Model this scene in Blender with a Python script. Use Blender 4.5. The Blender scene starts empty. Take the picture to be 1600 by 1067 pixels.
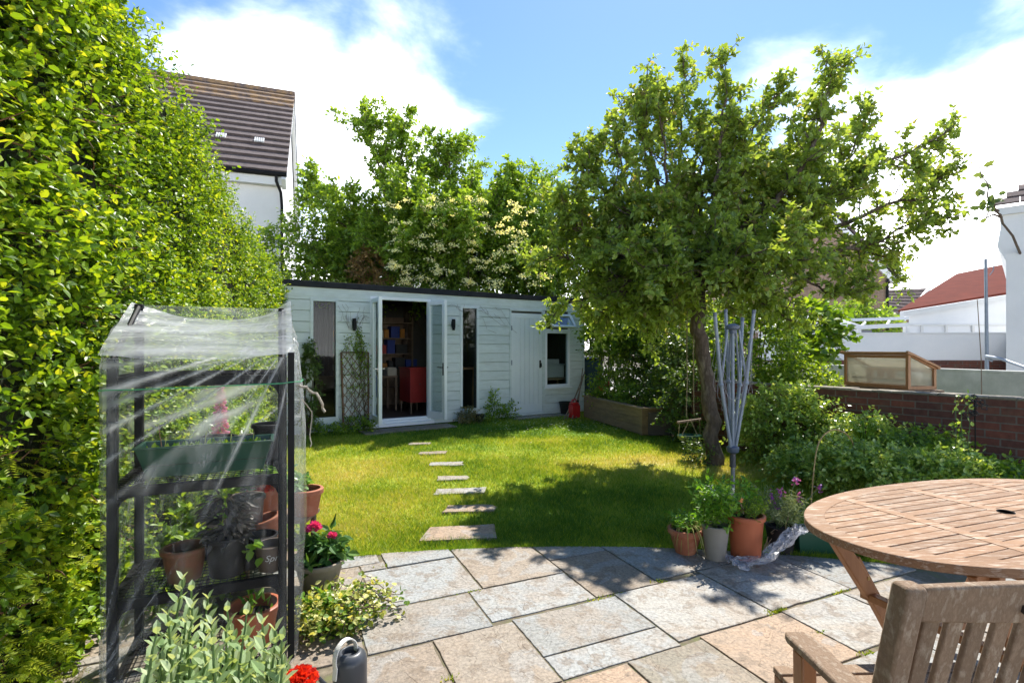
import bpy, math, random
import numpy as np
from mathutils import Matrix, Vector
R = math.radians
rng = np.random.default_rng(7)
random.seed(7)
scene = bpy.context.scene
COL = scene.collection

# ------------------------------------------------------------------ camera, sky, sun, exposure
FPX, HZ, CH = 813.0, 545.0, 1.38
cam_d = bpy.data.cameras.new('camera'); cam = bpy.data.objects.new('camera', cam_d); COL.objects.link(cam)
cam.location = (0, 0, CH); cam.rotation_euler = (R(90), 0, 0)
cam_d.sensor_width = 36; cam_d.lens = FPX / 1600 * 36
cam_d.shift_y = (HZ - 533.5) / 1600
cam_d.clip_start = .02; cam_d.clip_end = 2000
scene.camera = cam
SUN_EL, SUN_AZ = 56.0, 20.0          # degrees above the horizon, degrees right of the view direction
world = bpy.data.worlds.new("World"); scene.world = world; world.use_nodes = True
wt = world.node_tree; wn = wt.nodes; wl = wt.links
wn.clear()
wout = wn.new('ShaderNodeOutputWorld'); wbg = wn.new('ShaderNodeBackground')
sky = wn.new('ShaderNodeTexSky'); sky.sky_type = 'NISHITA'; sky.sun_disc = False
sky.sun_elevation = R(SUN_EL); sky.sun_rotation = R(SUN_AZ); sky.air_density = 1.0; sky.dust_density = .15; sky.ozone_density = 1.3
wbg.inputs['Strength'].default_value = 0.06
def wmath(op, a, b=None, clamp=False):
    n = wn.new('ShaderNodeMath'); n.operation = op; n.use_clamp = clamp
    for i, x in enumerate((a, b)):
        if x is None: continue
        if isinstance(x, (int, float)): n.inputs[i].default_value = x
        else: wl.new(x, n.inputs[i])
    return n.outputs[0]
wtc = wn.new('ShaderNodeTexCoord')
wno = wn.new('ShaderNodeTexNoise'); wno.inputs['Scale'].default_value = 3.2; wno.inputs['Detail'].default_value = 9; wno.inputs['Roughness'].default_value = .56; wno.inputs['Distortion'].default_value = .25
wmap = wn.new('ShaderNodeMapping'); wmap.inputs['Scale'].default_value = (1, 1, 2.0); wmap.inputs['Location'].default_value = (.3, .1, .2)
wl.new(wtc.outputs['Generated'], wmap.inputs[0]); wl.new(wmap.outputs[0], wno.inputs['Vector'])
wno2 = wn.new('ShaderNodeTexNoise'); wno2.inputs['Scale'].default_value = 1.3; wno2.inputs['Detail'].default_value = 4
wl.new(wtc.outputs['Generated'], wno2.inputs['Vector'])
sep = wn.new('ShaderNodeSeparateXYZ'); wl.new(wtc.outputs['Generated'], sep.inputs[0])
def cloud_at(px, py, rad, gain):     # a bank of cloud round one direction of the sky
    d = np.array([(px - 800) / FPX, 1, (HZ - py) / FPX]); d /= np.linalg.norm(d)
    n = wn.new('ShaderNodeVectorMath'); n.operation = 'DISTANCE'
    wl.new(wtc.outputs['Generated'], n.inputs[0]); n.inputs[1].default_value = tuple(d)
    m = wmath('SUBTRACT', 1.0, wmath('DIVIDE', n.outputs['Value'], rad), clamp=True)
    return wmath('MULTIPLY', m, gain)
acc = wmath('MULTIPLY', wmath('SUBTRACT', 1.0, wmath('DIVIDE', sep.outputs['Z'], .30), clamp=True), 1.3)   # bright bank low over the horizon
for c in ((390, 140, .27, 1.05), (590, 250, .31, .95), (1450, 380, .34, 1.5), (1300, 230, .22, .7), (100, 200, .4, .6), (-900, 0, .9, .7), (2800, 100, .8, .7)):  # the two widest banks, out of view, are added to fill the shade
    acc = wmath('MAXIMUM', acc, cloud_at(*c))
acc = wmath('ADD', acc, wmath('MULTIPLY', wmath('SUBTRACT', wno.outputs['Fac'], .5), 1.5))
acc = wmath('ADD', acc, wmath('MULTIPLY', wmath('SUBTRACT', wno2.outputs['Fac'], .5), .9))
mr = wn.new('ShaderNodeMapRange'); mr.interpolation_type = 'SMOOTHSTEP'; mr.inputs['From Min'].default_value = .30; mr.inputs['From Max'].default_value = 1.45
wl.new(acc, mr.inputs['Value'])
whs = wn.new('ShaderNodeHueSaturation'); whs.inputs['Saturation'].default_value = 1.15; whs.inputs['Hue'].default_value = .502; wmix = wn.new('ShaderNodeMix'); wmix.data_type = 'RGBA'
wl.new(mr.outputs[0], wmix.inputs['Factor']); wl.new(sky.outputs[0], whs.inputs['Color']); wl.new(whs.outputs[0], wmix.inputs['A']); wmix.inputs['B'].default_value = (29.5, 29.2, 29, 1)
wl.new(wmix.outputs['Result'], wbg.inputs['Color'])
wl.new(wbg.outputs[0], wout.inputs['Surface'])
sun_d = bpy.data.lights.new('sun', 'SUN'); sun_d.energy = 2.45; sun_d.angle = R(.5); sun_d.color = (1, .95, .86)
sun = bpy.data.objects.new('sun', sun_d); COL.objects.link(sun)
sdir = Vector((math.sin(R(SUN_AZ)) * math.cos(R(SUN_EL)), math.cos(R(SUN_AZ)) * math.cos(R(SUN_EL)), math.sin(R(SUN_EL))))
sun.rotation_euler = sdir.to_track_quat('Z', 'Y').to_euler(); sun.location = (3, 6, 12)
scene.view_settings.view_transform = 'Standard'; scene.view_settings.look = 'None'
scene.view_settings.exposure = 1.88; scene.view_settings.gamma = 1
scene.render.engine = 'CYCLES'
scene.cycles.max_bounces = 8; scene.cycles.transparent_max_bounces = 16; scene.cycles.caustics_reflective = False; scene.cycles.caustics_refractive = False

# ------------------------------------------------------------------ helpers
def G(px, py, z=0.0):                 # the point at height z seen at a pixel
    D = (CH - z) * FPX / (py - HZ); return np.array([(px - 800) / FPX * D, D, z])
def P(px, py, D):                     # the point at distance D seen at a pixel
    return np.array([(px - 800) / FPX * D, D, CH + (HZ - py) / FPX * D])
def frame(o, ux, uy):                 # local x along (ux,uy), local y to its left, z up
    l = math.hypot(ux, uy); ux /= l; uy /= l
    M = np.eye(4); M[:3, 0] = (ux, uy, 0); M[:3, 1] = (-uy, ux, 0); M[:3, 3] = (o[0], o[1], o[2] if len(o) > 2 else 0)
    return M
def nrm(a): return a / np.maximum(np.linalg.norm(a, axis=-1, keepdims=True), 1e-9)
def vnoise(p, s, seed=0):             # cheap smooth noise -1..1
    p = np.asarray(p) * s; r = np.random.default_rng(seed); o = 0
    for k in range(6):
        w = r.normal(size=3) * (1 + .45 * k); o = o + np.sin(p @ w + r.uniform(0, 6.3)) / (1 + .3 * k)
    return o / 3.2

class MB:
    def __init__(s, M=None): s.M = M; s.V = []; s.F = {3: [], 4: []}; s.A = []; s.n = 0; s.ng = []
    def add(s, V, F, a=.5):
        V = np.asarray(V, float).reshape(-1, 3)
        if s.M is not None: V = V @ s.M[:3, :3].T + s.M[:3, 3]
        if isinstance(F, np.ndarray): s.F[F.shape[1]].append(F + s.n)
        else:
            for k in (3, 4):
                q = [f for f in F if len(f) == k]
                if q: s.F[k].append(np.array(q) + s.n)
            s.ng += [tuple(i + s.n for i in f) for f in F if len(f) > 4]
        s.V.append(V); s.A.append(np.broadcast_to(np.asarray(a, float), (len(V),)).copy()); s.n += len(V)
        return s
    def box(s, x0, x1, y0, y1, z0, z1, a=.5):
        V = [(x, y, z) for z in (z0, z1) for y in (y0, y1) for x in (x0, x1)]
        return s.add(V, [(0, 2, 3, 1), (4, 5, 7, 6), (0, 1, 5, 4), (2, 6, 7, 3), (0, 4, 6, 2), (1, 3, 7, 5)], a)
    def obox(s, p0, p1, w, h, a=.5, up=(0, 0, 1)):   # a bar from p0 to p1, w wide, h along up
        p0 = np.array(p0, float); p1 = np.array(p1, float); d = nrm(p1 - p0); sd = np.cross(d, up)
        if np.linalg.norm(sd) < 1e-4: sd = np.cross(d, (1, 0, 0))
        sd = nrm(sd); u = np.cross(sd, d)
        V = [p + sd * i * w / 2 + u * j * h / 2 for p in (p0, p1) for i, j in ((-1, -1), (1, -1), (1, 1), (-1, 1))]
        return s.add(V, [(0, 1, 2, 3), (7, 6, 5, 4), (0, 4, 5, 1), (1, 5, 6, 2), (2, 6, 7, 3), (3, 7, 4, 0)], a)
    def tube(s, pts, r, n=8, a=.5, cap=True):
        pts = np.array(pts, float); k = len(pts); r = np.broadcast_to(np.asarray(r, float), (k,))
        T = nrm(np.gradient(pts, axis=0)); ref = np.array([0, 0, 1.]) if abs(T[0][2]) < .9 else np.array([1., 0, 0])
        x = nrm(np.cross(T[0], ref)); V = []
        for i in range(k):
            x = nrm(x - T[i] * (x @ T[i])); y = np.cross(T[i], x)
            th = np.arange(n) * 2 * math.pi / n
            V.append(pts[i] + r[i] * (np.outer(np.cos(th), x) + np.outer(np.sin(th), y)))
        F = [(i * n + j, i * n + (j + 1) % n, (i + 1) * n + (j + 1) % n, (i + 1) * n + j) for i in range(k - 1) for j in range(n)]
        if cap: F += [tuple(range(n))[::-1], tuple((k - 1) * n + j for j in range(n))]
        return s.add(np.concatenate(V), F, a)
    def lathe(s, prof, c=(0, 0, 0), n=24, a=.5, sx=1, sy=1):
        th = np.arange(n) * 2 * math.pi / n; V = []
        for r, z in prof: V.append(np.stack([c[0] + r * sx * np.cos(th), c[1] + r * sy * np.sin(th), np.full(n, c[2] + z)], 1))
        k = len(prof)
        F = [(i * n + j, i * n + (j + 1) % n, (i + 1) * n + (j + 1) % n, (i + 1) * n + j) for i in range(k - 1) for j in range(n)]
        F += [tuple(range(n))[::-1], tuple((k - 1) * n + j for j in range(n))]
        return s.add(np.concatenate(V), F, a)
    def prism(s, poly, z0, z1, a=.5):
        n = len(poly); V = [(x, y, z0) for x, y in poly] + [(x, y, z1) for x, y in poly]
        F = [tuple(range(n))[::-1], tuple(range(n, 2 * n))] + [(i, (i + 1) % n, n + (i + 1) % n, n + i) for i in range(n)]
        return s.add(V, F, a)
    def prism_dir(s, poly, y0, dx, dy, a=.5):  # polygon in x,z at y0 pulled along (dx,dy)
        n = len(poly); V = [(x, y0, z) for x, z in poly] + [(x + dx, y0 + dy, z) for x, z in poly]
        F = [tuple(range(n)), tuple(range(n, 2 * n))[::-1]] + [(i, n + i, n + (i + 1) % n, (i + 1) % n) for i in range(n)]
        return s.add(V, F, a)
    def prism_y(s, poly, y0, y1, a=.5):  # polygon in x,z pulled along y
        n = len(poly); V = [(x, y0, z) for x, z in poly] + [(x, y1, z) for x, z in poly]
        F = [tuple(range(n)), tuple(range(n, 2 * n))[::-1]] + [(i, n + i, n + (i + 1) % n, (i + 1) % n) for i in range(n)]
        return s.add(V, F, a)
    def slab(s, pts, t, a=.5):           # a flat sheet through 3-D points given thickness t along its normal
        p = np.array(pts, float); nn = nrm(np.cross(p[1] - p[0], p[2] - p[0])); n = len(p)
        F = [tuple(range(n)), tuple(range(n, 2 * n))[::-1]] + [(i, n + i, n + (i + 1) % n, (i + 1) % n) for i in range(n)]
        return s.add(np.concatenate([p, p - nn * t]), F, a)
    def ball(s, c, r, n=10, a=.5, sz=1):
        return s.lathe([(r * math.sin(math.pi * (i + .02) / (n - .96)) , -r * sz * math.cos(math.pi * (i + .02) / (n - .96))) for i in range(n)], c, n + 4, a)
    def build(s, name, mat, parent=None, smooth=False, bevel=0, solid=0, flat=False):
        flat = flat or name in ('foliage', 'blossom', 'crown')
        V = np.concatenate(s.V) if s.V else np.zeros((0, 3)); root = parent
        while root is not None and root.parent is not None: root = root.parent
        if root is not None: V = V - np.array(root.location)
        me = bpy.data.meshes.new(name); me.vertices.add(len(V)); me.vertices.foreach_set('co', V.astype(np.float32).ravel())
        tr = np.concatenate(s.F[3]) if s.F[3] else np.zeros((0, 3), int); qd = np.concatenate(s.F[4]) if s.F[4] else np.zeros((0, 4), int)
        ngi = np.array([i for f in s.ng for i in f], int); ngl = np.array([len(f) for f in s.ng], int)
        idx = np.concatenate([tr.ravel(), qd.ravel(), ngi]); tot = np.concatenate([np.full(len(tr), 3), np.full(len(qd), 4), ngl]).astype(int)
        me.loops.add(len(idx)); me.loops.foreach_set('vertex_index', idx.astype(np.int32))
        me.polygons.add(len(tot)); me.polygons.foreach_set('loop_start', np.concatenate([[0], np.cumsum(tot)[:-1]]).astype(np.int32))
        me.update(calc_edges=True)
        at = me.attributes.new('v', 'FLOAT', 'POINT'); at.data.foreach_set('value', np.concatenate(s.A).astype(np.float32))
        if len(tot) < 60000 and not flat:
            me.polygons.foreach_set('use_smooth', np.ones(len(tot), bool)); me.set_sharp_from_angle(angle=R(38 if not smooth else 80))
        else: me.polygons.foreach_set('use_smooth', np.zeros(len(tot), bool))
        me.materials.append(mat)
        me.validate()
        o = bpy.data.objects.new(name, me); COL.objects.link(o); o.parent = parent
        if solid:
            m = o.modifiers.new('s', 'SOLIDIFY'); m.thickness = solid
        if bevel:
            m = o.modifiers.new('b', 'BEVEL'); m.width = bevel; m.segments = 2; m.limit_method = 'ANGLE'; m.angle_limit = R(40)
        return o

def thing(name, label, cat, loc, group=None, kind=None):
    o = bpy.data.objects.new(name, None); COL.objects.link(o); o.location = tuple(float(x) for x in (list(loc) + [0])[:3]); o.empty_display_size = .1
    return tag(o, label, cat, group, kind)
def tag(o, label=None, cat=None, group=None, kind=None):
    if label: o['label'] = label
    if cat: o['category'] = cat
    if group: o['group'] = group
    if kind: o['kind'] = kind
    return o
def copy_thing(root, loc, rotz=None, label=None):
    r = root.copy(); COL.objects.link(r); r.location = loc
    if rotz is not None: r.rotation_euler = (0, 0, rotz)
    if label: r['label'] = label
    for ch in list(root.children):
        c = ch.copy(); COL.objects.link(c); c.parent = r
        for g in ch.children:
            d = g.copy(); COL.objects.link(d); d.parent = c
    return r

# ------------------------------------------------------------------ materials
def newmat(name):
    m = bpy.data.materials.new(name); m.use_nodes = True; t = m.node_tree
    return m, t, t.nodes['Principled BSDF'], t.nodes['Material Output']
def noise_n(t, scale, detail=6, rough=.6, stretch=(1, 1, 1), coord='Object', rot=(0, 0, 0), dist=0):
    tc = t.nodes.new('ShaderNodeTexCoord'); mp = t.nodes.new('ShaderNodeMapping'); mp.inputs['Scale'].default_value = stretch; mp.inputs['Rotation'].default_value = rot
    n = t.nodes.new('ShaderNodeTexNoise'); n.inputs['Scale'].default_value = scale; n.inputs['Detail'].default_value = detail; n.inputs['Roughness'].default_value = rough; n.inputs['Distortion'].default_value = dist
    t.links.new(tc.outputs[coord], mp.inputs[0]); t.links.new(mp.outputs[0], n.inputs['Vector']); return n.outputs['Fac']
def ramp_n(t, fac, stops):
    r = t.nodes.new('ShaderNodeValToRGB'); t.links.new(fac, r.inputs[0]); e = r.color_ramp.elements
    while len(e) < len(stops): e.new(.5)
    for i, (p, c) in enumerate(stops):
        e[i].position = p; e[i].color = (*c, 1) if len(c) == 3 else c
    return r.outputs[0]
def mix_n(t, fac, a, b, mode='MIX'):
    m = t.nodes.new('ShaderNodeMix'); m.data_type = 'RGBA'; m.blend_type = mode
    for k, x in (('Factor', fac), ('A', a), ('B', b)):
        if isinstance(x, (int, float)): m.inputs[k].default_value = x
        elif isinstance(x, tuple): m.inputs[k].default_value = (*x, 1)
        else: t.links.new(x, m.inputs[k])
    return m.outputs['Result']
def math_n(t, op, a, b=0.0, clamp=False):
    n = t.nodes.new('ShaderNodeMath'); n.operation = op; n.use_clamp = clamp
    for i, x in enumerate((a, b)):
        if isinstance(x, (int, float)): n.inputs[i].default_value = x
        else: t.links.new(x, n.inputs[i])
    return n.outputs[0]
def bump_n(t, bs, h, strength, dist=.01):
    b = t.nodes.new('ShaderNodeBump'); b.inputs['Strength'].default_value = strength; b.inputs['Distance'].default_value = dist
    t.links.new(h, b.inputs['Height']); t.links.new(b.outputs[0], bs.inputs['Normal'])
def attr_n(t, name='v'):
    a = t.nodes.new('ShaderNodeAttribute'); a.attribute_name = name; return a.outputs['Fac']
def surf(name, c1, c2=None, scale=8, rough=.6, bump=.3, bscale=None, stretch=(1, 1, 1), metal=0, c3=None, spec=.5, bdist=.004, vary=0):
    m, t, bs, out = newmat(name); c2 = c2 or tuple(x * .75 for x in c1)
    f = noise_n(t, scale, 8, .65, stretch)
    col = ramp_n(t, f, [(.32, c1), (.68, c2)] if c3 is None else [(.3, c1), (.5, c2), (.7, c3)])
    if vary:
        col = mix_n(t, 1.0, col, ramp_n(t, attr_n(t), [(0, (1 - vary,) * 3), (1, (1 + vary,) * 3)]), 'MULTIPLY')
    t.links.new(col, bs.inputs['Base Color']); bs.inputs['Roughness'].default_value = rough; bs.inputs['Metallic'].default_value = metal
    bs.inputs['Specular IOR Level'].default_value = spec
    if bump: bump_n(t, bs, noise_n(t, bscale or scale * 4, 6, .6, stretch), bump, bdist)
    return m
def leafm(name, cols, tr=.42, rough=.38, gain=1.6, spec=.5):
    m, t, bs, out = newmat(name)
    col = ramp_n(t, attr_n(t), [(i / (len(cols) - 1), c) for i, c in enumerate(cols)])
    t.links.new(col, bs.inputs['Base Color']); bs.inputs['Roughness'].default_value = rough; bs.inputs['Specular IOR Level'].default_value = spec
    tl = t.nodes.new('ShaderNodeBsdfTranslucent')
    t.links.new(mix_n(t, 1.0, col, (gain * 1.35, gain * 1.15, gain * .45), 'MULTIPLY'), tl.inputs['Color'])
    mx = t.nodes.new('ShaderNodeMixShader'); mx.inputs[0].default_value = tr
    t.links.new(bs.outputs[0], mx.inputs[1]); t.links.new(tl.outputs[0], mx.inputs[2]); t.links.new(mx.outputs[0], out.inputs['Surface'])
    return m
def glassm(name, tint=(.85, .9, .9), refl=.9):
    m, t, bs, out = newmat(name); t.nodes.remove(bs)
    tr = t.nodes.new('ShaderNodeBsdfTransparent'); tr.inputs[0].default_value = (*tint, 1)
    gl = t.nodes.new('ShaderNodeBsdfGlossy'); gl.inputs['Roughness'].default_value = .02
    fr = t.nodes.new('ShaderNodeFresnel'); fr.inputs['IOR'].default_value = 1.5
    mx = t.nodes.new('ShaderNodeMixShader'); t.links.new(math_n(t, 'MULTIPLY', fr.outputs[0], refl * 1.6, True), mx.inputs[0])
    t.links.new(tr.outputs[0], mx.inputs[1]); t.links.new(gl.outputs[0], mx.inputs[2]); t.links.new(mx.outputs[0], out.inputs['Surface'])
    return m

M_white = surf('white_paint', (.62, .65, .68), (.55, .59, .62), 3, .45, .15, 30)
M_pvc = surf('white_plastic_frame', (.83, .85, .88), (.79, .81, .84), 2, .3, 0)
M_clad = surf('pale_grey_clad', (.68, .73, .73), (.60, .66, .665), 3.5, .55, .35, 14, (1, 1, 5), c3=(.53, .575, .56), vary=.07)
M_door = surf('pale_door_paint', (.72, .76, .78), (.66, .71, .73), 3, .45, .15, 30)
M_black = surf('black_plastic', (.008, .008, .009), (.016, .016, .017), 12, .5, .2, 60, spec=.12)
M_felt = surf('black_roof_edge', (.02, .021, .024), (.035, .035, .04), 6, .7, .3, spec=.12)
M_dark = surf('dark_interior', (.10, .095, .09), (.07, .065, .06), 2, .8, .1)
M_render = surf('white_render', (.78, .78, .77), (.71, .71, .70), 1.5, .85, .6, 60, bdist=.006)
M_glass = glassm('window_glass', refl=.2)
M_grey_metal = surf('grey_metal', (.27, .31, .36), (.21, .245, .29), 20, .5, .05, metal=.2, spec=.3)
M_steel = surf('bright_steel', (.6, .6, .6), (.5, .5, .5), 20, .25, 0, metal=1)
M_terra = surf('terracotta', (.42, .15, .075), (.33, .11, .055), 9, .75, .4, 40, c3=(.46, .22, .13))
M_terra_b = surf('orange_terracotta_plastic', (.46, .13, .055), (.40, .105, .045), 7, .5, .15, 40)
M_greypot = surf('grey_pot', (.27, .26, .235), (.23, .22, .20), 10, .6, .2)
M_brownpot = surf('brown_pot', (.13, .095, .075), (.10, .07, .055), 10, .5, .2)
M_blackpot = surf('black_pot', (.014, .014, .016), (.028, .026, .026), 14, .5, .2, spec=.2)
M_greenpl = surf('green_plastic', (.010, .06, .038), (.014, .075, .045), 6, .35, .1)
M_soil = surf('soil', (.05, .033, .022), (.02, .014, .01), 40, .95, 1, 90, bdist=.02)
M_stonepot = surf('stone_pot', (.26, .22, .16), (.19, .16, .12), 9, .8, .5, 40)
M_bark = surf('bark', (.19, .14, .10), (.07, .05, .038), 9, .9, 1, 30, (1, 1, .35), c3=(.24, .20, .15), bdist=.03)
M_twig = surf('twig', (.13, .09, .06), (.07, .05, .035), 20, .8, .3)
M_greenstem = surf('green_stem', (.10, .17, .04), (.07, .13, .03), 20, .6, .1)
M_teak = surf('teak', (.33, .20, .115), (.25, .14, .075), 8, .65, .5, 40, (1.6, 11, 11), c3=(.56, .46, .36), vary=.16, spec=.25)
M_teakleg = surf('teak_leg', (.36, .165, .07), (.26, .11, .045), 6, .5, .25, 30, (4, 4, 1))
M_greywood = surf('weathered_teak', (.29, .21, .145), (.20, .135, .088), 26, .8, .7, 90, (2.5, 1.5, 1), c3=(.37, .30, .225), vary=.2, spec=.2)
M_timber = surf('sleeper_timber', (.30, .20, .11), (.19, .125, .07), 4, .85, .6, 30, (1, 1, 7), vary=.1)
M_oldwood = surf('old_wood', (.25, .18, .12), (.16, .11, .075), 9, .8, .4, 40)
M_cedar = surf('cedar', (.42, .22, .10), (.33, .16, .07), 6, .6, .3, 30, (3, 3, 1))
M_tile = surf('roof_tile', (.135, .105, .10), (.09, .072, .072), 5, .9, .5, 40, c3=(.18, .13, .11), vary=.2, spec=.2)
M_tilered = surf('red_roof_tile', (.15, .035, .022), (.11, .027, .018), 3, .9, .5, 30, spec=.1)
M_conc = surf('concrete', (.62, .61, .57), (.44, .44, .40), 1.6, .9, .5, 40, c3=(.66, .65, .61))
M_ground = surf('earth', (.10, .075, .04), (.06, .05, .03), 3, .95, .8, 30)
M_red = surf('red_plastic', (.5, .02, .02), (.42, .015, .015), 6, .35, 0)
M_canvas = surf('grey_canvas', (.5, .52, .54), (.44, .46, .48), 3, .8, .2)
M_rope = surf('rope', (.30, .25, .15), (.22, .18, .11), 40, .9, .5)

# ------------------------------------------------------------------ leaves
T_OV = np.array([(0, 0, 0), (.30, .28, .07), (.27, .66, .05), (0, 1, -.08), (-.27, .66, .05), (-.30, .28, .07)])
F_OV = np.array([(0, 1, 2, 3), (0, 3, 4, 5)])
T_DI = np.array([(0, 0, 0), (.33, .45, .07), (0, 1, -.08), (-.33, .45, .07)])
F_DI = np.array([(0, 1, 2), (0, 2, 3)])
def leaves(mb, Pp, D, N, L, v, W=1.0, shape='ov'):
    T, F = (T_OV, F_OV) if shape == 'ov' else (T_DI, F_DI)
    D = nrm(D); S = nrm(np.cross(D, N)); U = np.cross(S, D); L = np.broadcast_to(np.asarray(L, float), (len(Pp),))[:, None, None]
    W = np.broadcast_to(np.asarray(W, float), (len(Pp),))[:, None, None]
    V = Pp[:, None, :] + L * (T[None, :, 0:1] * W * S[:, None, :] + T[None, :, 1:2] * D[:, None, :] + T[None, :, 2:3] * U[:, None, :])
    k = len(T); FF = (F[None] + (np.arange(len(Pp)) * k)[:, None, None]).reshape(-1, F.shape[1])
    mb.add(V.reshape(-1, 3), FF, np.repeat(np.clip(np.broadcast_to(np.asarray(v, float), (len(Pp),)), 0, 1), k))
def twigs(lm, sm, S, D, Ln, nl, L, vbase=.5, vvar=.25, droop=.25, W=1.0, shape='ov', spread=.9, stem_r=.0025, stems=True, r=rng):
    """a twig from each start S along D, nl leaves on each; lm takes leaves, sm takes stems"""
    n = len(S); D = nrm(D); Ln = np.broadcast_to(np.asarray(Ln, float), (n,))
    vb = np.broadcast_to(np.asarray(vbase, float), (n,))
    grav = np.array([0, 0, -1.])
    ang0 = r.uniform(0, 6.28, n)
    ref = nrm(np.cross(D, nrm(r.normal(size=(n, 3)))))
    ref2 = np.cross(D, ref)
    for k in range(nl):
        t = (k + r.uniform(.1, .9, n)) / nl if k < nl - 1 else np.ones(n)
        t = .15 + .85 * t
        pos = S + D * (Ln * t)[:, None] + grav * (droop * Ln * t * t)[:, None]
        a = ang0 + k * 2.4
        out = ref * np.cos(a)[:, None] + ref2 * np.sin(a)[:, None]
        ld = D * .55 + out * spread * (1 if k < nl - 1 else .3) + r.normal(size=(n, 3)) * .25 + grav * .15
        nn = nrm(np.array([0, 0, 1.]) + r.normal(size=(n, 3)) * .55 + D * .2)
        leaves(lm, pos, ld, nn, L * r.uniform(.65, 1.15, n), vb + r.normal(size=n) * vvar, W, shape)
    if stems and sm is not None:
        E = S + D * Ln[:, None] + grav * (droop * Ln)[:, None]; Mi = S + D * (Ln * .5)[:, None] + grav * (droop * .25 * Ln)[:, None]
        th = np.arange(3) * 2.094
        ring = lambda C, rr: C[:, None, :] + rr * (ref[:, None, :] * np.cos(th)[None, :, None] + ref2[:, None, :] * np.sin(th)[None, :, None])
        V = np.concatenate([ring(S, stem_r), ring(Mi, stem_r * .75), ring(E, stem_r * .35)], 1).reshape(-1, 3)
        f = np.array([(b + i, b + (i + 1) % 3, b + 3 + (i + 1) % 3, b + 3 + i) for b in (0, 3) for i in range(3)])
        sm.add(V, (f[None] + (np.arange(n) * 9)[:, None, None]).reshape(-1, 4))
def limb_path(pts, n=14, jit=.03, r=rng):
    pts = np.array(pts, float); m = len(pts); t = np.linspace(0, m - 1, n); out = []
    for x in t:
        i = min(int(x), m - 2); u = x - i
        p0 = pts[max(i - 1, 0)]; p1 = pts[i]; p2 = pts[i + 1]; p3 = pts[min(i + 2, m - 1)]
        out.append(.5 * (2 * p1 + (p2 - p0) * u + (2 * p0 - 5 * p1 + 4 * p2 - p3) * u * u + (3 * p1 - p0 - 3 * p2 + p3) * u ** 3))
    out = np.array(out); out[1:-1] += r.normal(size=(n - 2, 3)) * jit; return out
def bush(name, label, cat, c, rad, ntw, nl, L, mat, stem_mat=None, tw=.28, lump=.25, inner=.5, vb=.5, vv=.25, up=.4, W=1.0, shape='ov', droop=.25, group=None, base=0.0, nstem=7, seed=1, part='foliage', floor=None):
    """a shrub: lumpy crown of leafy twigs over radius rad about c, with stems from its base"""
    r = np.random.default_rng(seed)
    root = thing(name, label, cat, (c[0], c[1], base), group)
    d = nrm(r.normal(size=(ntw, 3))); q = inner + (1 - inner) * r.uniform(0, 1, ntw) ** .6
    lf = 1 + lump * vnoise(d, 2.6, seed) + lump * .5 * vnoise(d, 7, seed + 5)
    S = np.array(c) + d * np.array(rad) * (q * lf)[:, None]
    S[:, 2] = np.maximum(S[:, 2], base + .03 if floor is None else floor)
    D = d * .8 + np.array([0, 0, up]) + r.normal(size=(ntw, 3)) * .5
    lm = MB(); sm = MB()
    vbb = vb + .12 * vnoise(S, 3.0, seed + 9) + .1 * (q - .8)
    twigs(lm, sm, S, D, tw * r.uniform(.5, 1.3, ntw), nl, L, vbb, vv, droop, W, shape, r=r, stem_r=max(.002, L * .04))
    for i in range(nstem):
        e = S[r.integers(ntw)]; b = np.array([c[0] + r.normal() * rad[0] * .15, c[1] + r.normal() * rad[1] * .15, base - .02])
        sm.tube(limb_path([b, (b + e) / 2 + np.array([0, 0, .1 * rad[2]]), e], 8, .02, r), np.linspace(.014, .004, 8) * (rad[2] / 1.0 + .3), 6)
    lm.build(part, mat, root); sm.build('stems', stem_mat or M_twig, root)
    return root, S

# ------------------------------------------------------------------ ground, lawn, patio
g = MB(); g.box(-400, 400, -60, 900, -.30, -.08); tag(g.build('ground', M_ground), kind='structure')
def edge_y(x): return (3.655 - .075 * (x - .45) ** 2) 
def dryness(x, y):
    p = np.stack([x, y, np.zeros_like(x)], 1); v = .28 * vnoise(p, 1.1, 3) + .22 * vnoise(p, 3.1, 4) + .12 * vnoise(p, 9, 8)
    for cx, cy, rx, ry, a in ((1.6, 6.6, 1.3, .7, .68), (-1.9, 6.1, 1.1, .9, .40), (-1.5, 4.6, 1.0, .8, .34), (2.6, 6.0, .8, .5, .6), (.2, 8.0, 1.2, .5, .25), (-.6, 5.2, .5, .9, .2), (-.2, 9.2, 2.0, .9, -.4), (1.2, 4.4, 1.3, .7, -.15)):
        v = v + a * np.exp(-((x - cx) / rx) ** 2 - ((y - cy) / ry) ** 2)
    return np.clip(.33 + .85 * v, 0, 1)
def grassm(name, rough=.6, tr=0.3):
    cols = [(.08, .17, .015), (.19, .30, .028), (.31, .39, .04), (.42, .44, .08), (.50, .45, .19)]
    return leafm(name, cols, tr, rough, 1.5, .25)
M_grass = grassm('grass_blades'); M_lawn = grassm('lawn_turf', .9, .04)
def lawn_ok(x, y):
    ok = (y > edge_y(x) + .0) & (x > -4.3 + 0) & (x < 6.6 - .3 * y * 0)
    # behind the front wall line of the garden room, inside the borders
    s = (x + 2.926) * .848 + (y - 8.768) * .53; d = (x + 2.926) * .53 - (y - 8.768) * .848
    ok &= ~((d < .02) & (s > -2.5) & (s < 5.4))
    ok &= y < 12.2
    return ok
gx, gy = np.meshgrid(np.arange(-5, 9, .08), np.arange(2.6, 13, .08)); xs, ys = gx.ravel(), gy.ravel()
idx = np.arange(len(xs)).reshape(gx.shape)
zz = -.03 + .008 * vnoise(np.stack([xs, ys, 0 * xs], 1), 2.0, 5)
zz[ys < edge_y(xs) - .05] = -.06
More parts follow.
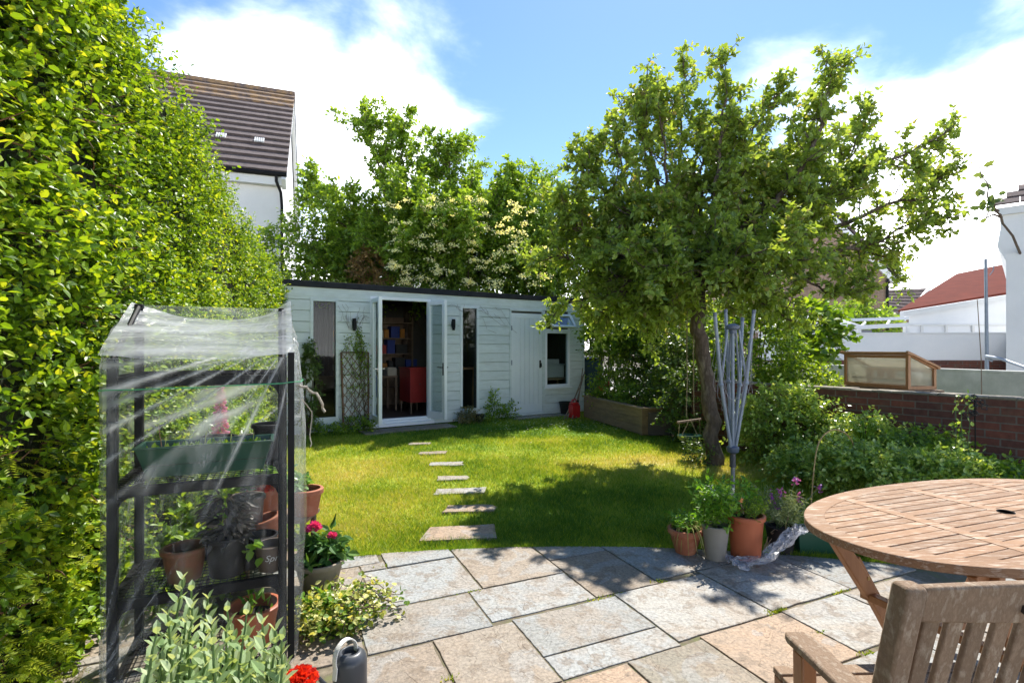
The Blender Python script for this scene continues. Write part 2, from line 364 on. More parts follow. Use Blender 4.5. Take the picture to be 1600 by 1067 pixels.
q = np.stack([idx[:-1, :-1], idx[:-1, 1:], idx[1:, 1:], idx[1:, :-1]], -1).reshape(-1, 4)
kq = (xs[q[:, 0]] - 4.88) * .832 + (ys[q[:, 0]] - 4.97) * .555 < -.05; q = q[kq]     # the lawn stops at the brick wall
m = MB(); m.add(np.stack([xs, ys, zz], 1), q, dryness(xs, ys)); tag(m.build('lawn', M_lawn, smooth=True), kind='structure')
yd = MB(); yd.prism([(4.75, 5.5), (8.5, -.2), (40, -.2), (40, 40), (-10, 40), (-10, 16), (2.0, 12.5), (2.3, 9.2)], -.09, -.04); tag(yd.build('yard', surf('yard_paving', (.40, .38, .35), (.30, .29, .26), 2, .9, .4)), kind='structure')
stones = []   # px, py, width px
for px, py, w, dd in ((655, 692, 34, .16), (675, 706, 40, .17), (698, 723, 52, .18), (707, 745, 46, .18), (719, 765, 78, .2), (735, 792, 80, .2), (720, 829, 112, .30)):
    c = G(px, py); stones.append((c[0], c[1], w * c[1] / FPX, dd))
def in_stone(x, y, e=0.0):
    k = np.zeros(len(x), bool)
    for cx, cy, w, dd in stones: k |= (abs(x - cx) < w / 2 - e) & (abs(y - cy - (x - cx) * .12) < dd / 2 - e)
    return k
gm = MB()
for y0, y1, dens in ((3.3, 4.2, 15000), (4.2, 5.2, 11000), (5.2, 6.6, 7500), (6.6, 8.4, 4600), (8.4, 12.2, 2300)):
    x0, x1 = -.62 * y1 - .3, .95 * y1; n = int(dens * (y1 - y0) * (x1 - x0))
    x = rng.uniform(x0, x1, n); y = rng.uniform(y0, y1, n)
    k = lawn_ok(x, y) & ~in_stone(x, y, .022); x, y = x[k], y[k]; n = len(x)
    p = np.stack([x, y, np.full(n, -.035)], 1)
    h = rng.uniform(.025, .052, n) * (1 + .25 * vnoise(p, 5, 11)); w = .0016 + .00045 * y
    th = rng.uniform(0, 6.28, n); lean = rng.normal(size=(n, 2)) * .55
    sd = np.stack([np.cos(th), np.sin(th), 0 * th], 1) * w[:, None]
    tip = p + np.stack([lean[:, 0] * h, lean[:, 1] * h, h], 1)
    V = np.stack([p - sd, p + sd, tip], 1).reshape(-1, 3)
    gm.add(V, np.arange(3 * n).reshape(-1, 3), np.repeat(np.clip(dryness(x, y) + rng.normal(size=n) * .24 + .10 * vnoise(p, 14, 3), 0, 1), 3))
tag(gm.build('grass', M_grass), 'short patchy green and yellow lawn grass', 'grass', kind='stuff')
# edge tufts spilling over the paving
gm = MB(); n = 5200; x = rng.uniform(-1.5, 3.4, n); y = edge_y(x) + np.abs(rng.normal(size=n)) * .02 - .004; p = np.stack([x, y, np.full(n, -.03)], 1)
h = rng.uniform(.025, .07, n) * (1 + .5 * vnoise(p, 8, 2)); lean = rng.normal(size=(n, 2)) * .4; lean[:, 1] -= .45; sd = np.zeros((n, 3)); sd[:, 0] = .003
V = np.stack([p - sd, p + sd, p + np.stack([lean[:, 0] * h, lean[:, 1] * h, h], 1)], 1).reshape(-1, 3)
gm.add(V, np.arange(3 * n).reshape(-1, 3), np.repeat(np.clip(dryness(x, y) * .7 + rng.normal(size=n) * .12, 0, 1), 3))
tag(gm.build('grass', M_grass), 'longer grass fringe along the curved paving edge', 'grass', kind='stuff')
# daisies
fm = MB(); n = 260; x = rng.normal(1.0, .9, n); y = rng.normal(9.6, .6, n); k = lawn_ok(x, y); x, y = x[k], y[k]
p = np.stack([x, y, np.full(len(x), .015)], 1)
for a in range(3): leaves(fm, p, np.stack([np.cos(x * 99 + a * 2.1), np.sin(x * 99 + a * 2.1), 0 * x + .1], 1), np.tile((0, 0, 1.), (len(x), 1)), .016, .5, 1.2, 'di')
M_daisy = leafm('daisy_white', [(.75, .75, .7), (.8, .8, .78)], .2)
tag(fm.build('daisies', M_daisy), 'scatter of tiny white daisies in the lawn by the garden room', 'daisies', kind='stuff')

# patio: flags of mixed sizes laid in a frame turned to the garden
PA = np.array([.913, .408]); PB = np.array([-.408, .913])
FL = [(.46, 1.07, 2.81, 3.315, 0), (1.07, 1.61, 2.81, 3.6, 1), (.98, 1.61, 2.445, 2.81, 0), (1.61, 2.05, 2.45, 3.0, 2), (2.05, 2.58, 2.49, 3.1, 3), (1.72, 2.37, 1.92, 2.45, 4),
      (1.08, 1.72, 2.075, 2.43, 3), (1.08, 1.72, 1.895, 2.075, 0), (.36, .98, 2.41, 2.80, 3), (.66, 1.08, 1.89, 2.41, 1), (.30, .66, 2.06, 2.40, 2), (1.40, 1.84, 1.45, 1.895, 5), (1.84, 2.41, 1.50, 1.92, 6),
      (2.37, 3.01, 1.94, 2.49, 4), (2.41, 2.91, 1.52, 1.93, 4), (2.91, 3.5, 1.50, 1.93, 1), (3.01, 3.65, 1.94, 2.49, 3), (2.58, 3.2, 2.49, 3.1, 3), (3.2, 3.8, 2.49, 3.1, 2), (.46, .62, 3.32, 3.43, 1), (.30, .60, 3.43, 3.7, 0),
      (.62, 1.07, 3.32, 3.7, 0), (0, .46, 2.81, 3.42, 1), (-.1, .36, 2.40, 2.80, 2), (1.61, 2.05, 3.0, 3.6, 3), (-.3, .30, 3.42, 3.8, 3), (1.08, 1.40, 1.44, 1.89, 6), (.30, .66, 1.72, 2.06, 1), (.66, 1.08, 1.42, 1.89, 2),
      (2.20, 2.75, 1.06, 1.50, 0), (2.75, 3.15, 1.08, 1.52, 0), (1.62, 2.20, 1.0, 1.46, 4), (3.15, 3.7, .95, 1.50, 4), (1.0, 1.62, .95, 1.43, 3)]
taken = list(FL)
r2 = np.random.default_rng(5)
for i in range(-9, 10):          # the rest of the paving, mostly out of the picture
    for j in range(-7, 9):
        a0, b0 = i * .58 + (j % 2) * .29 + .1, j * .47 + .02; a1, b1 = a0 + .575, b0 + .465
        if not any(a0 < t[1] - .01 and a1 > t[0] + .01 and b0 < t[3] - .01 and b1 > t[2] + .01 for t in taken): FL.append((a0, a1, b0, b1, int(r2.integers(0, 6))))
def clip(poly, nx, ny, c):       # keep nx*x+ny*y <= c
    out = []
    for i in range(len(poly)):
        p, q = poly[i], poly[(i + 1) % len(poly)]; a, b = nx * p[0] + ny * p[1] - c, nx * q[0] + ny * q[1] - c
        if a <= 0: out.append(p)
        if (a < 0) != (b < 0) and abs(a - b) > 1e-9: t = a / (a - b); out.append((p[0] + t * (q[0] - p[0]), p[1] + t * (q[1] - p[1])))
    return out
pm = MB(); 
for (a0, a1, b0, b1, ci) in FL:
    e = .004; h = r2.uniform(-.0035, .0015)
    # wavering riven edges
    pts = []
    cs = [(a0 + e, b0 + e), (a1 - e, b0 + e), (a1 - e, b1 - e), (a0 + e, b1 - e)]
    for k in range(4):
        p, q = np.array(cs[k]), np.array(cs[(k + 1) % 4]); nseg = 10
        for s_ in range(nseg):
            w = p + (q - p) * s_ / nseg; 
            if s_: w = w + np.array([(q - p)[1], -(q - p)[0]]) / np.linalg.norm(q - p) * -abs(r2.normal()) * .0022
            pts.append(tuple(PA * w[0] + PB * w[1]))
    for x0 in np.arange(-2.6, 4.6, .4):
        sl = -.15 * (x0 - .45); y0 = edge_y(x0) - .01
        pts = clip(pts, -sl, 1, y0 - sl * x0)
        if len(pts) < 3: break
    if len(pts) < 3: continue
    # fill the outline; v carries the flag's own stone kind
    pm.prism(pts, -.035, 0 + h, (ci + .5) / 7)
mp_, t, bs, out = newmat('riven_sandstone')
base = t.nodes.new('ShaderNodeValToRGB'); base.color_ramp.interpolation = 'CONSTANT'; t.links.new(attr_n(t), base.inputs[0])
els = base.color_ramp.elements
sc = [(.30, .305, .295), (.28, .235, .185), (.24, .195, .15), (.25, .25, .235), (.34, .325, .295), (.215, .19, .145), (.35, .245, .165)]
while len(els) < 7: els.new(.5)
for i, c in enumerate(sc): els[i].position = i / 7; els[i].color = (*c, 1)
n1 = noise_n(t, 2.2, 8, .62, dist=.4); n2 = noise_n(t, 9, 10, .72, dist=.3); n3 = noise_n(t, 60, 6, .7); n4 = noise_n(t, 3.6, 4, .5, (1, 1, 1), dist=1.2)
col = mix_n(t, math_n(t, 'MULTIPLY', ramp_n(t, n1, [(.46, (0, 0, 0)), (.55, (1, 1, 1))]), .5), base.outputs[0], (.29, .225, .165))
col = mix_n(t, math_n(t, 'MULTIPLY', ramp_n(t, n4, [(.54, (0, 0, 0)), (.565, (1, 1, 1))]), .4), col, (.29, .30, .30))
col = mix_n(t, math_n(t, 'MULTIPLY', ramp_n(t, n2, [(.53, (0, 0, 0)), (.58, (1, 1, 1))]), .6), col, (.17, .125, .085))
col = mix_n(t, .8, col, ramp_n(t, n3, [(.36, (.55,) * 3), (.62, (1.22,) * 3)]), 'MULTIPLY')
t.links.new(col, bs.inputs['Base Color']); bs.inputs['Roughness'].default_value = .62; bs.inputs['Specular IOR Level'].default_value = .35
stepn = ramp_n(t, noise_n(t, 4.5, 3, .5, dist=1.5), [(.40, (0, 0, 0)), (.415, (.25,) * 3), (.50, (.25,) * 3), (.512, (.55,) * 3), (.60, (.55,) * 3), (.61, (1, 1, 1))])
hgt = math_n(t, 'ADD', math_n(t, 'MULTIPLY', stepn, .6), math_n(t, 'ADD', math_n(t, 'MULTIPLY', n2, .5), math_n(t, 'MULTIPLY', n3, .12)))
bump_n(t, bs, hgt, .8, .013)
M_stone = mp_
tag(pm.build('patio', M_stone, bevel=.003), kind='structure')
mm = MB(); xsn = list(np.arange(-5, 6.01, .3)); pts = [(x, edge_y(x) - .004) for x in xsn] + [(6, -3), (-5, -3)]
mm.prism(pts[::-1], -.05, -.008); M_mortar = surf('joint_mortar', (.24, .195, .14), (.12, .10, .065), 14, .95, .8, 60, c3=(.13, .14, .05))
tag(mm.build('path_bedding', M_mortar), kind='structure')
# weeds in the joints
wm = MB(); n = 0
for a, b, k in ((2.40, 1.935, 160), (1.75, 2.44, 40), (2.9, 1.94, 60), (2.39, 1.7, 40), (2.45, 1.50, 35), (.60, 3.36, 60), (1.61, 2.44, 40), (.66, 2.1, 30), (2.05, 2.47, 40), (1.0, 2.80, 20)):
    ab = np.stack([a + rng.normal(size=k) * .035, b + rng.normal(size=k) * .006], 1); p = np.concatenate([ab @ np.stack([PA, PB]), np.full((k, 1), -.01)], 1)
    leaves(wm, p, rng.normal(size=(k, 3)) * .6 + np.array([0, 0, .6]), rng.normal(size=(k, 3)) + np.array([0, 0, 1.]), rng.uniform(.01, .028, k), rng.uniform(.1, .8, k), .5, 'di')
tag(wm.build('joint_moss', M_grass), 'tufts of moss and grass in the patio joints', 'moss', kind='stuff')
# stepping stones
kinds = [1.5, 1.5, 4.5, 4.5, 4.5, 6.5, 6.5]
sl_ = ['seventh and smallest stepping stone, nearest the open glass doors', 'narrow buff stepping stone in the shaded end of the lawn path', 'pale buff stepping stone, fifth up the lawn from the patio',
       'small pale grey stepping stone with bright edge, fourth from the patio', 'long blue grey stepping stone with a ragged outline', 'pinkish stepping stone worn in two tones, second from the patio', 'largest pinkish sandstone stepping stone, closest to the patio']
for i, (cx, cy, w, dd) in enumerate(stones):
    rr = np.random.default_rng(30 + i); pts = []
    for u, v in [(-1, -1), (-.3, -1), (.4, -1), (1, -1), (1, 0), (1, 1), (.3, 1), (-.4, 1), (-1, 1), (-1, 0)]:
        if i in (6, 5) and v == 1: u *= .85
        x = u * w / 2 * (1.04 if abs(u) < .9 else 1) + rr.normal() * .012; y = v * dd / 2 + rr.normal() * .012; pts.append((cx + x, cy + y + x * .12))
    s = MB(); s.prism(pts, -.04, -.006, (kinds[i]) / 7); o = s.build('stepping_stone', M_stone, bevel=.004)
    tag(o, sl_[i], 'stepping stone', 'stepping stones crossing the lawn')

# ------------------------------------------------------------------ garden room
sh_o = np.array([-2.926, 8.768, 0.0]); MS = frame(sh_o, .848, .53)       # local x along its front, y into it
SH = 2.44
def s_of(px):
    r_ = (px - 800) / FPX; return (r_ * sh_o[1] - sh_o[0]) / (.848 - .53 * r_)
def z_of(px, py, d=0):
    s = s_of(px); D = sh_o[1] + .53 * s - .848 * d; return CH + (HZ - py) / FPX * D
shed = thing('garden_room', 'pale grey timber clad garden room with flat black edged roof and open glass doors', 'garden room', sh_o)
x_l, x_r = s_of(395), s_of(912)
w1 = (s_of(489), s_of(524), z_of(505, 652), z_of(505, 471)); w2 = (s_of(722), s_of(744), z_of(733, 638), z_of(733, 482))
dr = (s_of(578), s_of(672), .10, z_of(635, 466)); wd = (s_of(798), s_of(846), .06, z_of(820, 490)); w3 = (s_of(851), s_of(887), z_of(868, 602), z_of(868, 494))
ops = [w1, w2, dr, wd, w3]
cl = MB(MS); bh = .178; k = 0; z = .05
while z < SH - .14:
    zt = min(z + bh, SH - .14); cuts = sorted([(o[0], o[1]) for o in ops if o[2] < zt - .05 and o[3] > z + .05]); x = x_l
    for a, b in cuts + [(x_r, None)]:
        if a > x + .01:
            v = rng.uniform(.2, .8)
            # shiplap board: face tilts, a shadow groove at its lower edge
            P0, P1 = x, (a if b is not None else x_r)
            pr = [(-.0, z), (-.022, z + .004), (-.022, z + .012), (-.016, zt - .012), (-.004, zt - .002), (0, zt)]
            V = [(xx, yy - 0, zz_) for xx in (P0, P1) for yy, zz_ in pr]; n_ = len(pr)
            cl.add(V, [tuple(range(n_)), tuple(range(n_, 2 * n_))[::-1]] + [(i, i + n_, (i + 1) % n_ + n_, (i + 1) % n_) for i in range(n_)], v)
        x = b if b is not None else x
    z = zt
cl.build('cladding', M_clad, shed)
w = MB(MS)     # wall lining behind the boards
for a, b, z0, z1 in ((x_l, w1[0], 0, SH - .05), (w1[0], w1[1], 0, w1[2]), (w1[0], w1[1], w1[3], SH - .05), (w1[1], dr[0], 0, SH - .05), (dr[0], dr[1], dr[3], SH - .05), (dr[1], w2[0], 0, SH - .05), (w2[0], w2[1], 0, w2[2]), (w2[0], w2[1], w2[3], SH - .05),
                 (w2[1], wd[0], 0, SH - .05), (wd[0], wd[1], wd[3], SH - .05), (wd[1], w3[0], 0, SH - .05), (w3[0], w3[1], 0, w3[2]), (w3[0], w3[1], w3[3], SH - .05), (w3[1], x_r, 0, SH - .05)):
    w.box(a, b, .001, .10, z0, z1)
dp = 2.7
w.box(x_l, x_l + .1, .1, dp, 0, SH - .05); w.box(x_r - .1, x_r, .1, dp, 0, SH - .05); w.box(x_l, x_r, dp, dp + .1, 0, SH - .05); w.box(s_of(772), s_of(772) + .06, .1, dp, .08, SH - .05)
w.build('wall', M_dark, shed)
fl = MB(MS); fl.box(x_l + .1, x_r - .1, .1, dp, .0, .10); M_floor = surf('laminate_floor', (.16, .10, .07), (.11, .07, .05), 4, .5, .1, 20, (1, 8, 1)); fl.build('floor', M_floor, shed)
rf = MB(MS); rf.box(x_l - .1, x_r + .02, -.055, dp + .15, SH - .05, SH + .05); rf.build('roof', M_felt, shed, bevel=.006)
fc = MB(MS); fc.box(x_l, x_r, -.026, -.001, SH - .20, SH - .052); fc.box(x_r - .05, x_r + .002, -.03, 0.0, 0.03, SH - .201); fc.box(x_l, x_r, -.012, 0, .0, .05)
fc.build('fascia', M_clad, shed, bevel=.003)
def win_frame(mb, a, b, z0, z1, t=.045, y0=-.03, y1=.05):
    mb.box(a, a + t, y0, y1, z0, z1); mb.box(b - t, b, y0, y1, z0, z1); mb.box(a + t, b - t, y0, y1, z1 - t, z1); mb.box(a + t, b - t, y0, y1, z0, z0 + t)
for (a, b, z0, z1) in (w1, w2):
    f = MB(MS); win_frame(f, a - .05, b + .05, z0 - .05, z1 + .05, .05, -.034, .04)
    if (a, b) == w1[:2]: f.box(a - .075, b + .075, -.03, -.0235, .04, z0 - .052)
    fo = f.build('window', M_clad if (a, b) == w1[:2] else M_door, shed, bevel=.003)
    p = MB(MS); p.box(a, b, .010, .014, z0, z1); p.build('pane', M_glass, fo)
f = MB(MS); win_frame(f, dr[0], dr[1], dr[2], dr[3], .045, -.03, .07); f.box(dr[0] - .01, dr[1] + .02, -.16, -.031, .02, .075); f.box(dr[0] + .02, dr[1] - .02, -.09, -.031, .0755, .115)
f.build('door_frame', M_pvc, shed, bevel=.004)
def leaf_door(hx, ang, wl_, z0, z1, sign, hnd):
    # hinge at (hx,-.04) of the front, swung outwards
    c, s_ = math.cos(ang), math.sin(ang); L = np.eye(4); L[:3, 0] = (c, s_, 0); L[:3, 1] = (-s_, c, 0); L[:3, 3] = (hx, -.035, 0); M = MS @ L
    d = MB(M); win_frame(d, 0, wl_, z0, z1, .075, -.03, .03); d.box(.075, wl_ - .075, -.03, .03, z0 + .0751, z0 + .12); o = d.build('door', M_pvc, shed, bevel=.005)
    p = MB(M); p.box(.075, wl_ - .075, -.004, .004, z0 + .12, z1 - .075); p.build('pane', M_glass, o)
    h = MB(M); zc = 1.02
    for sd in (-1, 1):
        h.box(wl_ - .055, wl_ - .025, sd * .031 - .004, sd * .031 + .004, zc - .11, zc + .11)
        h.tube([(wl_ - .04, sd * .032, zc + .03), (wl_ - .04, sd * .075, zc + .03), (wl_ - .15, sd * .08, zc + .035)], [.009, .009, .007], 8)
    h.build('handle', hnd, o, smooth=False)
dw = (dr[1] - dr[0] - .09) / 2
leaf_door(dr[0] + .045, R(-94), dw, .125, dr[3] - .05, 1, M_steel)
leaf_door(dr[1] - .045, R(-77), dw, .125, dr[3] - .05, -1, M_black)
d = MB(MS); a, b, z0, z1 = wd     # boarded side door
d.box(a, b, -.01, .03, z0, z1)
d.box(a, a + .10, -.028, -.0101, z0, z1); d.box(b - .10, b, -.028, -.0101, z0, z1); d.box(a + .1, b - .1, -.028, -.0101, z1 - .10, z1); d.box(a + .1, b - .1, -.028, -.0101, z0, z0 + .17)
nb = 5; bw = (b - a - .2) / nb
for i in range(nb): d.box(a + .1 + i * bw + .004, a + .1 + (i + 1) * bw - .004, -.021, -.0101, z0 + .17, z1 - .10, rng.uniform(.3, .7))
do = d.build('door', M_door, shed, bevel=.0025); do['label'] = 'closed pale boarded side door'
h = MB(MS); h.box(b - .075, b - .035, -.034, -.0281, .98, 1.14); h.tube([(b - .055, -.034, 1.08), (b - .055, -.075, 1.08), (b - .055, -.08, 1.0)], .01, 8); h.build('handle', M_black, do)
h = MB(MS)
for zz_ in (.25, 1.05, 1.75): h.box(a - .012, a + .012, -.04, -.0285, zz_, zz_ + .10)
h.build('hinge', M_grey_metal, do)
f = MB(MS); f.box(a - .045, a - .002, -.033, 0, z0 - .03, z1 + .045); f.box(b + .002, w3[0] - .012, -.033, 0, z0 - .03, z1 + .05); f.box(a - .045, b + .0, -.038, -.001, z1 + .046, z1 + .08); f.box(a - .04, b + .04, -.06, -.001, .015, z0 - .005)
f.build('door_frame', M_clad, shed, bevel=.003)
a, b, z0, z1 = w3; zt = z_of(868, 517)
f = MB(MS); win_frame(f, a - .01, b + .04, z0 - .03, zt, .055, -.035, .05); win_frame(f, a - .01, b + .04, zt + .002, z1 + .02, .035, -.03, .05); f.box(a - .04, b + .07, -.08, -.036, z0 - .06, z0 - .031)
fo = f.build('window', M_pvc, shed, bevel=.004)
p = MB(MS); p.box(a + .045, b - .015, .0, .004, z0 + .02, zt - .05); p.build('pane', M_glass, fo)
L = np.eye(4); an = R(-38); L[:3, 1] = (0, math.cos(an), math.sin(an)); L[:3, 2] = (0, -math.sin(an), math.cos(an)); L[:3, 3] = (0, -.035, z1 + .015); L[:3, 2] *= 1
Mv = MS @ L; v = MB(Mv); hgt_ = (z1 - zt) * 1.12; win_frame(v, a, b + .035, -hgt_, 0, .05, -.045, 0); vo = v.build('vent_window', M_pvc, shed, bevel=.004)
p = MB(Mv); p.box(a + .05, b - .015, -.02, -.016, -hgt_ + .05, -.05); p.build('pane', M_glass, vo)
for i, px in enumerate((552, 704)):
    l = MB(MS); sx = s_of(px); zc = z_of(px, 507); sx = s_of(px) if i == 0 else sx + .03
    l.tube([(sx, -.07, zc + .10), (sx, -.07, zc + .03), (sx, -.07, zc - .07)], [.034, .036, .034], 12); l.box(sx - .025, sx + .025, -.07, -.022, zc - .03, zc + .06)
    l.tube([(sx, -.07, zc - .071), (sx, -.07, zc - .11)], [.026, .026], 12)
    tag(l.build('wall_lamp', M_black, bevel=.002), ['black cylinder wall lamp above the climbing plant', 'black cylinder wall lamp beside the right glass door'][i], 'wall lamp', 'wall lamps on the garden room')
# paving strip before the doors
s = MB(MS)
for i in range(3): s.box(dr[0] - .25 + i * .55, dr[0] + .29 + i * .55, -.58, -.17, -.03, .004, (2.5) / 7)
for i in range(3): s.box(wd[0] - .1 + i * .5, wd[0] + .39 + i * .5, -.36, -.07, -.03, .004, 3.5 / 7)
tag(s.build('path', M_stone, bevel=.004), kind='structure')
# things inside the room
def SW(x, y, z=0): v = MS @ np.array([x, y, z, 1]); return v[:3]
def in_room(name, label, cat, x, y, z=.10): return thing(name, label, cat, SW(x, y, z))
bx = dr[0] + .15
bc = in_room('bookcase', 'dark open bookcase against the back wall of the garden room', 'bookcase', bx + .8, 2.5)
f = MB(MS); f.box(bx - .6, bx - .56, 2.3, 2.66, .1, 2.1); f.box(bx + 1.5, bx + 1.54, 2.3, 2.66, .1, 2.1); f.box(bx + .45, bx + .48, 2.3, 2.66, .1, 2.1); f.box(bx - .6, bx + 1.54, 2.64, 2.67, .1, 2.1)
f.build('frame', M_oldwood, bc); f = MB(MS)
for zz_ in (.5, .9, 1.25, 1.6, 1.95): f.box(bx - .56, bx + 1.5, 2.3, 2.63, zz_, zz_ + .025)
f.build('shelf', M_oldwood, bc)
cols = dict(red=(.45, .05, .04), orange=(.6, .25, .04), blue=(.03, .06, .30), cream=(.5, .45, .35), black=(.03, .03, .03), green=(.05, .2, .1)); CM = {k: surf(k + '_card', c, rough=.6, bump=0) for k, c in cols.items()}
k = 0
for zz_ in (.925, 1.275, 1.625):
    x = bx - .5
    while x < bx + 1.4:
        wv = random.uniform(.10, .28); c = random.choice(list(CM)); hh = random.uniform(.14, .30)
        if abs(x - bx - .46) > .05 and abs(x + wv - bx - .46) > .05 and not (x < bx + .46 < x + wv):
            b_ = MB(MS)
            if wv < .17:
                q_ = 0
                while q_ < wv - .02: b_.box(x + q_, x + q_ + .022, 2.36, 2.55, zz_, zz_ + hh * random.uniform(.8, 1)); q_ += .025
                nm = 'books'; lb = f'upright row of {c} books'
            else:
                b_.box(x, x + wv, 2.34, 2.58, zz_, zz_ + hh); b_.box(x - .005, x + wv + .005, 2.335, 2.585, zz_ + hh + .0005, zz_ + hh + .02); nm = 'storage_box'; lb = f'{c} lidded storage box'
            lv = {.925: 'lowest', 1.275: 'middle', 1.625: 'upper'}[zz_]
            k += 1; pos = 'left bay' if x < bx + .46 else 'right bay'
            tag(b_.build(nm, CM[c]), f'{c} {"books" if nm == "books" else "box"}, {lv} shelf {pos} of the bookcase, {["first","second","third","fourth","fifth","sixth","seventh","eighth","ninth"][min(8,int((x-bx+.5)/.24))]} along', 'books' if nm == 'books' else 'storage box', 'boxes and books on the bookcase')
        x += wv + .03
CABX = .40
rc = in_room('cabinet', 'small red painted cabinet just inside the open glass doors', 'cabinet', dr[1] - .35, 1.0)
f = MB(MS); f.box(dr[1] - .50, dr[1] - .10, .75, 1.35, .32, .98); f.box(dr[1] - .52, dr[1] - .08, .73, 1.37, .981, 1.01); f.build('body', surf('red_cabinet', (.42, .035, .03), (.33, .03, .025), 4, .4, .1), rc, bevel=.004)
for (u, vv_) in ((-.47, .78), (-.13, .78), (-.47, 1.32), (-.13, 1.32)):
    f = MB(MS); f.tube([(dr[1] + u, vv_, .1), (dr[1] + u, vv_, .319)], [.014, .02], 8); f.build('leg', M_oldwood, rc)
f = MB(MS); f.ball((dr[1] - .3, .74, .68), .014, 6); f.build('knob', M_steel, rc)
rc.location += Vector(MS[:3, 0]) * CABX
dk = in_room('desk', 'dark desk with a blue cloth inside the garden room', 'desk', bx + .45, 1.8)
f = MB(MS); f.box(bx - .1, bx + .9, 1.5, 2.1, .78, .82); f.build('desktop', M_oldwood, dk)
for (u, vv_) in ((-.06, 1.54), (.86, 1.54), (-.06, 2.06), (.86, 2.06)):
    f = MB(MS); f.box(bx + u - .02, bx + u + .02, vv_ - .02, vv_ + .02, .1, .779); f.build('leg', M_oldwood, dk)
f = MB(MS); f.add([(bx - .12 + .06 * i, 1.485 + .012 * math.sin(i * 2.1) * (1 - j), .30 + .535 * j) for j in range(2) for i in range(12)], [(i, i + 1, i + 13, i + 12) for i in range(11)])
tag(f.build('cloth', CM['blue'], solid=.004), 'dark blue cloth hanging down the front of the desk', 'cloth')
for i, (u, vv_, c, lb) in enumerate(((.15, 1.6, 'cream', 'cream paper stack on the desk'), (.5, 1.65, 'black', 'black box on the desk'), (.7, 1.6, 'cream', 'pale open carton at the right of the desk'))):
    f = MB(MS); f.box(bx + u, bx + u + .2, vv_, vv_ + .2, .822, .87 + .05 * i); f.box(bx + u + .01, bx + u + .19, vv_ + .01, vv_ + .19, .8705 + .05 * i, .89 + .05 * i); tag(f.build('box', CM[c], bevel=.003), lb, 'box')
st = in_room('stool', 'low pale upholstered stool inside the left glass door', 'stool', bx + .1, .9)
f = MB(MS); f.box(bx - .1, bx + .25, .8, 1.15, .30, .46); f.build('seat', M_canvas, st, bevel=.04)
for (u, vv_) in ((-.06, .84), (.21, .84), (-.06, 1.11), (.21, 1.11)):
    f = MB(MS); f.tube([(bx + u, vv_, .1), (bx + u, vv_, .31)], .014, 8); f.build('leg', M_oldwood, st)
wt_ = in_room('workbench', 'pale timber workbench seen through the narrow right window', 'workbench', w2[0] + .2, .9)
f = MB(MS); f.box(w2[0] - .1, w2[1] + .5, .6, 1.1, .95, 1.0); f.build('top', M_cedar, wt_)
for u in (-.05, .6): 
    f = MB(MS); f.obox((w2[0] + u, .7, .1), (w2[0] + u + .08, .8, .949), .05, .05); f.build('leg', M_cedar, wt_)
bb = MB(MS); bb.box(w3[0] + .02, w3[1] + .1, .25, .6, .75, 1.02); bb.box(w3[0], w3[1] + .12, .24, .61, 1.0205, 1.05); bb.box(w3[0] + .05, w3[1], .3, .5, 1.0505, 1.15)
tag(bb.build('storage_box', M_canvas, bevel=.01), 'pale blue grey box just inside the side window', 'storage box')
bs_ = MB(MS); bs_.box(w3[0] - .1, w3[1] + .2, .2, .65, .70, .745)
for u in (w3[0] - .05, w3[1] + .13): bs_.box(u, u + .04, .25, .29, .1, .6995); bs_.box(u, u + .04, .55, .59, .1, .6995)
tag(bs_.build('side_table', M_oldwood), 'plain side table carrying the box at the side window', 'table')
# dark purple sheet added inside the left window in place of its reflection
cu = MB(MS); n = 40; cu.add([(w1[0] - .1 + (w1[1] - w1[0] + .2) * i / n, .6 + .03 * math.sin(i * 1.1), z_) for z_ in (.9, 2.1) for i in range(n + 1)], [(i, i + 1, n + 2 + i, n + 1 + i) for i in range(n)])
tag(cu.build('curtain', surf('purple_reflection', (.035, .028, .055), (.025, .02, .04), 3, .9, .1), solid=.003), 'dusky purple curtain hung inside the narrow left window', 'curtain')

# ------------------------------------------------------------------ hedge
LV_hedge = [(.03, .07, .008), (.09, .18, .012), (.18, .31, .016), (.29, .42, .022), (.46, .52, .04)]
M_hedge = leafm('privet_leaves', LV_hedge, .34, .42, 1.6, .35)
M_yew = leafm('yew_needles', [(.12, .18, .02), (.26, .36, .03), (.42, .52, .04), (.60, .58, .08)], .45, .35, 1.4)
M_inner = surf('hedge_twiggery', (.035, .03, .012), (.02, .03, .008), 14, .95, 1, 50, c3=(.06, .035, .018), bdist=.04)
def hx(y): return -1.84 + .06 * max(0, 1) * 0 - .287 * (y - 2.2)       # face of the hedge
def hz(y): return np.interp(y, [-1, 1.2, 2.8, 3.6, 4.7, 6.1, 8.0, 9.5], [3.9, 3.6, 3.36, 3.26, 3.08, 2.72, 2.56, 2.45])
hd = thing('hedge', 'tall clipped privet and yew hedge along the left side of the garden', 'hedge', (-3, 5, 0))
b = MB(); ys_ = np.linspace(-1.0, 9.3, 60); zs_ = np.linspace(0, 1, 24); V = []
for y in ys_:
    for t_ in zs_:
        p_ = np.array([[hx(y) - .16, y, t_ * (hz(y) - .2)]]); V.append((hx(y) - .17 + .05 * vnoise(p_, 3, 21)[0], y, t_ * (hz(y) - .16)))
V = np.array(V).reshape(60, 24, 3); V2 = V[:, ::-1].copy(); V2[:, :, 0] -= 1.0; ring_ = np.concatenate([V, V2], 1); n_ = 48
b.add(ring_.reshape(-1, 3), [(i * n_ + j, i * n_ + (j + 1) % n_, (i + 1) * n_ + (j + 1) % n_, (i + 1) * n_ + j) for i in range(59) for j in range(n_)] + [tuple(range(n_))[::-1], tuple(59 * n_ + j for j in range(n_))])
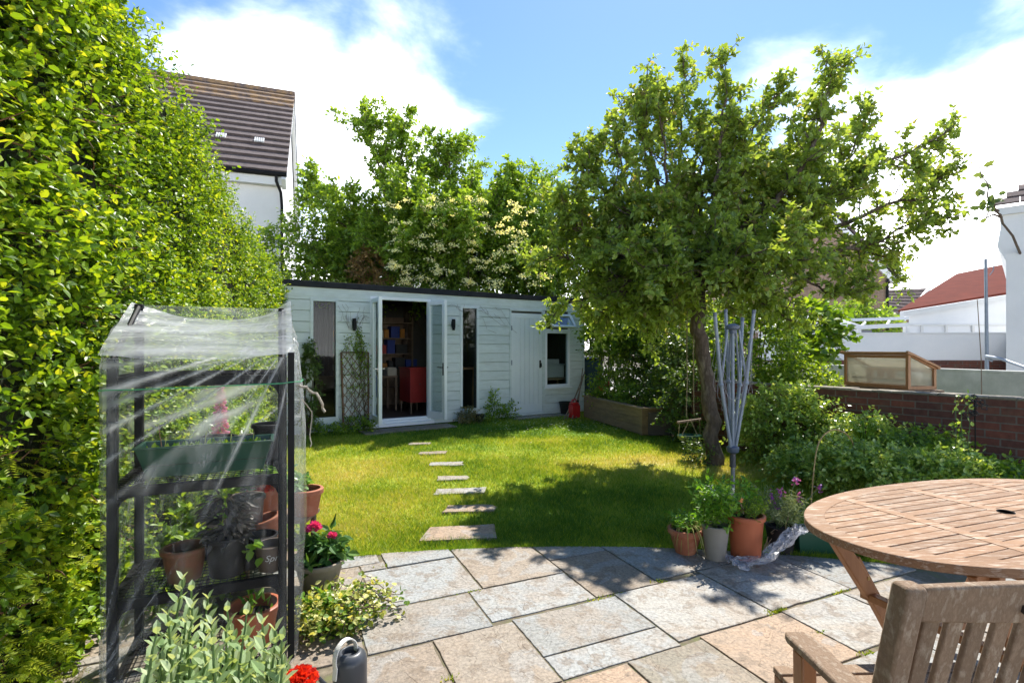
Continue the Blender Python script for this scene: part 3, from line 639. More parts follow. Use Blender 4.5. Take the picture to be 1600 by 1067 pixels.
b.build('inner_growth', M_inner, hd, flat=True)
lm = MB(); sm = MB(); rh = np.random.default_rng(12)
for y0, y1, dens, L in ((.6, 1.6, 420, .044), (1.6, 2.6, 900, .041), (2.6, 3.6, 1000, .037), (3.6, 5, 860, .033), (5, 7, 600, .034), (7, 9.35, 420, .040)):
    n = int((y1 - y0) * 3.2 * dens); y = rh.uniform(y0, y1, n); t_ = rh.uniform(0.01, 1, n); z = t_ * (hz(y) - .05)
    pp = np.stack([hx(y), y, z], 1); bul = .09 * vnoise(pp, 2.2, 31) + .07 * vnoise(pp, 6.5, 32)
    x = hx(y) - .10 + bul - rh.uniform(0, .10, n) - .25 * np.clip((t_ - .9) / .1, 0, 1) ** 2
    S = np.stack([x, y, z], 1); D = np.stack([rh.uniform(.3, 1.1, n), rh.normal(size=n) * .45 - .15, rh.uniform(-.1, 1.0, n)], 1)
    keep = np.ones(n, bool); q = (z < .95) & (y < 2.2); keep &= ~(q & (vnoise(S, 4.5, 40) > .35))
    hole = (vnoise(S, 4.6, 47) > .62) | ((y < 2.5) & (vnoise(S, 5.5, 49) > .40)); keep &= ~hole
    S, D = S[keep], D[keep]; vb = .50 + .13 * vnoise(S, 2.4, 33) + .10 * vnoise(S, 9, 34)
    twigs(lm, sm, S, D, rh.uniform(.07, .17, len(S)), 7, L * (1 + .18 * vnoise(S, 6, 3)).mean(), vb, .27, .15, 1.0, 'ov', .9, .0018, True, rh)
# top fringe shoots
n = 2600; y = rh.uniform(1.6, 9.3, n) ** 1.0; x = hx(y) - rh.uniform(.05, .9, n); S = np.stack([x, y, hz(y) - .12 + .06 * vnoise(np.stack([x, y, y], 1), 3, 8)], 1)
D = np.stack([rh.normal(size=n) * .4, rh.normal(size=n) * .4, np.ones(n)], 1); twigs(lm, sm, S, D, rh.uniform(.08, .22, n), 8, .036, .55, .2, .05, 1.05, 'ov', .9, .0018, True, rh)
lm.build('foliage', M_hedge, hd); sm.build('twigs', M_greenstem, hd)
# yew sprays low at the near end and bare brown twigs where it is thin
ym = MB(); ys2 = MB(); n = 520; y = rh.uniform(.7, 2.3, n); z = rh.uniform(0, 1.05, n)
S = np.stack([hx(y) - .12 + rh.uniform(-.05, .05, n), y, z], 1); D = np.stack([rh.uniform(.6, 1, n), rh.uniform(-.5, .6, n), rh.uniform(-.4, .5, n)], 1); D = nrm(D); Ln = rh.uniform(.08, .17, n)
sd = nrm(np.cross(D, np.array([0, 0, 1.])))
for k in range(15):
    for sg in (-1, 1):
        t_ = (k + .5) / 15; pos = S + D * (Ln * t_)[:, None] + np.array([0, 0, -.3]) * (Ln * t_ * t_)[:, None]
        leaves(ym, pos, D * .6 + sd * sg + rh.normal(size=(n, 3)) * .08, np.tile((0, 0, 1.), (n, 1)) + rh.normal(size=(n, 3)) * .1, .026 * (1.1 - .6 * abs(t_ - .4)), .45 + .25 * t_ + .15 * vnoise(S, 4, 3), .30, 'di')
ym.build('yew_sprays', M_yew, hd)
bm_ = MB()
M_brown = surf('brown_twigs', (.24, .12, .06), (.15, .07, .035), 12, .8, .3)
for i in range(320):
    y = rh.uniform(.9, 2.9); z = rh.uniform(.2, 2.8); p = np.array([hx(y) - .12, y, z]); d = nrm(np.array([rh.uniform(.3, 1), rh.normal() * .8, rh.normal() * .7]))
    bm_.tube([p, p + d * .06 + rh.normal(size=3) * .01, p + d * rh.uniform(.08, .15) + rh.normal(size=3) * .02], [.004, .003, .0012], 5)
tag(bm_.build('brown_twigs', M_brown, hd), kind='stuff')

# ------------------------------------------------------------------ white house beyond the garden room
hc = P(440, 272, 13.0); MH = frame((hc[0], hc[1], 0), -.939, -.344)   # local x runs left along the eaves, local y comes towards the garden
ev = hc[2]; rgz = 9.62; rr_ = 4.2; wdt = 9.0
hs = thing('white_house', 'white rendered house with brown tiled roof rising behind the hedge', 'house', (hc[0], hc[1], 0))
w = MB(MH); w.box(.03, wdt, -8.4 + .2, -.2, 0, ev - .1)
w.prism_y([(0, 0), (1, 0)], 0, 0) if False else None
gab = [(-8.2, ev - .1), (-.2, ev - .1), (-rr_, rgz - .25)]
for x0, x1 in ((.03, .25), (wdt - .25, wdt)):
    V = [(x0, y, z) for y, z in gab] + [(x1, y, z) for y, z in gab]; w.add(V, [(0, 1, 2), (5, 4, 3), (0, 3, 4, 1), (1, 4, 5, 2), (2, 5, 3, 0)])
w.build('wall', M_render, hs)
rf = MB(MH); sl = math.hypot(rr_, rgz - ev); uy, uz = -rr_ / sl, (rgz - ev) / sl; nr_ = 15; ct = sl / nr_
for side in (0, 1):
    for i in range(nr_):
        xx = -.12
        t0, t1 = i * ct, (i + 1) * ct + .04
        tw_ = .33; nx_ = int((wdt + .2) / tw_)
        for j in range(nx_):
            x0, x1 = -.12 + j * tw_, -.12 + (j + 1) * tw_ - .0015; v = rng.uniform(.25, .68) if i < nr_ - 3 else rng.uniform(.72, 1)
            def q3(t_, h):
                y, z = uy * t_ + (-uz * 0) , ev + uz * t_; y += uz * 0; yy, z2 = y - (-uz) * h * 1.0, z + (-uy) * h
                return (yy if side == 0 else -8.4 - yy, z2)
            a_, b_, c_, d_ = q3(t0, .09), q3(t1, .02), q3(t1, .0), q3(t0, .0)
            V = [(x, p[0], p[1]) for x in (x0, x1) for p in (a_, b_, c_, d_)]
            rf.add(V, [(0, 1, 2, 3), (7, 6, 5, 4), (0, 4, 5, 1), (1, 5, 6, 2), (2, 6, 7, 3), (3, 7, 4, 0)], v)
rf.box(-.13, wdt + .1, -rr_ - .11, -rr_ + .11, rgz - .02, rgz + .10, .9)
m_, t, bs, out = newmat('lichen_tiles'); av = attr_n(t); nl_ = noise_n(t, 3.5, 8, .75)
cl_ = mix_n(t, 1.0, ramp_n(t, noise_n(t, 6, 8, .7), [(.3, (.15, .118, .112)), (.7, (.085, .07, .07))]), ramp_n(t, av, [(0, (.82,) * 3), (1, (1.2,) * 3)]), 'MULTIPLY')
cl_ = mix_n(t, math_n(t, 'MULTIPLY', math_n(t, 'GREATER_THAN', av, .7), ramp_n(t, nl_, [(.42, (0,) * 3), (.58, (.8,) * 3)])), cl_, (.33, .21, .10))
cl_ = mix_n(t, ramp_n(t, noise_n(t, 9, 6, .8), [(.66, (0,) * 3), (.72, (.6,) * 3)]), cl_, (.30, .27, .22)); t.links.new(cl_, bs.inputs['Base Color']); bs.inputs['Roughness'].default_value = .9; bs.inputs['Specular IOR Level'].default_value = .2; bump_n(t, bs, noise_n(t, 40, 6, .6), .5, .01)
roof = rf.build('roof', m_, hs)
M_whtrim = surf('white_trim', (.70, .71, .70), (.64, .65, .64), 2, .5, .1)
for xv in (.50, 1.40):
    vt = MB(MH)
    tt = sl * .27; y, z = uy * tt, ev + uz * tt
    for k in range(5): vt.slab([(xv + .05 * k, y + .07 + 0, z + .06), (xv + .05 * k + .035, y + .07, z + .06), (xv + .05 * k + .035, y + .07 - .17, z + .06 + .16), (xv + .05 * k, y + .07 - .17, z + .06 + .16)], .03)
    vt.build('roof_vent', M_whtrim, roof)
f = MB(MH); f.box(-.1, wdt, -.23, -.02, ev - .28, ev - .06); f.build('fascia', M_whtrim, hs)
f = MB(MH); f.tube([(-.12, .03, ev - .02), (wdt, .03, ev - .02)], .06, 8); f.build('gutter', M_black, hs)
f = MB(MH); f.tube([(.12, .03, ev - .06), (.12, .02, ev - .2), (.02, -.06, ev - .45), (.0, -.12, ev - .75), (0.0, -.14, 0)], .035, 8); f.build('downpipe', M_black, hs)
f = MB(MH)
for side in (0, 1):
    pts_ = [(0.12 if side == 0 else -8.52, ev - .16), (-rr_, rgz - .03), (-rr_, rgz - .28), (-.12 if side == 0 else -8.28, ev - .35)]
    V = [(x, y, z) for x in (-.10, .0) for y, z in pts_]; f.add(V, [(0, 1, 2, 3), (7, 6, 5, 4), (0, 4, 5, 1), (1, 5, 6, 2), (2, 6, 7, 3), (3, 7, 4, 0)])
f.build('bargeboard', M_whtrim, hs)
f = MB(MH)
f.obox((-.11, -rr_, rgz + .03), (-.11, -8.5, ev - .0), .03, .10); f.build('verge_edge', M_black, hs)

# ------------------------------------------------------------------ walls on the right
def brick_mat(name, c1, c2, mortar, sc=1):
    m, t, bs, out = newmat(name); tc = t.nodes.new('ShaderNodeTexCoord'); sp = t.nodes.new('ShaderNodeSeparateXYZ'); t.links.new(tc.outputs['Object'], sp.inputs[0])
    cb = t.nodes.new('ShaderNodeCombineXYZ'); t.links.new(math_n(t, 'ADD', math_n(t, 'MULTIPLY', sp.outputs[0], .555), math_n(t, 'MULTIPLY', sp.outputs[1], -.832)), cb.inputs[0]); t.links.new(sp.outputs[2], cb.inputs[1])
    b = t.nodes.new('ShaderNodeTexBrick'); t.links.new(cb.outputs[0], b.inputs[0]); b.inputs['Scale'].default_value = sc
    b.inputs['Brick Width'].default_value = .225; b.inputs['Row Height'].default_value = .075; b.inputs['Mortar Size'].default_value = .007; b.inputs['Mortar Smooth'].default_value = .2; b.inputs['Bias'].default_value = -.2
    b.inputs['Color1'].default_value = (*c1, 1); b.inputs['Color2'].default_value = (*c2, 1); b.inputs['Mortar'].default_value = (*mortar, 1)
    n = noise_n(t, 18, 8, .7); col = mix_n(t, .8, b.outputs['Color'], ramp_n(t, n, [(.3, (.6,) * 3), (.7, (1.3,) * 3)]), 'MULTIPLY')
    n2 = noise_n(t, 2.2, 5, .6); col = mix_n(t, math_n(t, 'MULTIPLY', ramp_n(t, n2, [(.52, (0,) * 3), (.64, (1,) * 3)]), .5), col, (.10, .085, .06))
    t.links.new(col, bs.inputs['Base Color']); bs.inputs['Roughness'].default_value = .9
    bump_n(t, bs, math_n(t, 'SUBTRACT', math_n(t, 'MULTIPLY', n, .5), b.outputs['Fac']), .7, .006); return m
M_brick = brick_mat('red_brick', (.17, .055, .036), (.075, .036, .03), (.13, .11, .09))
M_brick_b = brick_mat('buff_brick', (.30, .19, .12), (.25, .15, .10), (.30, .27, .22))
A0 = np.array([6.6, 2.7]); d_ = nrm(np.array([-.555, .832])); 
w0 = np.array([4.88, 4.97]); sA, sB = w0 - d_ * 3.2, w0 + d_ * 3.6
def wall_strip(mb, a, b, th, z0, z1, n=1, wob=0):
    a, b = np.array(a), np.array(b); d = nrm(b - a); nn = np.array([d[1], -d[0]])
    M = np.eye(4); M[:2, 0] = d; M[:2, 1] = nn; M[:2, 3] = a; M[2, 3] = 0
    old = mb.M; mb.M = M; L = np.linalg.norm(b - a); mb.box(0, L, 0, th, z0, z1); mb.M = old
bw_ = thing('brick_wall', 'low weathered red brick garden wall on the right', 'wall', (w0[0], w0[1], 0))
w = MB(); wall_strip(w, sA, sB, -.21, -.1, .90); w.build('brickwork', M_brick, bw_, bevel=.004)
w = MB(); n_ = 34; L_ = np.linalg.norm(sB - sA)
for i in range(n_):
    a_ = sA + d_ * L_ * i / n_; b_ = sA + d_ * (L_ * (i + 1) / n_ - .006); wall_strip(w, a_ + np.array([d_[1], -d_[0]]) * .005 * 0, b_, -.215 - rng.uniform(0, .008), .901, .922 + rng.uniform(-.008, .006))
w.build('coping', surf('old_mortar_cap', (.40, .36, .31), (.20, .18, .14), 5, .95, .8, 40, c3=(.30, .26, .22)), bw_, bevel=.005)
w = MB(); n_in = np.array([-d_[1], d_[0]]); 
for s_ in (.55,):
    a_ = w0 + d_ * s_; wall_strip(w, a_ + (-n_in) * -.001 + n_in * .001, a_ + d_ * .20 + n_in * .001, .012, .72, .79)
tag(w.build('air_brick', M_render, bevel=.003), 'pale rendered patch set in the red brick wall', 'vent brick')
cw = thing('concrete_wall', 'pale weathered concrete wall beyond the brick wall', 'wall', (6.5, 9, 0))
c1, c2 = P(1600, 580, 7.4), P(1222, 567, 11.7); dd_ = nrm((c2 - c1)[:2]); a_, b_ = c1[:2] - dd_ * 3, c2[:2] + dd_ * .6
w = MB(); wall_strip(w, a_, b_, .15, -.1, 1.02); w.build('wall_face', M_conc, cw)
w = MB(); wall_strip(w, a_ - .0, b_, .19, 1.021, 1.06); w.build('coping', M_conc, cw, bevel=.005)
ww = thing('white_boundary_wall', 'white painted boundary wall on a dark brick base behind the cold frame', 'wall', (10, 14, 0))
pL, pR = P(1185, 521, 14.2), P(1572, 520, 13.6)
w = MB(); wall_strip(w, pL[:2], pR[:2], .2, -.1, 1.08); w.build('brick_base', M_brick, ww)
w = MB(); wall_strip(w, pL[:2], pR[:2], .17, 1.081, 1.78)
M_wpaint = surf('white_wall_paint', (.78, .80, .82), (.72, .75, .78), 2, .7, .3, 30); w.build('painted_panel', M_wpaint, ww)
w = MB()
for i in range(5):
    q = pL[:2] + (pR - pL)[:2] * (i + .5) / 5; w.box(q[0] - .04, q[0] + .04, q[1] - .06, q[1] - .005, 1.08, 1.80)
w.build('post', M_wpaint, ww)
w = MB(); wall_strip(w, pL[:2], pR[:2] + 0, .20, 1.781, 1.81); w.build('coping', M_wpaint, ww)

# cold frame standing behind the brick wall
cf = thing('cold_frame', 'cedar cold frame with clear panels and sloping lid above the brick wall', 'cold frame', P(1390, 600, 6.6))
def Zp(py, D): return CH + (HZ - py) / FPX * D
cfd = nrm(np.array([.2, -.98])); b_ = np.array([4.57, 6.0]); Lx = .90; a_ = b_ - cfd * Lx; zb = .905
Mc = frame((a_[0], a_[1], 0), cfd[0], cfd[1]); F = MB(Mc); Wd = .40; zt = 1.335; zlow = 1.16
for x in (0, Lx - .035):
    F.box(x, x + .035, 0, .035, zb, zt - .02); F.box(x, x + .035, Wd - .035, Wd, zb, zlow - .02)
    F.obox((x + .0175, .0, zt - .01), (x + .0175, Wd, zlow - .01), .034, .03)
F.box(.036, Lx - .036, .002, .030, zb, zb + .045); F.box(.036, Lx - .036, .002, .030, zt - .065, zt - .03); F.box(.036, Lx - .036, Wd - .03, Wd, zb, zb + .04); F.box(.036, Lx - .036, Wd - .03, Wd, zlow - .06, zlow - .03)
for x in (.001, Lx - .034): F.box(x, x + .033, .036, Wd - .036, zb, zb + .04)
F.build('frame', M_cedar, cf, bevel=.002)
F = MB(Mc); F.slab([(-.03, -.04, zt + .012), (Lx + .03, -.04, zt + .012), (Lx + .03, .03, zt - .005), (-.03, .03, zt - .005)], .025); F.obox((-.01, -.03, zt + .01), (-.01, Wd + .03, zlow + .0), .03, .025); F.obox((Lx + .01, -.03, zt + .01), (Lx + .01, Wd + .03, zlow), .03, .025); F.box(-.02, Lx + .02, Wd - .0, Wd + .03, zlow - .02, zlow + .01)
F.build('lid', M_cedar, cf, bevel=.002)
m_, t, bs, out = newmat('twinwall_panel'); t.nodes.remove(bs); tr = t.nodes.new('ShaderNodeBsdfTransparent'); tr.inputs[0].default_value = (.9, .9, .85, 1); df = t.nodes.new('ShaderNodeBsdfTranslucent'); df.inputs[0].default_value = (.7, .68, .6, 1); d2 = t.nodes.new('ShaderNodeBsdfPrincipled'); d2.inputs['Base Color'].default_value = (.55, .53, .46, 1); d2.inputs['Roughness'].default_value = .2
m1 = t.nodes.new('ShaderNodeMixShader'); m1.inputs[0].default_value = .5; t.links.new(df.outputs[0], m1.inputs[1]); t.links.new(d2.outputs[0], m1.inputs[2])
m2 = t.nodes.new('ShaderNodeMixShader'); m2.inputs[0].default_value = .42; t.links.new(tr.outputs[0], m2.inputs[1]); t.links.new(m1.outputs[0], m2.inputs[2]); t.links.new(m2.outputs[0], out.inputs['Surface']); M_twin = m_
F = MB(Mc); F.box(.036, Lx - .036, .013, .018, zb + .046, zt - .066); F.build('front_panel', M_twin, cf)
F = MB(Mc)
for x in (.015, Lx - .02): F = MB(Mc); F.add([(x, .036, zb + .041), (x, Wd - .036, zb + .041), (x, Wd - .036, zlow - .04), (x, .036, zt - .03)], [(0, 1, 2, 3)]); F.build('side_panel', M_twin, cf, solid=.003)
F = MB(Mc); F.slab([(.02, .03, zt - .012), (Lx - .02, .03, zt - .012), (Lx - .02, Wd, zlow - .012), (.02, Wd, zlow - .012)], .004); F.build('lid_panel', M_twin, cf)
F = MB(Mc); F.box(.06, Lx - .06, .06, .33, zb + .10, zb + .115); F.build('shelf', M_oldwood, cf)
for i, (x, y) in enumerate(((.2, .2), (.34, .22), (.5, .2))):
    F = MB(Mc); F.lathe([(.035, 0), (.045, .08), (.05, .082), (.05, .10), (.042, .10), (.036, .03)], (x, y, zb + .117), 14); tag(F.build('plant_pot', M_terra), ['small pot at the left inside the cold frame', 'middle small pot inside the cold frame', 'small pot at the right inside the cold frame'][i], 'plant pot', 'pots inside the cold frame')
tb = thing('staging_bench', 'slatted bench behind the brick wall under the cold frame', 'bench', (a_[0], a_[1], 0))
F = MB(Mc)
for i in range(5): F.box(-.05, Lx + .05, -.04 + i * .1, .05 + i * .1, .865, .900)
F.build('top', M_oldwood, tb)
for x in (0, Lx - .05):
    for y in (0, .38): F = MB(Mc); F.box(x, x + .05, y - .02, y + .03, 0, .864); F.build('leg', M_oldwood, tb)

# ------------------------------------------------------------------ neighbouring buildings on the right
nh = thing('white_house', 'tall white house with a flared wall at the right edge of the picture', 'house', P(1600, 545, 9.2))
D0 = 9.2; xl = P(1572, 0, D0)[0]; ze = Zp(336, D0); zm = Zp(383, D0); zw = Zp(408, D0); kx = 1 / 1.55   # along the turned wall
MN = frame((xl, D0, 0), .71, -.70); xu, xm = -.07 * kx, -.18 * kx
w = MB(MN); w.prism_y([(0, -.1), (5, -.1), (5, ze), (xu, ze), (xm, zm), (0, zw)], 0, 6); w.build('wall', M_render, nh)
w = MB(MN); w.prism_y([(xu - .05, ze + .001), (5, ze + .001), (5, ze + .13), (xu - .07, ze + .13)], -.05, 6.05); w.build('fascia', M_whtrim, nh)
w = MB(MN); zr = ze + .13
for i in range(14):
    t0, t1 = i * .2, i * .2 + .215
    for j in range(18):
        x0 = -.15 + j * .33 + t0 * .75; y0, y1 = -.12 + t0, -.12 + t1
        if x0 > 5.4: continue
        w.slab([(x0, y0, zr + .06 + t0 * .72), (x0 + .32, y0, zr + .06 + t0 * .72), (x0 + .32, y1, zr + .035 + t1 * .72), (x0, y1, zr + .035 + t1 * .72)], .03, rng.uniform(.2, .9))
w.build('roof', M_tile, nh)
ex = thing('extension', 'low white extension with a red tiled roof beside the white house', 'extension', P(1490, 545, 14.6))
e1, e2 = P(1420, 520, 14.6), P(1574, 520, 14.6); z1a, z1b = Zp(492, 14.6), Zp(467, 14.6)
w = MB(); w.prism_dir([(e1[0], -.1), (e2[0], -.1), (e2[0], z1b), (e1[0], z1a)], 14.6, 3.6, 4); w.build('wall', M_wpaint, ex)
w = MB(); w.prism_y([(e1[0] - .25, z1a - .06), (e2[0], z1b - .02), (e2[0], z1b + .12), (e1[0] - .25, z1a + .09)], 14.45, 14.6); 
for px in (1440, 1478, 1520): x = P(px, 0, 14.58)[0]; w.box(x - .03, x + .03, 14.55, 14.599, 1.2, Zp(507, 14.58))
w.box(e1[0], e2[0], 14.56, 14.599, Zp(509, 14.58), Zp(506.8, 14.58)); w.build('trim', M_whtrim, ex)
w = MB(); q = [P(1404, 489, 14.9), P(1580, 460, 14.9), P(1580, 414, 19), P(1495, 431, 19)]
w.slab(q[::-1], .08); w.build('roof', M_tilered, ex)
bh_ = thing('brick_house', 'buff brick house with a white edged gable behind the apple tree', 'house', P(1340, 545, 30))
D0 = 30; g1, g2 = P(1180, 440, D0), P(1388, 440, D0); ea = Zp(436, D0); rp = P(1290, 335, D0)
w = MB(); w.prism_y([(g1[0], -.1), (g2[0], -.1), (g2[0], ea), (rp[0], rp[2]), (g1[0], ea)], D0, D0 + 9); w.build('wall', M_brick_b, bh_)
w = MB()
for s1, s2 in (((g2[0] + .5, ea - .4), rp[[0, 2]]), ((g1[0] - .5, ea - .4), rp[[0, 2]])): w.obox((s1[0], D0 - .1, s1[1] + .02), (s2[0], D0 - .1, s2[1] + .1), .12, .32, up=(0, 0, 1))
w.build('bargeboard', M_whtrim, bh_)
w = MB()
for s1 in ((g2[0] + .65, ea - .42), (g1[0] - .65, ea - .42)): w.slab([(s1[0], D0 - .2, s1[1] + .25), (rp[0], D0 - .2, rp[2] + .42), (rp[0], D0 + 9.2, rp[2] + .42), (s1[0], D0 + 9.2, s1[1] + .25)], .14)
w.build('roof', M_tile, bh_)
w = MB(); w.tube([(g2[0] - .1, D0 - .08, 0), (g2[0] - .1, D0 - .08, ea)], .07, 8); w.build('downpipe', M_black, bh_)
gh = thing('grey_roofed_house', 'distant house with a low grey tiled roof between brick house and red roof', 'house', P(1410, 545, 36))
D0 = 36; q = [P(1376, 492, D0), P(1412, 500, D0), P(1452, 450, D0 + 3), P(1388, 453, D0 + 3)]
w = MB(); w.box(q[0][0], P(1435, 0, D0)[0], D0 + .4, D0 + 8, -.1, Zp(494, D0)); w.build('wall', M_brick_b, gh)
w = MB(); nrow = 9
for i in range(nrow):
    a0_, a1_ = q[0] + (q[3] - q[0]) * i / nrow, q[1] + (q[2] - q[1]) * i / nrow; b0_, b1_ = q[0] + (q[3] - q[0]) * (i + 1) / nrow, q[1] + (q[2] - q[1]) * (i + 1) / nrow; up_ = np.array([0, 0, .06])
    w.slab([a0_ + up_, a1_ + up_, b1_, b0_], .1, rng.uniform(.3, .8))
w.build('roof', M_tile, gh)
w = MB(); w.obox(q[1], q[2], .12, .25); w.build('bargeboard', M_whtrim, gh)
gz = thing('gazebo', 'pale canvas gazebo roof with a patterned valance beyond the white wall', 'gazebo', P(1290, 545, 17))
D0 = 17; L0, L1, tp = P(1206, 515, D0), P(1362, 513, D0), P(1285, 489, D0 + 1.6)
bk0, bk1 = L0 + np.array([0, 3.2, 0]), L1 + np.array([0, 3.2, 0])
w = MB(); V = [L0, L1, bk1, bk0, tp]; w.add(V, [(0, 1, 4), (1, 2, 4), (2, 3, 4), (3, 0, 4)]); w.build('canopy', M_canvas, gz, solid=.02)
w = MB(); w.box(L0[0], L1[0], D0 - .01, D0 + .01, L0[2] - .17, L0[2] - .01)
for i in range(20): x = L0[0] + (L1[0] - L0[0]) * (i + .5) / 20; w.box(x - .03, x + .03, D0 - .02, D0 - .011, L0[2] - .13, L0[2] - .06)
w.build('valance', surf('valance_grey', (.16, .17, .19), (.25, .26, .28), 6, .8, .1), gz)
for x, y in ((L0[0] + .05, D0 + .1), (L1[0] - .05, D0 + .1), (L0[0] + .05, D0 + 3), (L1[0] - .05, D0 + 3)): w = MB(); w.box(x - .03, x + .03, y - .03, y + .03, 0, L0[2] - .03); w.build('leg', M_grey_metal, gz)
pg = thing('pergola', 'white painted pergola beams beside the gazebo roof', 'pergola', P(1390, 545, 16))
w = MB(); w.obox(P(1335, 512, 16), P(1425, 507, 15), .08, .12); w.obox(P(1330, 500, 17.5), P(1422, 497, 15.6), .06, .09); w.obox(P(1345, 511, 15.9), P(1352, 504, 18), .05, .07); w.obox(P(1385, 509, 15.6), P(1390, 501, 17), .05, .07); w.build('beam', M_wpaint, pg)
for px, D_ in ((1417, 15.2), (1340, 16)): w = MB(); x = P(px, 0, D_)[0]; w.box(x - .07, x + .07, D_ - .07, D_ + .07, 0, Zp(509, D_)); w.build('post', M_wpaint, pg)
# tall bare pole and line post in the neighbour's plot
w = MB(); p0, p1 = P(1542, 560, 9), P(1540, 405, 9); w.tube([(p0[0], 9, 0), (p0[0], 9, 1.2), p1], [.03, .028, .022], 8)
w.tube([p1 + np.array([.07, 0, -.28]), p1 + np.array([.13, 0, -.2]), p1 + np.array([.16, 0, -.02])], .007, 6); w.tube([p1, p1 + np.array([.16, 0, .02])], .006, 6)
tag(w.build('clothes_post', M_grey_metal), 'tall thin grey post with a hook at its top against the red roof', 'post')
w = MB(); w.tube([P(1541, 557, 8.9), P(1562, 560, 8.6), P(1610, 577, 8)], [.03, .025, .025], 8); w.tube([P(1541, 557, 8.9), P(1550, 564, 8.8)], .02, 6); bq = P(1610, 577, 8); w.tube([bq, (bq[0], bq[1], 0)], .025, 8)
tag(w.build('line_arm', M_grey_metal), 'grey metal arm reaching across in front of the white house', 'line post')
w = MB(); w.tube([(*G(1540, 700)[:2] * 0 + np.array(P(1535, 612, 5.3)[:2]), .3), P(1533, 560, 5.3), P(1527, 468, 5.3)], [.005, .004, .0035], 6)
tag(w.build('garden_cane', M_oldwood), 'thin upright cane standing at the brick wall', 'cane')
# broken leafy shoot leaning out from the white house
sh = thing('leaning_shoot', 'dark bare shoot with a few leaves leaning out from the white house', 'shoot', P(1596, 402, 9.1))
w = MB(); pth = limb_path([P(1597, 403, 9.15), P(1568, 345, 8.6), P(1550, 318, 8.4), P(1541, 290, 8.3), P(1529, 256, 8.2)], 14, .012); w.tube(pth, np.linspace(.020, .006, 14), 7)
w.tube([P(1560, 330, 8.5), P(1548, 322, 8.45), P(1540, 343, 8.4)], [.02, .014, .008], 6); w.tube([P(1565, 340, 8.55), P(1552, 335, 8.5), P(1541, 341, 8.5)], [.02, .014, .012], 6); w.build('stem', M_twig, sh)
M_lfd = leafm('dull_leaf', [(.05, .09, .03), (.10, .16, .05), (.16, .2, .08)], .35)
w = MB(); r3 = np.random.default_rng(4)
for px, py, n in ((1537, 266, 5), (1533, 295, 5), (1541, 320, 14), (1533, 343, 3), (1552, 312, 5)):
    S = P(px, py, 8.35) + r3.normal(size=(n, 3)) * .035; leaves(w, S, r3.normal(size=(n, 3)), r3.normal(size=(n, 3)) + np.array([0, -1, 0]), r3.uniform(.09, .17, n), r3.uniform(0, .8, n), 1.2)
w.build('foliage', M_lfd, sh)

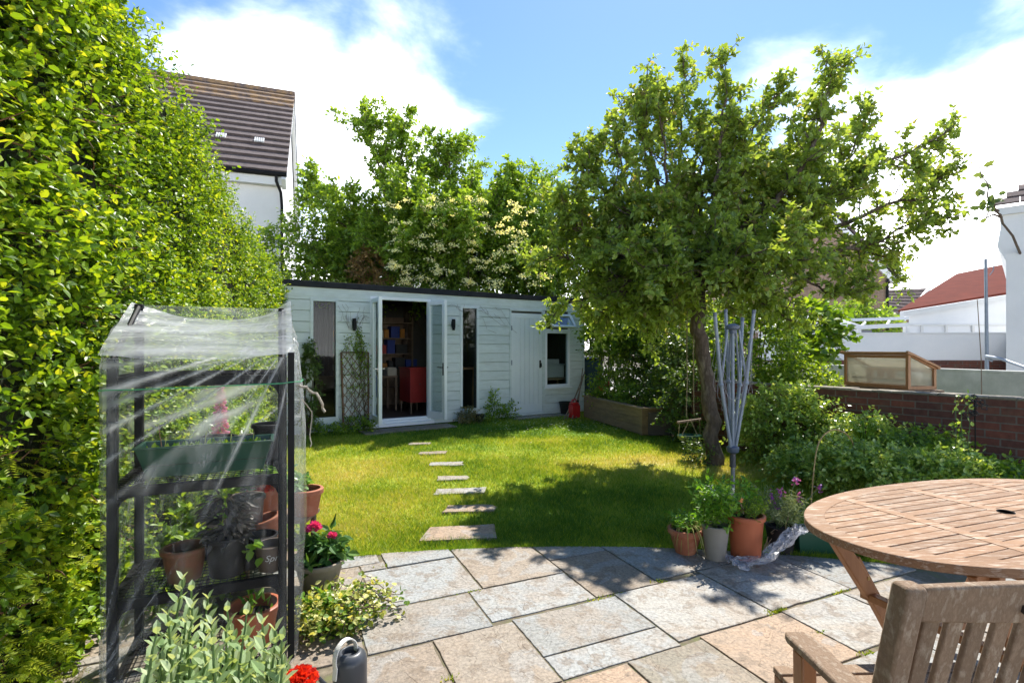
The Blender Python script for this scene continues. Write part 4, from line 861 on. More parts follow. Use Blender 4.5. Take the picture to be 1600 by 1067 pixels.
# ------------------------------------------------------------------ trees and shrubs
M_apple = leafm('apple_leaves', [(.08, .14, .035), (.145, .225, .05), (.21, .31, .06), (.26, .36, .07), (.27, .24, .12)], .46, .38, 1.6)
M_elder = leafm('elder_leaves', [(.07, .14, .018), (.13, .23, .026), (.21, .34, .036), (.33, .45, .06)], .44, .4, 1.6)
M_light = leafm('fresh_leaves', [(.06, .13, .012), (.12, .22, .018), (.20, .32, .025), (.32, .42, .04)], .42, .35, 1.7)
M_deep = leafm('dark_leaves', [(.04, .08, .016), (.065, .125, .02), (.105, .185, .03), (.17, .25, .05)], .3, .4, 1.4)
M_flower = leafm('cream_flowers', [(.66, .68, .42), (.82, .82, .60)], .5, .7)
def limb_tree(name, label, trunk, trunk_r, limbs, leafmat, L, seed, nl=7, tw=.3, bark=None, vb=.45, group=None, shape='ov', W=1.0, droop=.25, trunk_n=18):
    r = np.random.default_rng(seed); root = thing(name, label, 'tree', trunk[0], group)
    tm = MB(); tp = limb_path(trunk, trunk_n, .012, r); rr_ = np.interp(np.linspace(0, 1, trunk_n), [0, .08, .3, 1], [trunk_r[0] * 1.35, trunk_r[0], (trunk_r[0] + trunk_r[1]) / 2, trunk_r[1]]) * (1 + r.normal(size=trunk_n) * .035)
    tm.tube(tp, rr_, 14); tm.build('trunk', bark or M_bark, root, smooth=True)
    lm = MB(); sm = MB(); bmb = MB()
    for pts, w0_, w1_, ntw, r0 in limbs:
        path = limb_path(pts, 18, .014, r); bmb.tube(path, r0 * .8 * (1 - np.linspace(0, 1, 18)) ** 1.3 + .004, 7)
        Lp = np.linalg.norm(np.diff(path, axis=0), axis=1).sum(); SS = []; DD = []; ns_ = max(6, int(ntw / 9))
        for k in range(ns_):           # side shoots, then leafy spurs along each
            t_ = .16 + .84 * (k + r.uniform()) / ns_; fi = t_ * 17; i = min(int(fi), 16); b0 = path[i] + (path[i + 1] - path[i]) * (fi - i); ld = nrm(path[i + 1] - path[i])
            w_ = np.interp(t_, [0, .3, .6, 1], [w0_ * .9, w0_ * 1.25, w0_, w1_ * 1.6 + .17]) * r.uniform(.55, 1.3)
            dv = nrm(r.normal(size=3)); dv = nrm(dv - ld * (dv @ ld) * .8 + ld * np.interp(t_, [0, 1], [.35, .8]) + np.array([0, 0, .25])); e = b0 + dv * w_; mid = (b0 + e) / 2 + r.normal(size=3) * .06 * w_ + np.array([0, 0, -.06 * w_])
            if vnoise(e[None], 2.3, seed + 2)[0] < -.75: continue
            sp = limb_path([b0, mid, e], 7, .006, r); bmb.tube(sp, np.linspace(.0055 + r0 * .12, .0025, 7), 4)
            m_ = max(4, int(round(9 * (w_ / .35) ** .8))); q = r.uniform(.15, 1, m_); q[0] = 1; jj = q * 6; ii = np.minimum(jj.astype(int), 5)
            SS.append(sp[ii] + (sp[ii + 1] - sp[ii]) * (jj - ii)[:, None]); DD.append(np.tile(dv, (m_, 1)) * .6 + r.normal(size=(m_, 3)) * .6 + np.array([0, 0, .2]))
        m_ = 10; jj = r.uniform(.6, 1, m_) * 17; jj[0] = 17; ii = np.minimum(jj.astype(int), 16); SS.append(path[ii] + (path[ii + 1] - path[ii]) * (jj - ii)[:, None]); DD.append(np.tile(nrm(path[-1] - path[-3]), (m_, 1)) + r.normal(size=(m_, 3)) * .45)
        S = np.concatenate(SS); D = np.concatenate(DD)
        twigs(lm, sm, S, D, tw * .62 * r.uniform(.45, 1.2, len(S)), nl, L, vb + .12 * vnoise(S, 2.4, seed + 2) + .06 * vnoise(S, 6, seed), .2, droop, W, shape, .85, .003, True, r)
    bmb.build('branches', bark or M_bark, root, smooth=True)
    lm.build('crown', leafmat, root); sm.build('twigs', M_twig, root)
    return root
D0 = 6.3
tb_ = G(1114, 722)
fork = P(1092, 452, 6.25)
trunk = [tb_ + np.array([0, 0, -.05]), P(1112, 670, 6.34), P(1106, 610, 6.33), P(1099, 560, 6.3), P(1093, 505, 6.28), fork]
def LB(*p): return [fork] + [P(*q) for q in p]
limbs = [   # spiky upright shoots over a broad drooping crown
    (LB((1060, 380, 6.3), (1030, 290, 6.2), (1008, 200, 6.1), (1003, 135, 6.1)), .42, .04, 230, .06),
    (LB((1075, 360, 6.5), (1062, 260, 6.6), (1066, 180, 6.6), (1068, 112, 6.6)), .38, .03, 190, .05),
    (LB((1112, 350, 6.1), (1122, 250, 6.0), (1130, 170, 6.0), (1132, 96, 6.0)), .34, .03, 190, .05),
    (LB((1150, 340, 6.5), (1165, 240, 6.6), (1190, 180, 6.6), (1214, 146, 6.6)), .36, .04, 190, .045),
    (LB((1180, 350, 6.1), (1250, 265, 5.9), (1284, 190, 5.9), (1292, 140, 5.9), (1308, 94, 5.9)), .34, .03, 250, .055),
    (LB((1200, 360, 6.6), (1300, 290, 6.7), (1335, 230, 6.7), (1350, 178, 6.7)), .36, .04, 210, .05),
    (LB((1190, 330, 6.3), (1240, 270, 6.3), (1275, 220, 6.3)), .35, .08, 170, .04),
    (LB((1250, 345, 6.2), (1350, 270, 6.1), (1420, 238, 6.0), (1486, 200, 6.0)), .27, .03, 210, .05),
    (LB((1270, 370, 6.5), (1390, 320, 6.4), (1440, 310, 6.3), (1471, 272, 6.3)), .38, .04, 250, .05),
    (LB((1270, 400, 6.3), (1350, 385, 6.2), (1420, 350, 6.1), (1452, 345, 6.0)), .30, .05, 190, .045),
    (LB((1230, 410, 6.4), (1310, 400, 6.5), (1372, 400, 6.5), (1398, 420, 6.5)), .27, .04, 170, .04),
    (LB((1200, 430, 6.2), (1260, 440, 6.1), (1310, 462, 6.1), (1345, 450, 6.1)), .26, .05, 170, .035),
    (LB((1010, 380, 6.3), (950, 310, 6.2), (925, 270, 6.2), (916, 240, 6.2)), .42, .05, 230, .05),
    (LB((1000, 350, 6.4), (975, 270, 6.4), (962, 215, 6.4), (975, 180, 6.4)), .36, .04, 170, .04),
    (LB((990, 410, 6.1), (910, 360, 6.1), (872, 320, 6.1)), .40, .08, 250, .045),
    (LB((1000, 430, 6.3), (930, 415, 6.3), (866, 400, 6.3)), .40, .12, 300, .04),
    (LB((1010, 450, 6.0), (930, 460, 6.2), (866, 486, 6.4)), .22, .05, 150, .035),
    (LB((1040, 450, 6.2), (1000, 440, 6.0), (950, 440, 6.0)), .36, .2, 220, .04),
    (LB((1110, 400, 5.9), (1130, 390, 5.5), (1150, 405, 5.2)), .42, .2, 260, .045),
    (LB((1060, 410, 5.9), (1040, 400, 5.6), (1020, 420, 5.3)), .42, .2, 260, .045),
    (LB((1160, 400, 6.0), (1200, 385, 5.6), (1228, 405, 5.4)), .40, .2, 260, .045),
    (LB((1130, 400, 6.8), (1160, 370, 7.3), (1180, 380, 7.7)), .5, .25, 230, .045),
    (LB((1060, 400, 6.8), (1030, 370, 7.3), (1000, 380, 7.7)), .5, .25, 230, .045),
    (LB((1120, 340, 6.2), (1110, 290, 6.3), (1140, 270, 6.3)), .45, .3, 220, .045),
    (LB((1180, 330, 6.2), (1220, 310, 6.3), (1240, 330, 6.3)), .48, .3, 240, .045),
    (LB((1040, 340, 6.2), (1000, 330, 6.0), (970, 350, 6.0)), .48, .3, 260, .045),
    (LB((1050, 370, 6.1), (1040, 290, 6.0), (1038, 210, 6.0), (1030, 165, 6.0)), .42, .06, 230, .045),
    (LB((1095, 340, 6.4), (1095, 260, 6.4), (1098, 190, 6.4)), .40, .08, 210, .045),
    (LB((1150, 330, 6.2), (1165, 260, 6.1), (1158, 205, 6.1)), .40, .08, 210, .045),
    (LB((1190, 350, 6.5), (1225, 290, 6.5), (1238, 235, 6.5)), .40, .10, 210, .045),
    (LB((1230, 360, 6.1), (1290, 310, 6.0), (1340, 290, 6.0)), .38, .10, 210, .045),
    (LB((1020, 400, 6.5), (960, 370, 6.5), (900, 350, 6.5)), .42, .15, 240, .045),
    (LB((1010, 450, 6.3), (970, 470, 6.4), (930, 490, 6.5)), .30, .12, 200, .035),
    (LB((1060, 460, 6.5), (1040, 480, 6.7), (1010, 500, 6.9)), .32, .16, 200, .035),
    (LB((1150, 450, 6.4), (1190, 470, 6.4), (1226, 488, 6.4)), .30, .12, 190, .035),
    (LB((1120, 440, 6.1), (1160, 450, 5.9), (1190, 470, 5.8)), .30, .15, 190, .035),
    (LB((1070, 450, 6.0), (1050, 465, 5.8), (1030, 480, 5.8)), .26, .14, 150, .03),
]
limb_tree('apple_tree', 'old apple tree with wide airy crown and leaning trunk on the lawn', trunk, (.092, .082), limbs, M_apple, .074, 3, nl=8, tw=.27, vb=.50, W=.95)
# ivy and suckers at the trunk foot
bush('ground_shoots', 'small dark green tuft of shoots at the foot of the apple tree', 'plant', (tb_[0] - .17, tb_[1] + .0, .10), (.12, .14, .12), 70, 6, .045, M_deep, None, .16, seed=41, nstem=2)

# elder behind the garden room
def TL(f, *p): return [f] + [P(*q) for q in p]
fk = P(640, 440, 12.2)
el = limb_tree('elder_tree', 'broad elder tree dotted with cream flower heads behind the garden room', [np.array([fk[0], 12.2, 0]), np.array([fk[0] - .05, 12.2, 1.4]), fk], (.16, .11), [
    (TL(fk, (610, 340, 12), (590, 250, 12), (566, 192, 12)), .75, .22, 300, .08), (TL(fk, (640, 330, 12.4), (628, 250, 12.4), (618, 205, 12.4)), .75, .22, 300, .07),
    (TL(fk, (570, 350, 12), (520, 310, 12), (488, 300, 12)), .55, .20, 280, .06), (TL(fk, (690, 330, 12), (700, 270, 12.2), (708, 238, 12.2)), .8, .22, 330, .07),
    (TL(fk, (740, 350, 12), (790, 310, 12), (800, 290, 12)), .7, .25, 330, .06), (TL(fk, (740, 390, 11.8), (800, 370, 11.8), (838, 350, 11.8)), .75, .35, 400, .06),
    (TL(fk, (680, 390, 11.3), (700, 360, 11), (710, 350, 10.9)), .8, .5, 380, .06), (TL(fk, (600, 400, 11.6), (560, 380, 11.5), (540, 350, 11.5)), .7, .4, 330, .06),
    (TL(fk, (700, 430, 11.6), (780, 420, 11.5), (830, 420, 11.6)), .7, .5, 380, .06), (TL(fk, (640, 420, 11.5), (620, 350, 11.3), (640, 320, 11.4)), .85, .5, 380, .06),
    (TL(fk, (720, 350, 12.8), (740, 310, 13), (760, 330, 13)), .9, .5, 320, .06), (TL(fk, (580, 420, 12), (540, 410, 12), (520, 400, 12)), .6, .4, 260, .05)],
    M_elder, .10, 11, nl=9, tw=.42, vb=.5, W=.95)
fm = MB(); r3 = np.random.default_rng(8); n = 0
for k in range(105):
    px, py = r3.uniform(600, 860), r3.uniform(300, 448)
    if py < 300 + abs(px - 700) * .35 - 20: continue
    c = P(px, py, 10.35 + r3.uniform(-.1, .15)); m_ = 36; rr2 = r3.uniform(.05, .085)
    o_ = r3.normal(size=(m_, 3)) * np.array([rr2, rr2 * .6, rr2 * .38]); o_[:, 2] -= (o_[:, 0] ** 2) * 2
    leaves(fm, c + o_, r3.normal(size=(m_, 3)) + np.array([0, -.3, .3]), r3.normal(size=(m_, 3)) * .5 + np.array([0, -1.2, 1]), .036, r3.uniform(0, 1, m_), 1.6, 'di')
fm.build('flower_heads', M_flower, el)
bush('shrub', 'dense flowering side of the elder bulging over the garden room roof', 'shrub', P(715, 392, 11.4), (1.75, .62, .85), 1500, 8, .085, M_elder, None, .30, seed=50, base=0, vb=.42, lump=.16)
bush('shrub', 'dense leafy shrub low above the roof edge at the left foot of the elder', 'shrub', P(590, 430, 11.9), (.9, .5, .5), 500, 8, .09, M_elder, None, .30, seed=57, base=0, vb=.42, lump=.16)
bush('shrub', 'dense leafy shrub low above the roof edge just left of the apple tree crown', 'shrub', P(835, 430, 12.6), (.9, .5, .6), 500, 8, .09, M_light, None, .30, seed=58, base=0, vb=.3, lump=.16)
bush('shrub', 'bright green shrub in front of the white house wall, left above the garden room', 'shrub', P(462, 412, 11.2), (.85, .7, .95), 620, 8, .085, M_light, None, .34, seed=51, base=0, vb=.42)
bush('shrub', 'dark leafy shrub between the small bright shrub and the elder tree', 'shrub', P(530, 425, 11.6), (.8, .7, .75), 520, 8, .09, M_elder, None, .34, seed=52, base=0, vb=.4)
bush('shrub', 'reddish tinged shrub low beside the elder above the roof edge', 'shrub', P(578, 425, 11.0), (.3, .3, .45), 150, 7, .08, leafm('bronze_leaves', [(.12, .10, .03), (.25, .16, .06), (.30, .22, .09)], .35), None, .25, seed=53, base=0)
bush('tree', 'rounded bright green tree between the elder and the apple tree', 'tree', P(850, 345, 13.0), (.95, .9, 1.05), 750, 8, .10, M_light, None, .40, seed=54, base=0, vb=.35)
bush('tree', 'pale feathery tree crown just left of the apple tree', 'tree', P(893, 405, 12.8), (.7, .7, 1.1), 620, 8, .085, M_light, None, .34, seed=55, base=0, vb=.52, W=.8)
bush('tree', 'dark green tree filling the back behind the elder', 'tree', P(720, 415, 13.6), (3.3, .9, 1.5), 1500, 8, .12, M_elder, None, .4, seed=56, base=0)
# behind the swing
bush('shrub', 'dark dense evergreen shrub behind the rope swing', 'shrub', np.array([3.25, 10.2, 1.2]), (1.05, .7, 1.15), 1400, 8, .07, M_deep, None, .26, seed=61, base=0, inner=.35, vb=.55)
bush('shrub', 'bright leafy shrub spreading from the corner of the garden room', 'shrub', np.array([2.15, 10.7, 1.9]), (.6, .6, .7), 1000, 8, .075, M_light, None, .28, seed=62, base=0, vb=.3)
bush('shrub', 'tall mid green shrub overhanging the raised bed', 'shrub', np.array([2.9, 10.3, 2.0]), (.85, .8, .9), 1000, 8, .075, M_elder, None, .28, seed=63, base=0, vb=.55)
bush('hedge', 'dark evergreen hedge closing the far corner behind the raised bed', 'hedge', np.array([2.9, 12.3, 1.3]), (1.7, .6, 1.5), 1000, 8, .09, M_deep, None, .3, seed=68, base=0)
bush('shrub', 'dark low shrub just behind the apple trunk against the brick wall', 'shrub', np.array([2.72, 7.75, .55]), (.42, .28, .6), 420, 7, .06, M_deep, None, .2, seed=69, base=0)
bush('shrub', 'sunlit shrub growing just behind the apple tree trunk', 'shrub', P(1178, 545, 7.9), (.55, .6, .95), 800, 8, .07, M_light, None, .26, seed=64, base=0, vb=.38)
bush('shrub', 'shaded shrub filling the gap left of the apple tree trunk', 'shrub', np.array([2.95, 8.6, .8]), (.5, .6, .9), 900, 8, .065, M_deep, None, .24, seed=65, base=0)
bush('sapling', 'young fig like sapling with broad bright leaves before the concrete wall', 'tree', P(1268, 525, 9.0), (.42, .4, .45), 190, 7, .12, M_light, None, .26, seed=66, base=0, vb=.3, W=1.3)
bush('shrub', 'far sunlit shrub between the brick house and the pergola', 'shrub', P(1345, 503, 22), (1.3, .8, .7), 260, 7, .2, M_elder, None, .5, seed=67, base=0)
# right border
M_bright = leafm('border_leaves', [(.13, .23, .04), (.24, .37, .07), (.38, .50, .12), (.55, .63, .26)], .36, .28, 1.6, .7)
bush('shrub', 'large glossy shrub right of the clothes dryer reaching the cold frame', 'shrub', np.array([3.35, 6.35, .45]), (.62, .45, .42), 1000, 8, .055, M_bright, None, .24, seed=71, base=0, inner=.4, vb=.38, lump=.3)
bush('shrub', 'yellow green shrub before the left end of the concrete wall', 'shrub', P(1240, 612, 7.3), (.6, .4, .32), 700, 8, .055, M_light, None, .22, seed=72, base=0, vb=.55)
def low(px, py, D, rx, ry, rz, n, L, mat, lab, seed, cat='plant', vb=.5, W=1.0, tw=.18, nm='border_plant'):
    c = P(px, py, D); c[2] = max(c[2] - .14, rz * .5); return bush(nm, lab, cat, c, (rx, ry, rz), n, 7, L, mat, M_greenstem, tw, seed=seed, base=0, vb=vb, W=W, nstem=3, inner=.3)
low(1325, 700, 4.9, .32, .28, .15, 420, .045, M_bright, 'pale green leafy clump at the left of the border under the brick wall', 81)
low(1400, 712, 4.6, .34, .28, .13, 520, .042, M_bright, 'low bright leafy clump in the middle of the border, behind the table', 82, vb=.6)
low(1480, 715, 4.4, .32, .25, .11, 420, .045, M_bright, 'leafy clump beside the dark stake ornament in the border', 83)
low(1565, 728, 4.3, .34, .25, .09, 340, .05, M_light, 'low bright clump at the right edge before the brick wall', 84, vb=.4)
low(1255, 705, 5.4, .3, .26, .14, 360, .045, M_bright, 'low clump where the border meets the lawn near the dryer', 85)
low(1440, 685, 5.0, .45, .25, .16, 320, .045, M_elder, 'mid green foliage against the foot of the brick wall', 86)
low(1350, 665, 5.5, .35, .25, .22, 320, .045, M_bright, 'taller foliage rising in front of the cold frame wall', 87)
# arching grass tuft and climbing stems at the wall
def blades(name, label, c, n, h, spread, mat, w=.006, seed=1, v=.5, cat='plant', parent=None, arch=1.0):
    r = np.random.default_rng(seed); mb = MB()
    for i in range(n):
        a = r.uniform(0, 6.28); d = np.array([math.cos(a), math.sin(a), 0]); hh = h * r.uniform(.6, 1.1); s_ = spread * r.uniform(.3, 1.2); p = []
        b0 = np.array(c) + d * .02 * r.uniform(0, 2); sd = np.cross(d, (0, 0, 1)) * w; V = []
        for k in range(7):
            t_ = k / 6; q_ = b0 + d * s_ * t_ ** 1.4 + np.array([0, 0, hh * (t_ * (1.9 - arch * 1.25 * t_ * t_))]) * .9; q_[2] = max(q_[2], .01); ww_ = 1 - t_ ** 2 * .95; V += [q_ - sd * ww_, q_ + sd * ww_]
        mb.add(V, [(2 * k, 2 * k + 1, 2 * k + 3, 2 * k + 2) for k in range(6)], np.clip(v + r.normal() * .2, 0, 1))
    if parent is not None: return mb.build(name, mat, parent)
    return tag(mb.build(name, mat), label, cat)
c = P(1352, 668, 5.3); blades('grass_tuft', 'arching grassy tuft of long blades in front of the brick wall', (c[0], c[1], .3), 60, .42, .3, M_light, .006, 5)
st_ = thing('wall_climber', 'thin leafy climber growing up the brick wall beside the dark ornament', 'climber', P(1505, 700, 4.5)); w = MB(); lw = MB(); r3 = np.random.default_rng(6)
for px in (1498, 1508, 1516):
    p0 = P(px, 705, 4.5); p0[2] = 0; pt = limb_path([p0, P(px - 4, 660, 4.55), P(px + 2, 618, 4.6)], 9, .01, r3); w.tube(pt, np.linspace(.004, .002, 9), 5)
    k = 16; S = pt[r3.integers(0, 9, k)] + r3.normal(size=(k, 3)) * .02; leaves(lw, S, r3.normal(size=(k, 3)), r3.normal(size=(k, 3)) + np.array([0, -1, .5]), .045, r3.uniform(.1, 1, k))
w.build('stem', M_greenstem, st_); lw.build('foliage', M_bright, st_)
# dark metal stake ornament
orn = thing('garden_ornament', 'dark scrolled metal flower ornament on a thin stake before the brick wall', 'ornament', P(1524, 720, 4.35)); w = MB(); b0 = P(1524, 720, 4.35); b0[2] = 0
w.tube([b0, P(1524, 690, 4.35), P(1523, 625, 4.35)], .005, 6); w.build('stake', M_black, orn); w = MB(); r3 = np.random.default_rng(3)
for k in range(16):
    c = P(1523 + r3.normal() * 5, 632 + r3.uniform(-14, 30), 4.35); a = r3.uniform(0, 6.28)
    w.tube([c + np.array([.03 * math.cos(a + t_) * (1 - t_ / 8), .012 * math.sin(3 * t_), .03 * math.sin(a + t_) * (1 - t_ / 8)]) for t_ in np.linspace(0, 5, 12)], .004, 5)
w.build('scrolls', surf('dark_metal', (.06, .055, .06), (.03, .03, .035), 20, .35, .2, metal=.7), orn)
so = MB(); c = P(1541, 708, 4.25); so.ball((c[0], c[1], .28), .035, 8, sz=.6); so.tube([(c[0], c[1], 0), (c[0], c[1], .27)], .005, 6); tag(so.build('solar_lamp', M_grey_metal, smooth=True), 'small grey domed stake light low in the border', 'garden light')
# hoop cane
w = MB(); h0, h1 = G(1267, 792), G(1350, 765); w.tube(limb_path([h0, P(1272, 730, 4.55), P(1281, 688, 4.6), P(1303, 671, 4.7), P(1328, 684, 4.8), P(1341, 722, 4.9), h1], 26, 0), .006, 7)
tag(w.build('cane_hoop', surf('bamboo', (.45, .30, .13), (.36, .23, .09), 20, .6, .2)), 'thin bent bamboo hoop pushed into the lawn by the border', 'hoop')

# climber on trellis, plants at the foot of the garden room
tr0, tr1 = s_of(532), s_of(574); zt0, zt1 = .06, 1.42
tl = thing('trellis', 'fan topped brown diamond trellis leaning on the garden room between window and door', 'trellis', SW(tr0, -.06)); w = MB(MS)
w.obox((tr0 + .02, -.12, zt0), (tr0 - .0, -.05, zt1 - .1), .028, .02); w.obox((tr1 - .02, -.12, zt0), (tr1, -.05, zt1 - .1), .028, .02); w.obox((tr0, -.05, zt1 - .1), (tr1, -.05, zt1 - .1), .02, .02)
w.build('frame', surf('brown_wood', (.17, .09, .05), (.12, .06, .035), 9, .8, .3), tl); w = MB(MS); Wt = tr1 - tr0; Ht = zt1 - zt0 - .1
for k in range(-9, 12):
    for sg in (1, -1):
        x0 = k * .12; x1 = x0 + Ht * .75; u0, u1 = max(0, -x0 / (x1 - x0)), min(1, (Wt - x0) / (x1 - x0))
        if u1 <= u0: continue
        pA = (x0 + (x1 - x0) * u0, zt0 + Ht * u0); pB = (x0 + (x1 - x0) * u1, zt0 + Ht * u1)
        if sg < 0: pA, pB = (Wt - pA[0], pA[1]), (Wt - pB[0], pB[1])
        w.obox((tr0 + pA[0], -.11 + .05 * u0 + sg * .004, pA[1]), (tr0 + pB[0], -.11 + .05 * u1 + sg * .004, pB[1]), .012, .006, up=(0, 1, 0))
w.build('lattice', surf('lattice_wood', (.24, .17, .12), (.17, .11, .08), 9, .8, .3), tl)
cp = thing('climbing_plant', 'twiggy climber growing over the trellis up to the black wall lamp', 'climber', SW(tr0 + .3, -.1)); w = MB(); lw = MB(); r3 = np.random.default_rng(14)
for k in range(15):
    x0 = tr0 + r3.uniform(.02, Wt - .02); xe = tr0 + Wt / 2 + (x0 - tr0 - Wt / 2) * r3.uniform(.15, .6); top = r3.uniform(1.3, 1.85)
    pt = limb_path([SW(x0, -.12, .02), SW(x0 + r3.normal() * .08, -.10, .7), SW(x0 + r3.normal() * .05, -.09, 1.25), SW(xe, -.06, top)], 12, .02, r3); w.tube(pt, np.linspace(.005, .002, 12), 5)
    kk = 75; q_ = pt[np.clip((12 * r3.beta(3, 1.7, kk)).astype(int), 0, 11)] + r3.normal(size=(kk, 3)) * .035; leaves(lw, q_, r3.normal(size=(kk, 3)), r3.normal(size=(kk, 3)) + np.array([0, -1, .3]), .035, r3.uniform(0, .8, kk), 1, 'di')
for k in range(14):
    a = r3.uniform(-1, 1); w.tube(limb_path([SW(tr0 + Wt / 2 + a * .1, -.06, 1.7), SW(tr0 + Wt / 2 + a * .2, -.07, 1.95), SW(tr0 + Wt / 2 + a * .3, -.06, 2.0 + r3.uniform(-.2, .15))], 6, .02, r3), .0018, 4)
w.build('stem', M_twig, cp); lw.build('foliage', M_elder, cp)
sb = SW(s_of(480), -.10); bush('climber', 'narrow ivy clump climbing the wall at the left end of the garden room', 'climber', (sb[0], sb[1], .8), (.12, .1, .75), 330, 6, .05, M_deep, None, .12, seed=91, base=0)
def foot(px, lab, rx, rz, n, seed, mat=M_elder, dpt=-.22):
    q = SW(s_of(px), dpt); return bush('small_plant', lab, 'plant', (q[0], q[1], rz * .6), (rx, .14, rz), n, 6, .045, mat, M_greenstem, .14, seed=seed, base=0, nstem=3, inner=.2)
foot(505, 'straggly low growth under the left tall window', .3, .08, 90, 92)
foot(551, 'weedy growth at the foot of the trellis', .3, .14, 120, 93)
foot(722, 'dry brownish plant beside the open right glass door', .18, .16, 120, 94, leafm('dry_leaves', [(.10, .09, .04), (.2, .17, .08), (.15, .2, .06)], .3))
foot(762, 'upright leafy weed between the narrow window and the side door', .10, .32, 90, 95)
foot(786, 'thin leaning weed at the left foot of the side door', .14, .18, 70, 96)
for px, rr2, zz_, lab in ((712, .05, .10, 'small pale pot at the foot of the open right door'), (741, .10, .12, 'low dark bowl pot under the narrow right window')):
    q = SW(s_of(px), -.2); w = MB(); w.lathe([(rr2 * .7, 0), (rr2, zz_), (rr2 * 1.06, zz_ + .002), (rr2 * 1.06, zz_ + .015), (rr2 * .9, zz_ + .015), (rr2 * .85, zz_ * .7)], (q[0], q[1], -.01), 16)
    tag(w.build('plant_pot', M_stonepot if px == 712 else M_blackpot, smooth=False), lab, 'plant pot')
# bare vine wandering over the cladding
w = MB(); r3 = np.random.default_rng(23)
for k in range(7):
    sx = s_of(700 + 12 * k); w.tube(limb_path([SW(sx, -.04, 2.18 + r3.uniform(-.06, .05)), SW(sx + .25, -.05, 2.1 + r3.uniform(-.2, .1)), SW(sx + .5 + r3.uniform(-.1, .3), -.04, 1.9 + r3.uniform(-.3, .25))], 9, .03, r3), .0022, 4)
tag(w.build('bare_vine', M_twig), 'bare thin vine stems straying over the pale boards right of the glass doors', 'vine')

# ------------------------------------------------------------------ raised bed and the things beside it
rb = thing('raised_bed', 'timber sleeper raised bed in front of the evergreen shrubs', 'raised bed', G(1004, 680)); q0, q1 = G(1004, 680)[:2], G(912, 651)[:2]; dd2 = nrm(q0 - q1); Lr = np.linalg.norm(q0 - q1); nn2 = np.array([-dd2[1], dd2[0]])
Mr = frame((q1[0], q1[1], 0), dd2[0], dd2[1]); H_ = .42
for lab, x0, x1, y0, y1 in (('front_board', 0, Lr - .002, 0, .045), ('end_board', Lr - .045, Lr, .046, .95), ('end_board', 0, .045, .046, .95), ('back_board', 0, Lr, .951, .99)):
    w = MB(Mr)
    for k in range(3): w.box(x0, x1, y0, y1, .002 + k * .134, .002 + k * .134 + .131, rng.uniform(0, 1))
    w.build(lab, M_timber, rb, bevel=.005)
w = MB(Mr); w.box(Lr - .075, Lr + .004, -.012, -.001, 0, .40); w.build('corner_post', M_timber, rb, bevel=.004)
w = MB(Mr); w.box(-.03, Lr + .03, -.03, .10, .405, .435); w.box(Lr - .09, Lr + .03, .101, 1.02, .405, .435); w.box(-.03, .09, .101, 1.02, .405, .435); w.build('capping', M_timber, rb, bevel=.004)
w = MB(Mr); w.box(.05, Lr - .05, .05, .95, .1, .36); w.build('soil', M_soil, rb)
def onbed(px_, a, b, rx, rz, n, L, mat, lab, seed, vb=.5):
    q = (Mr @ np.array([a, b, 0, 1]))[:3]; return bush('shrub', lab, 'shrub', (q[0], q[1], .42 + rz * .6), (rx, rx * .8, rz), n, 7, L, mat, None, .2, seed=seed, base=.36, vb=vb)
onbed(0, .38, .45, .40, .34, 460, .05, M_light, 'pale leafy rose bush at the left end of the raised bed', 101, .5)
onbed(0, 1.25, .4, .30, .16, 200, .05, M_elder, 'low green plant at the right end of the raised bed', 102)
fm = MB(); r3 = np.random.default_rng(2)
for k in range(9):
    q = (Mr @ np.array([.38 + r3.normal() * .2, .2, .7 + r3.normal() * .14, 1]))[:3]; kk = 10; leaves(fm, q + r3.normal(size=(kk, 3)) * .012, r3.normal(size=(kk, 3)), r3.normal(size=(kk, 3)), .03, .5, 1.3)
tag(fm.build('rose_blooms', leafm('red_petals', [(.4, .04, .03), (.5, .08, .05)], .3)), 'sprinkling of small red rose blooms over the pale bush', 'flowers')
sb_ = thing('slab_box', 'dark stone sided planter box between the raised bed and the swing', 'planter', G(1034, 678)); a_, b_ = G(1013, 680), G(1057, 676); w = MB()
w.box(a_[0], b_[0], a_[1] - .02, a_[1] + .03, 0, .36); w.box(a_[0], a_[0] + .04, a_[1] + .031, a_[1] + .45, 0, .36); w.box(b_[0] - .04, b_[0], a_[1] + .031, a_[1] + .45, 0, .36); w.box(a_[0], b_[0], a_[1] + .451, a_[1] + .49, 0, .36); w.build('box', surf('slate_dark', (.12, .09, .08), (.08, .065, .06), 5, .8, .4), sb_, bevel=.006)
w = MB(); w.box(a_[0] + .041, b_[0] - .041, a_[1] + .031, a_[1] + .45, .05, .30); w.build('soil', M_soil, sb_)
bush('small_plant', 'little weedy plant growing in the dark stone sided box', 'plant', ((a_[0] + b_[0]) / 2, a_[1] + .25, .40), (.18, .14, .12), 60, 6, .04, M_elder, M_greenstem, .12, seed=103, base=.30)
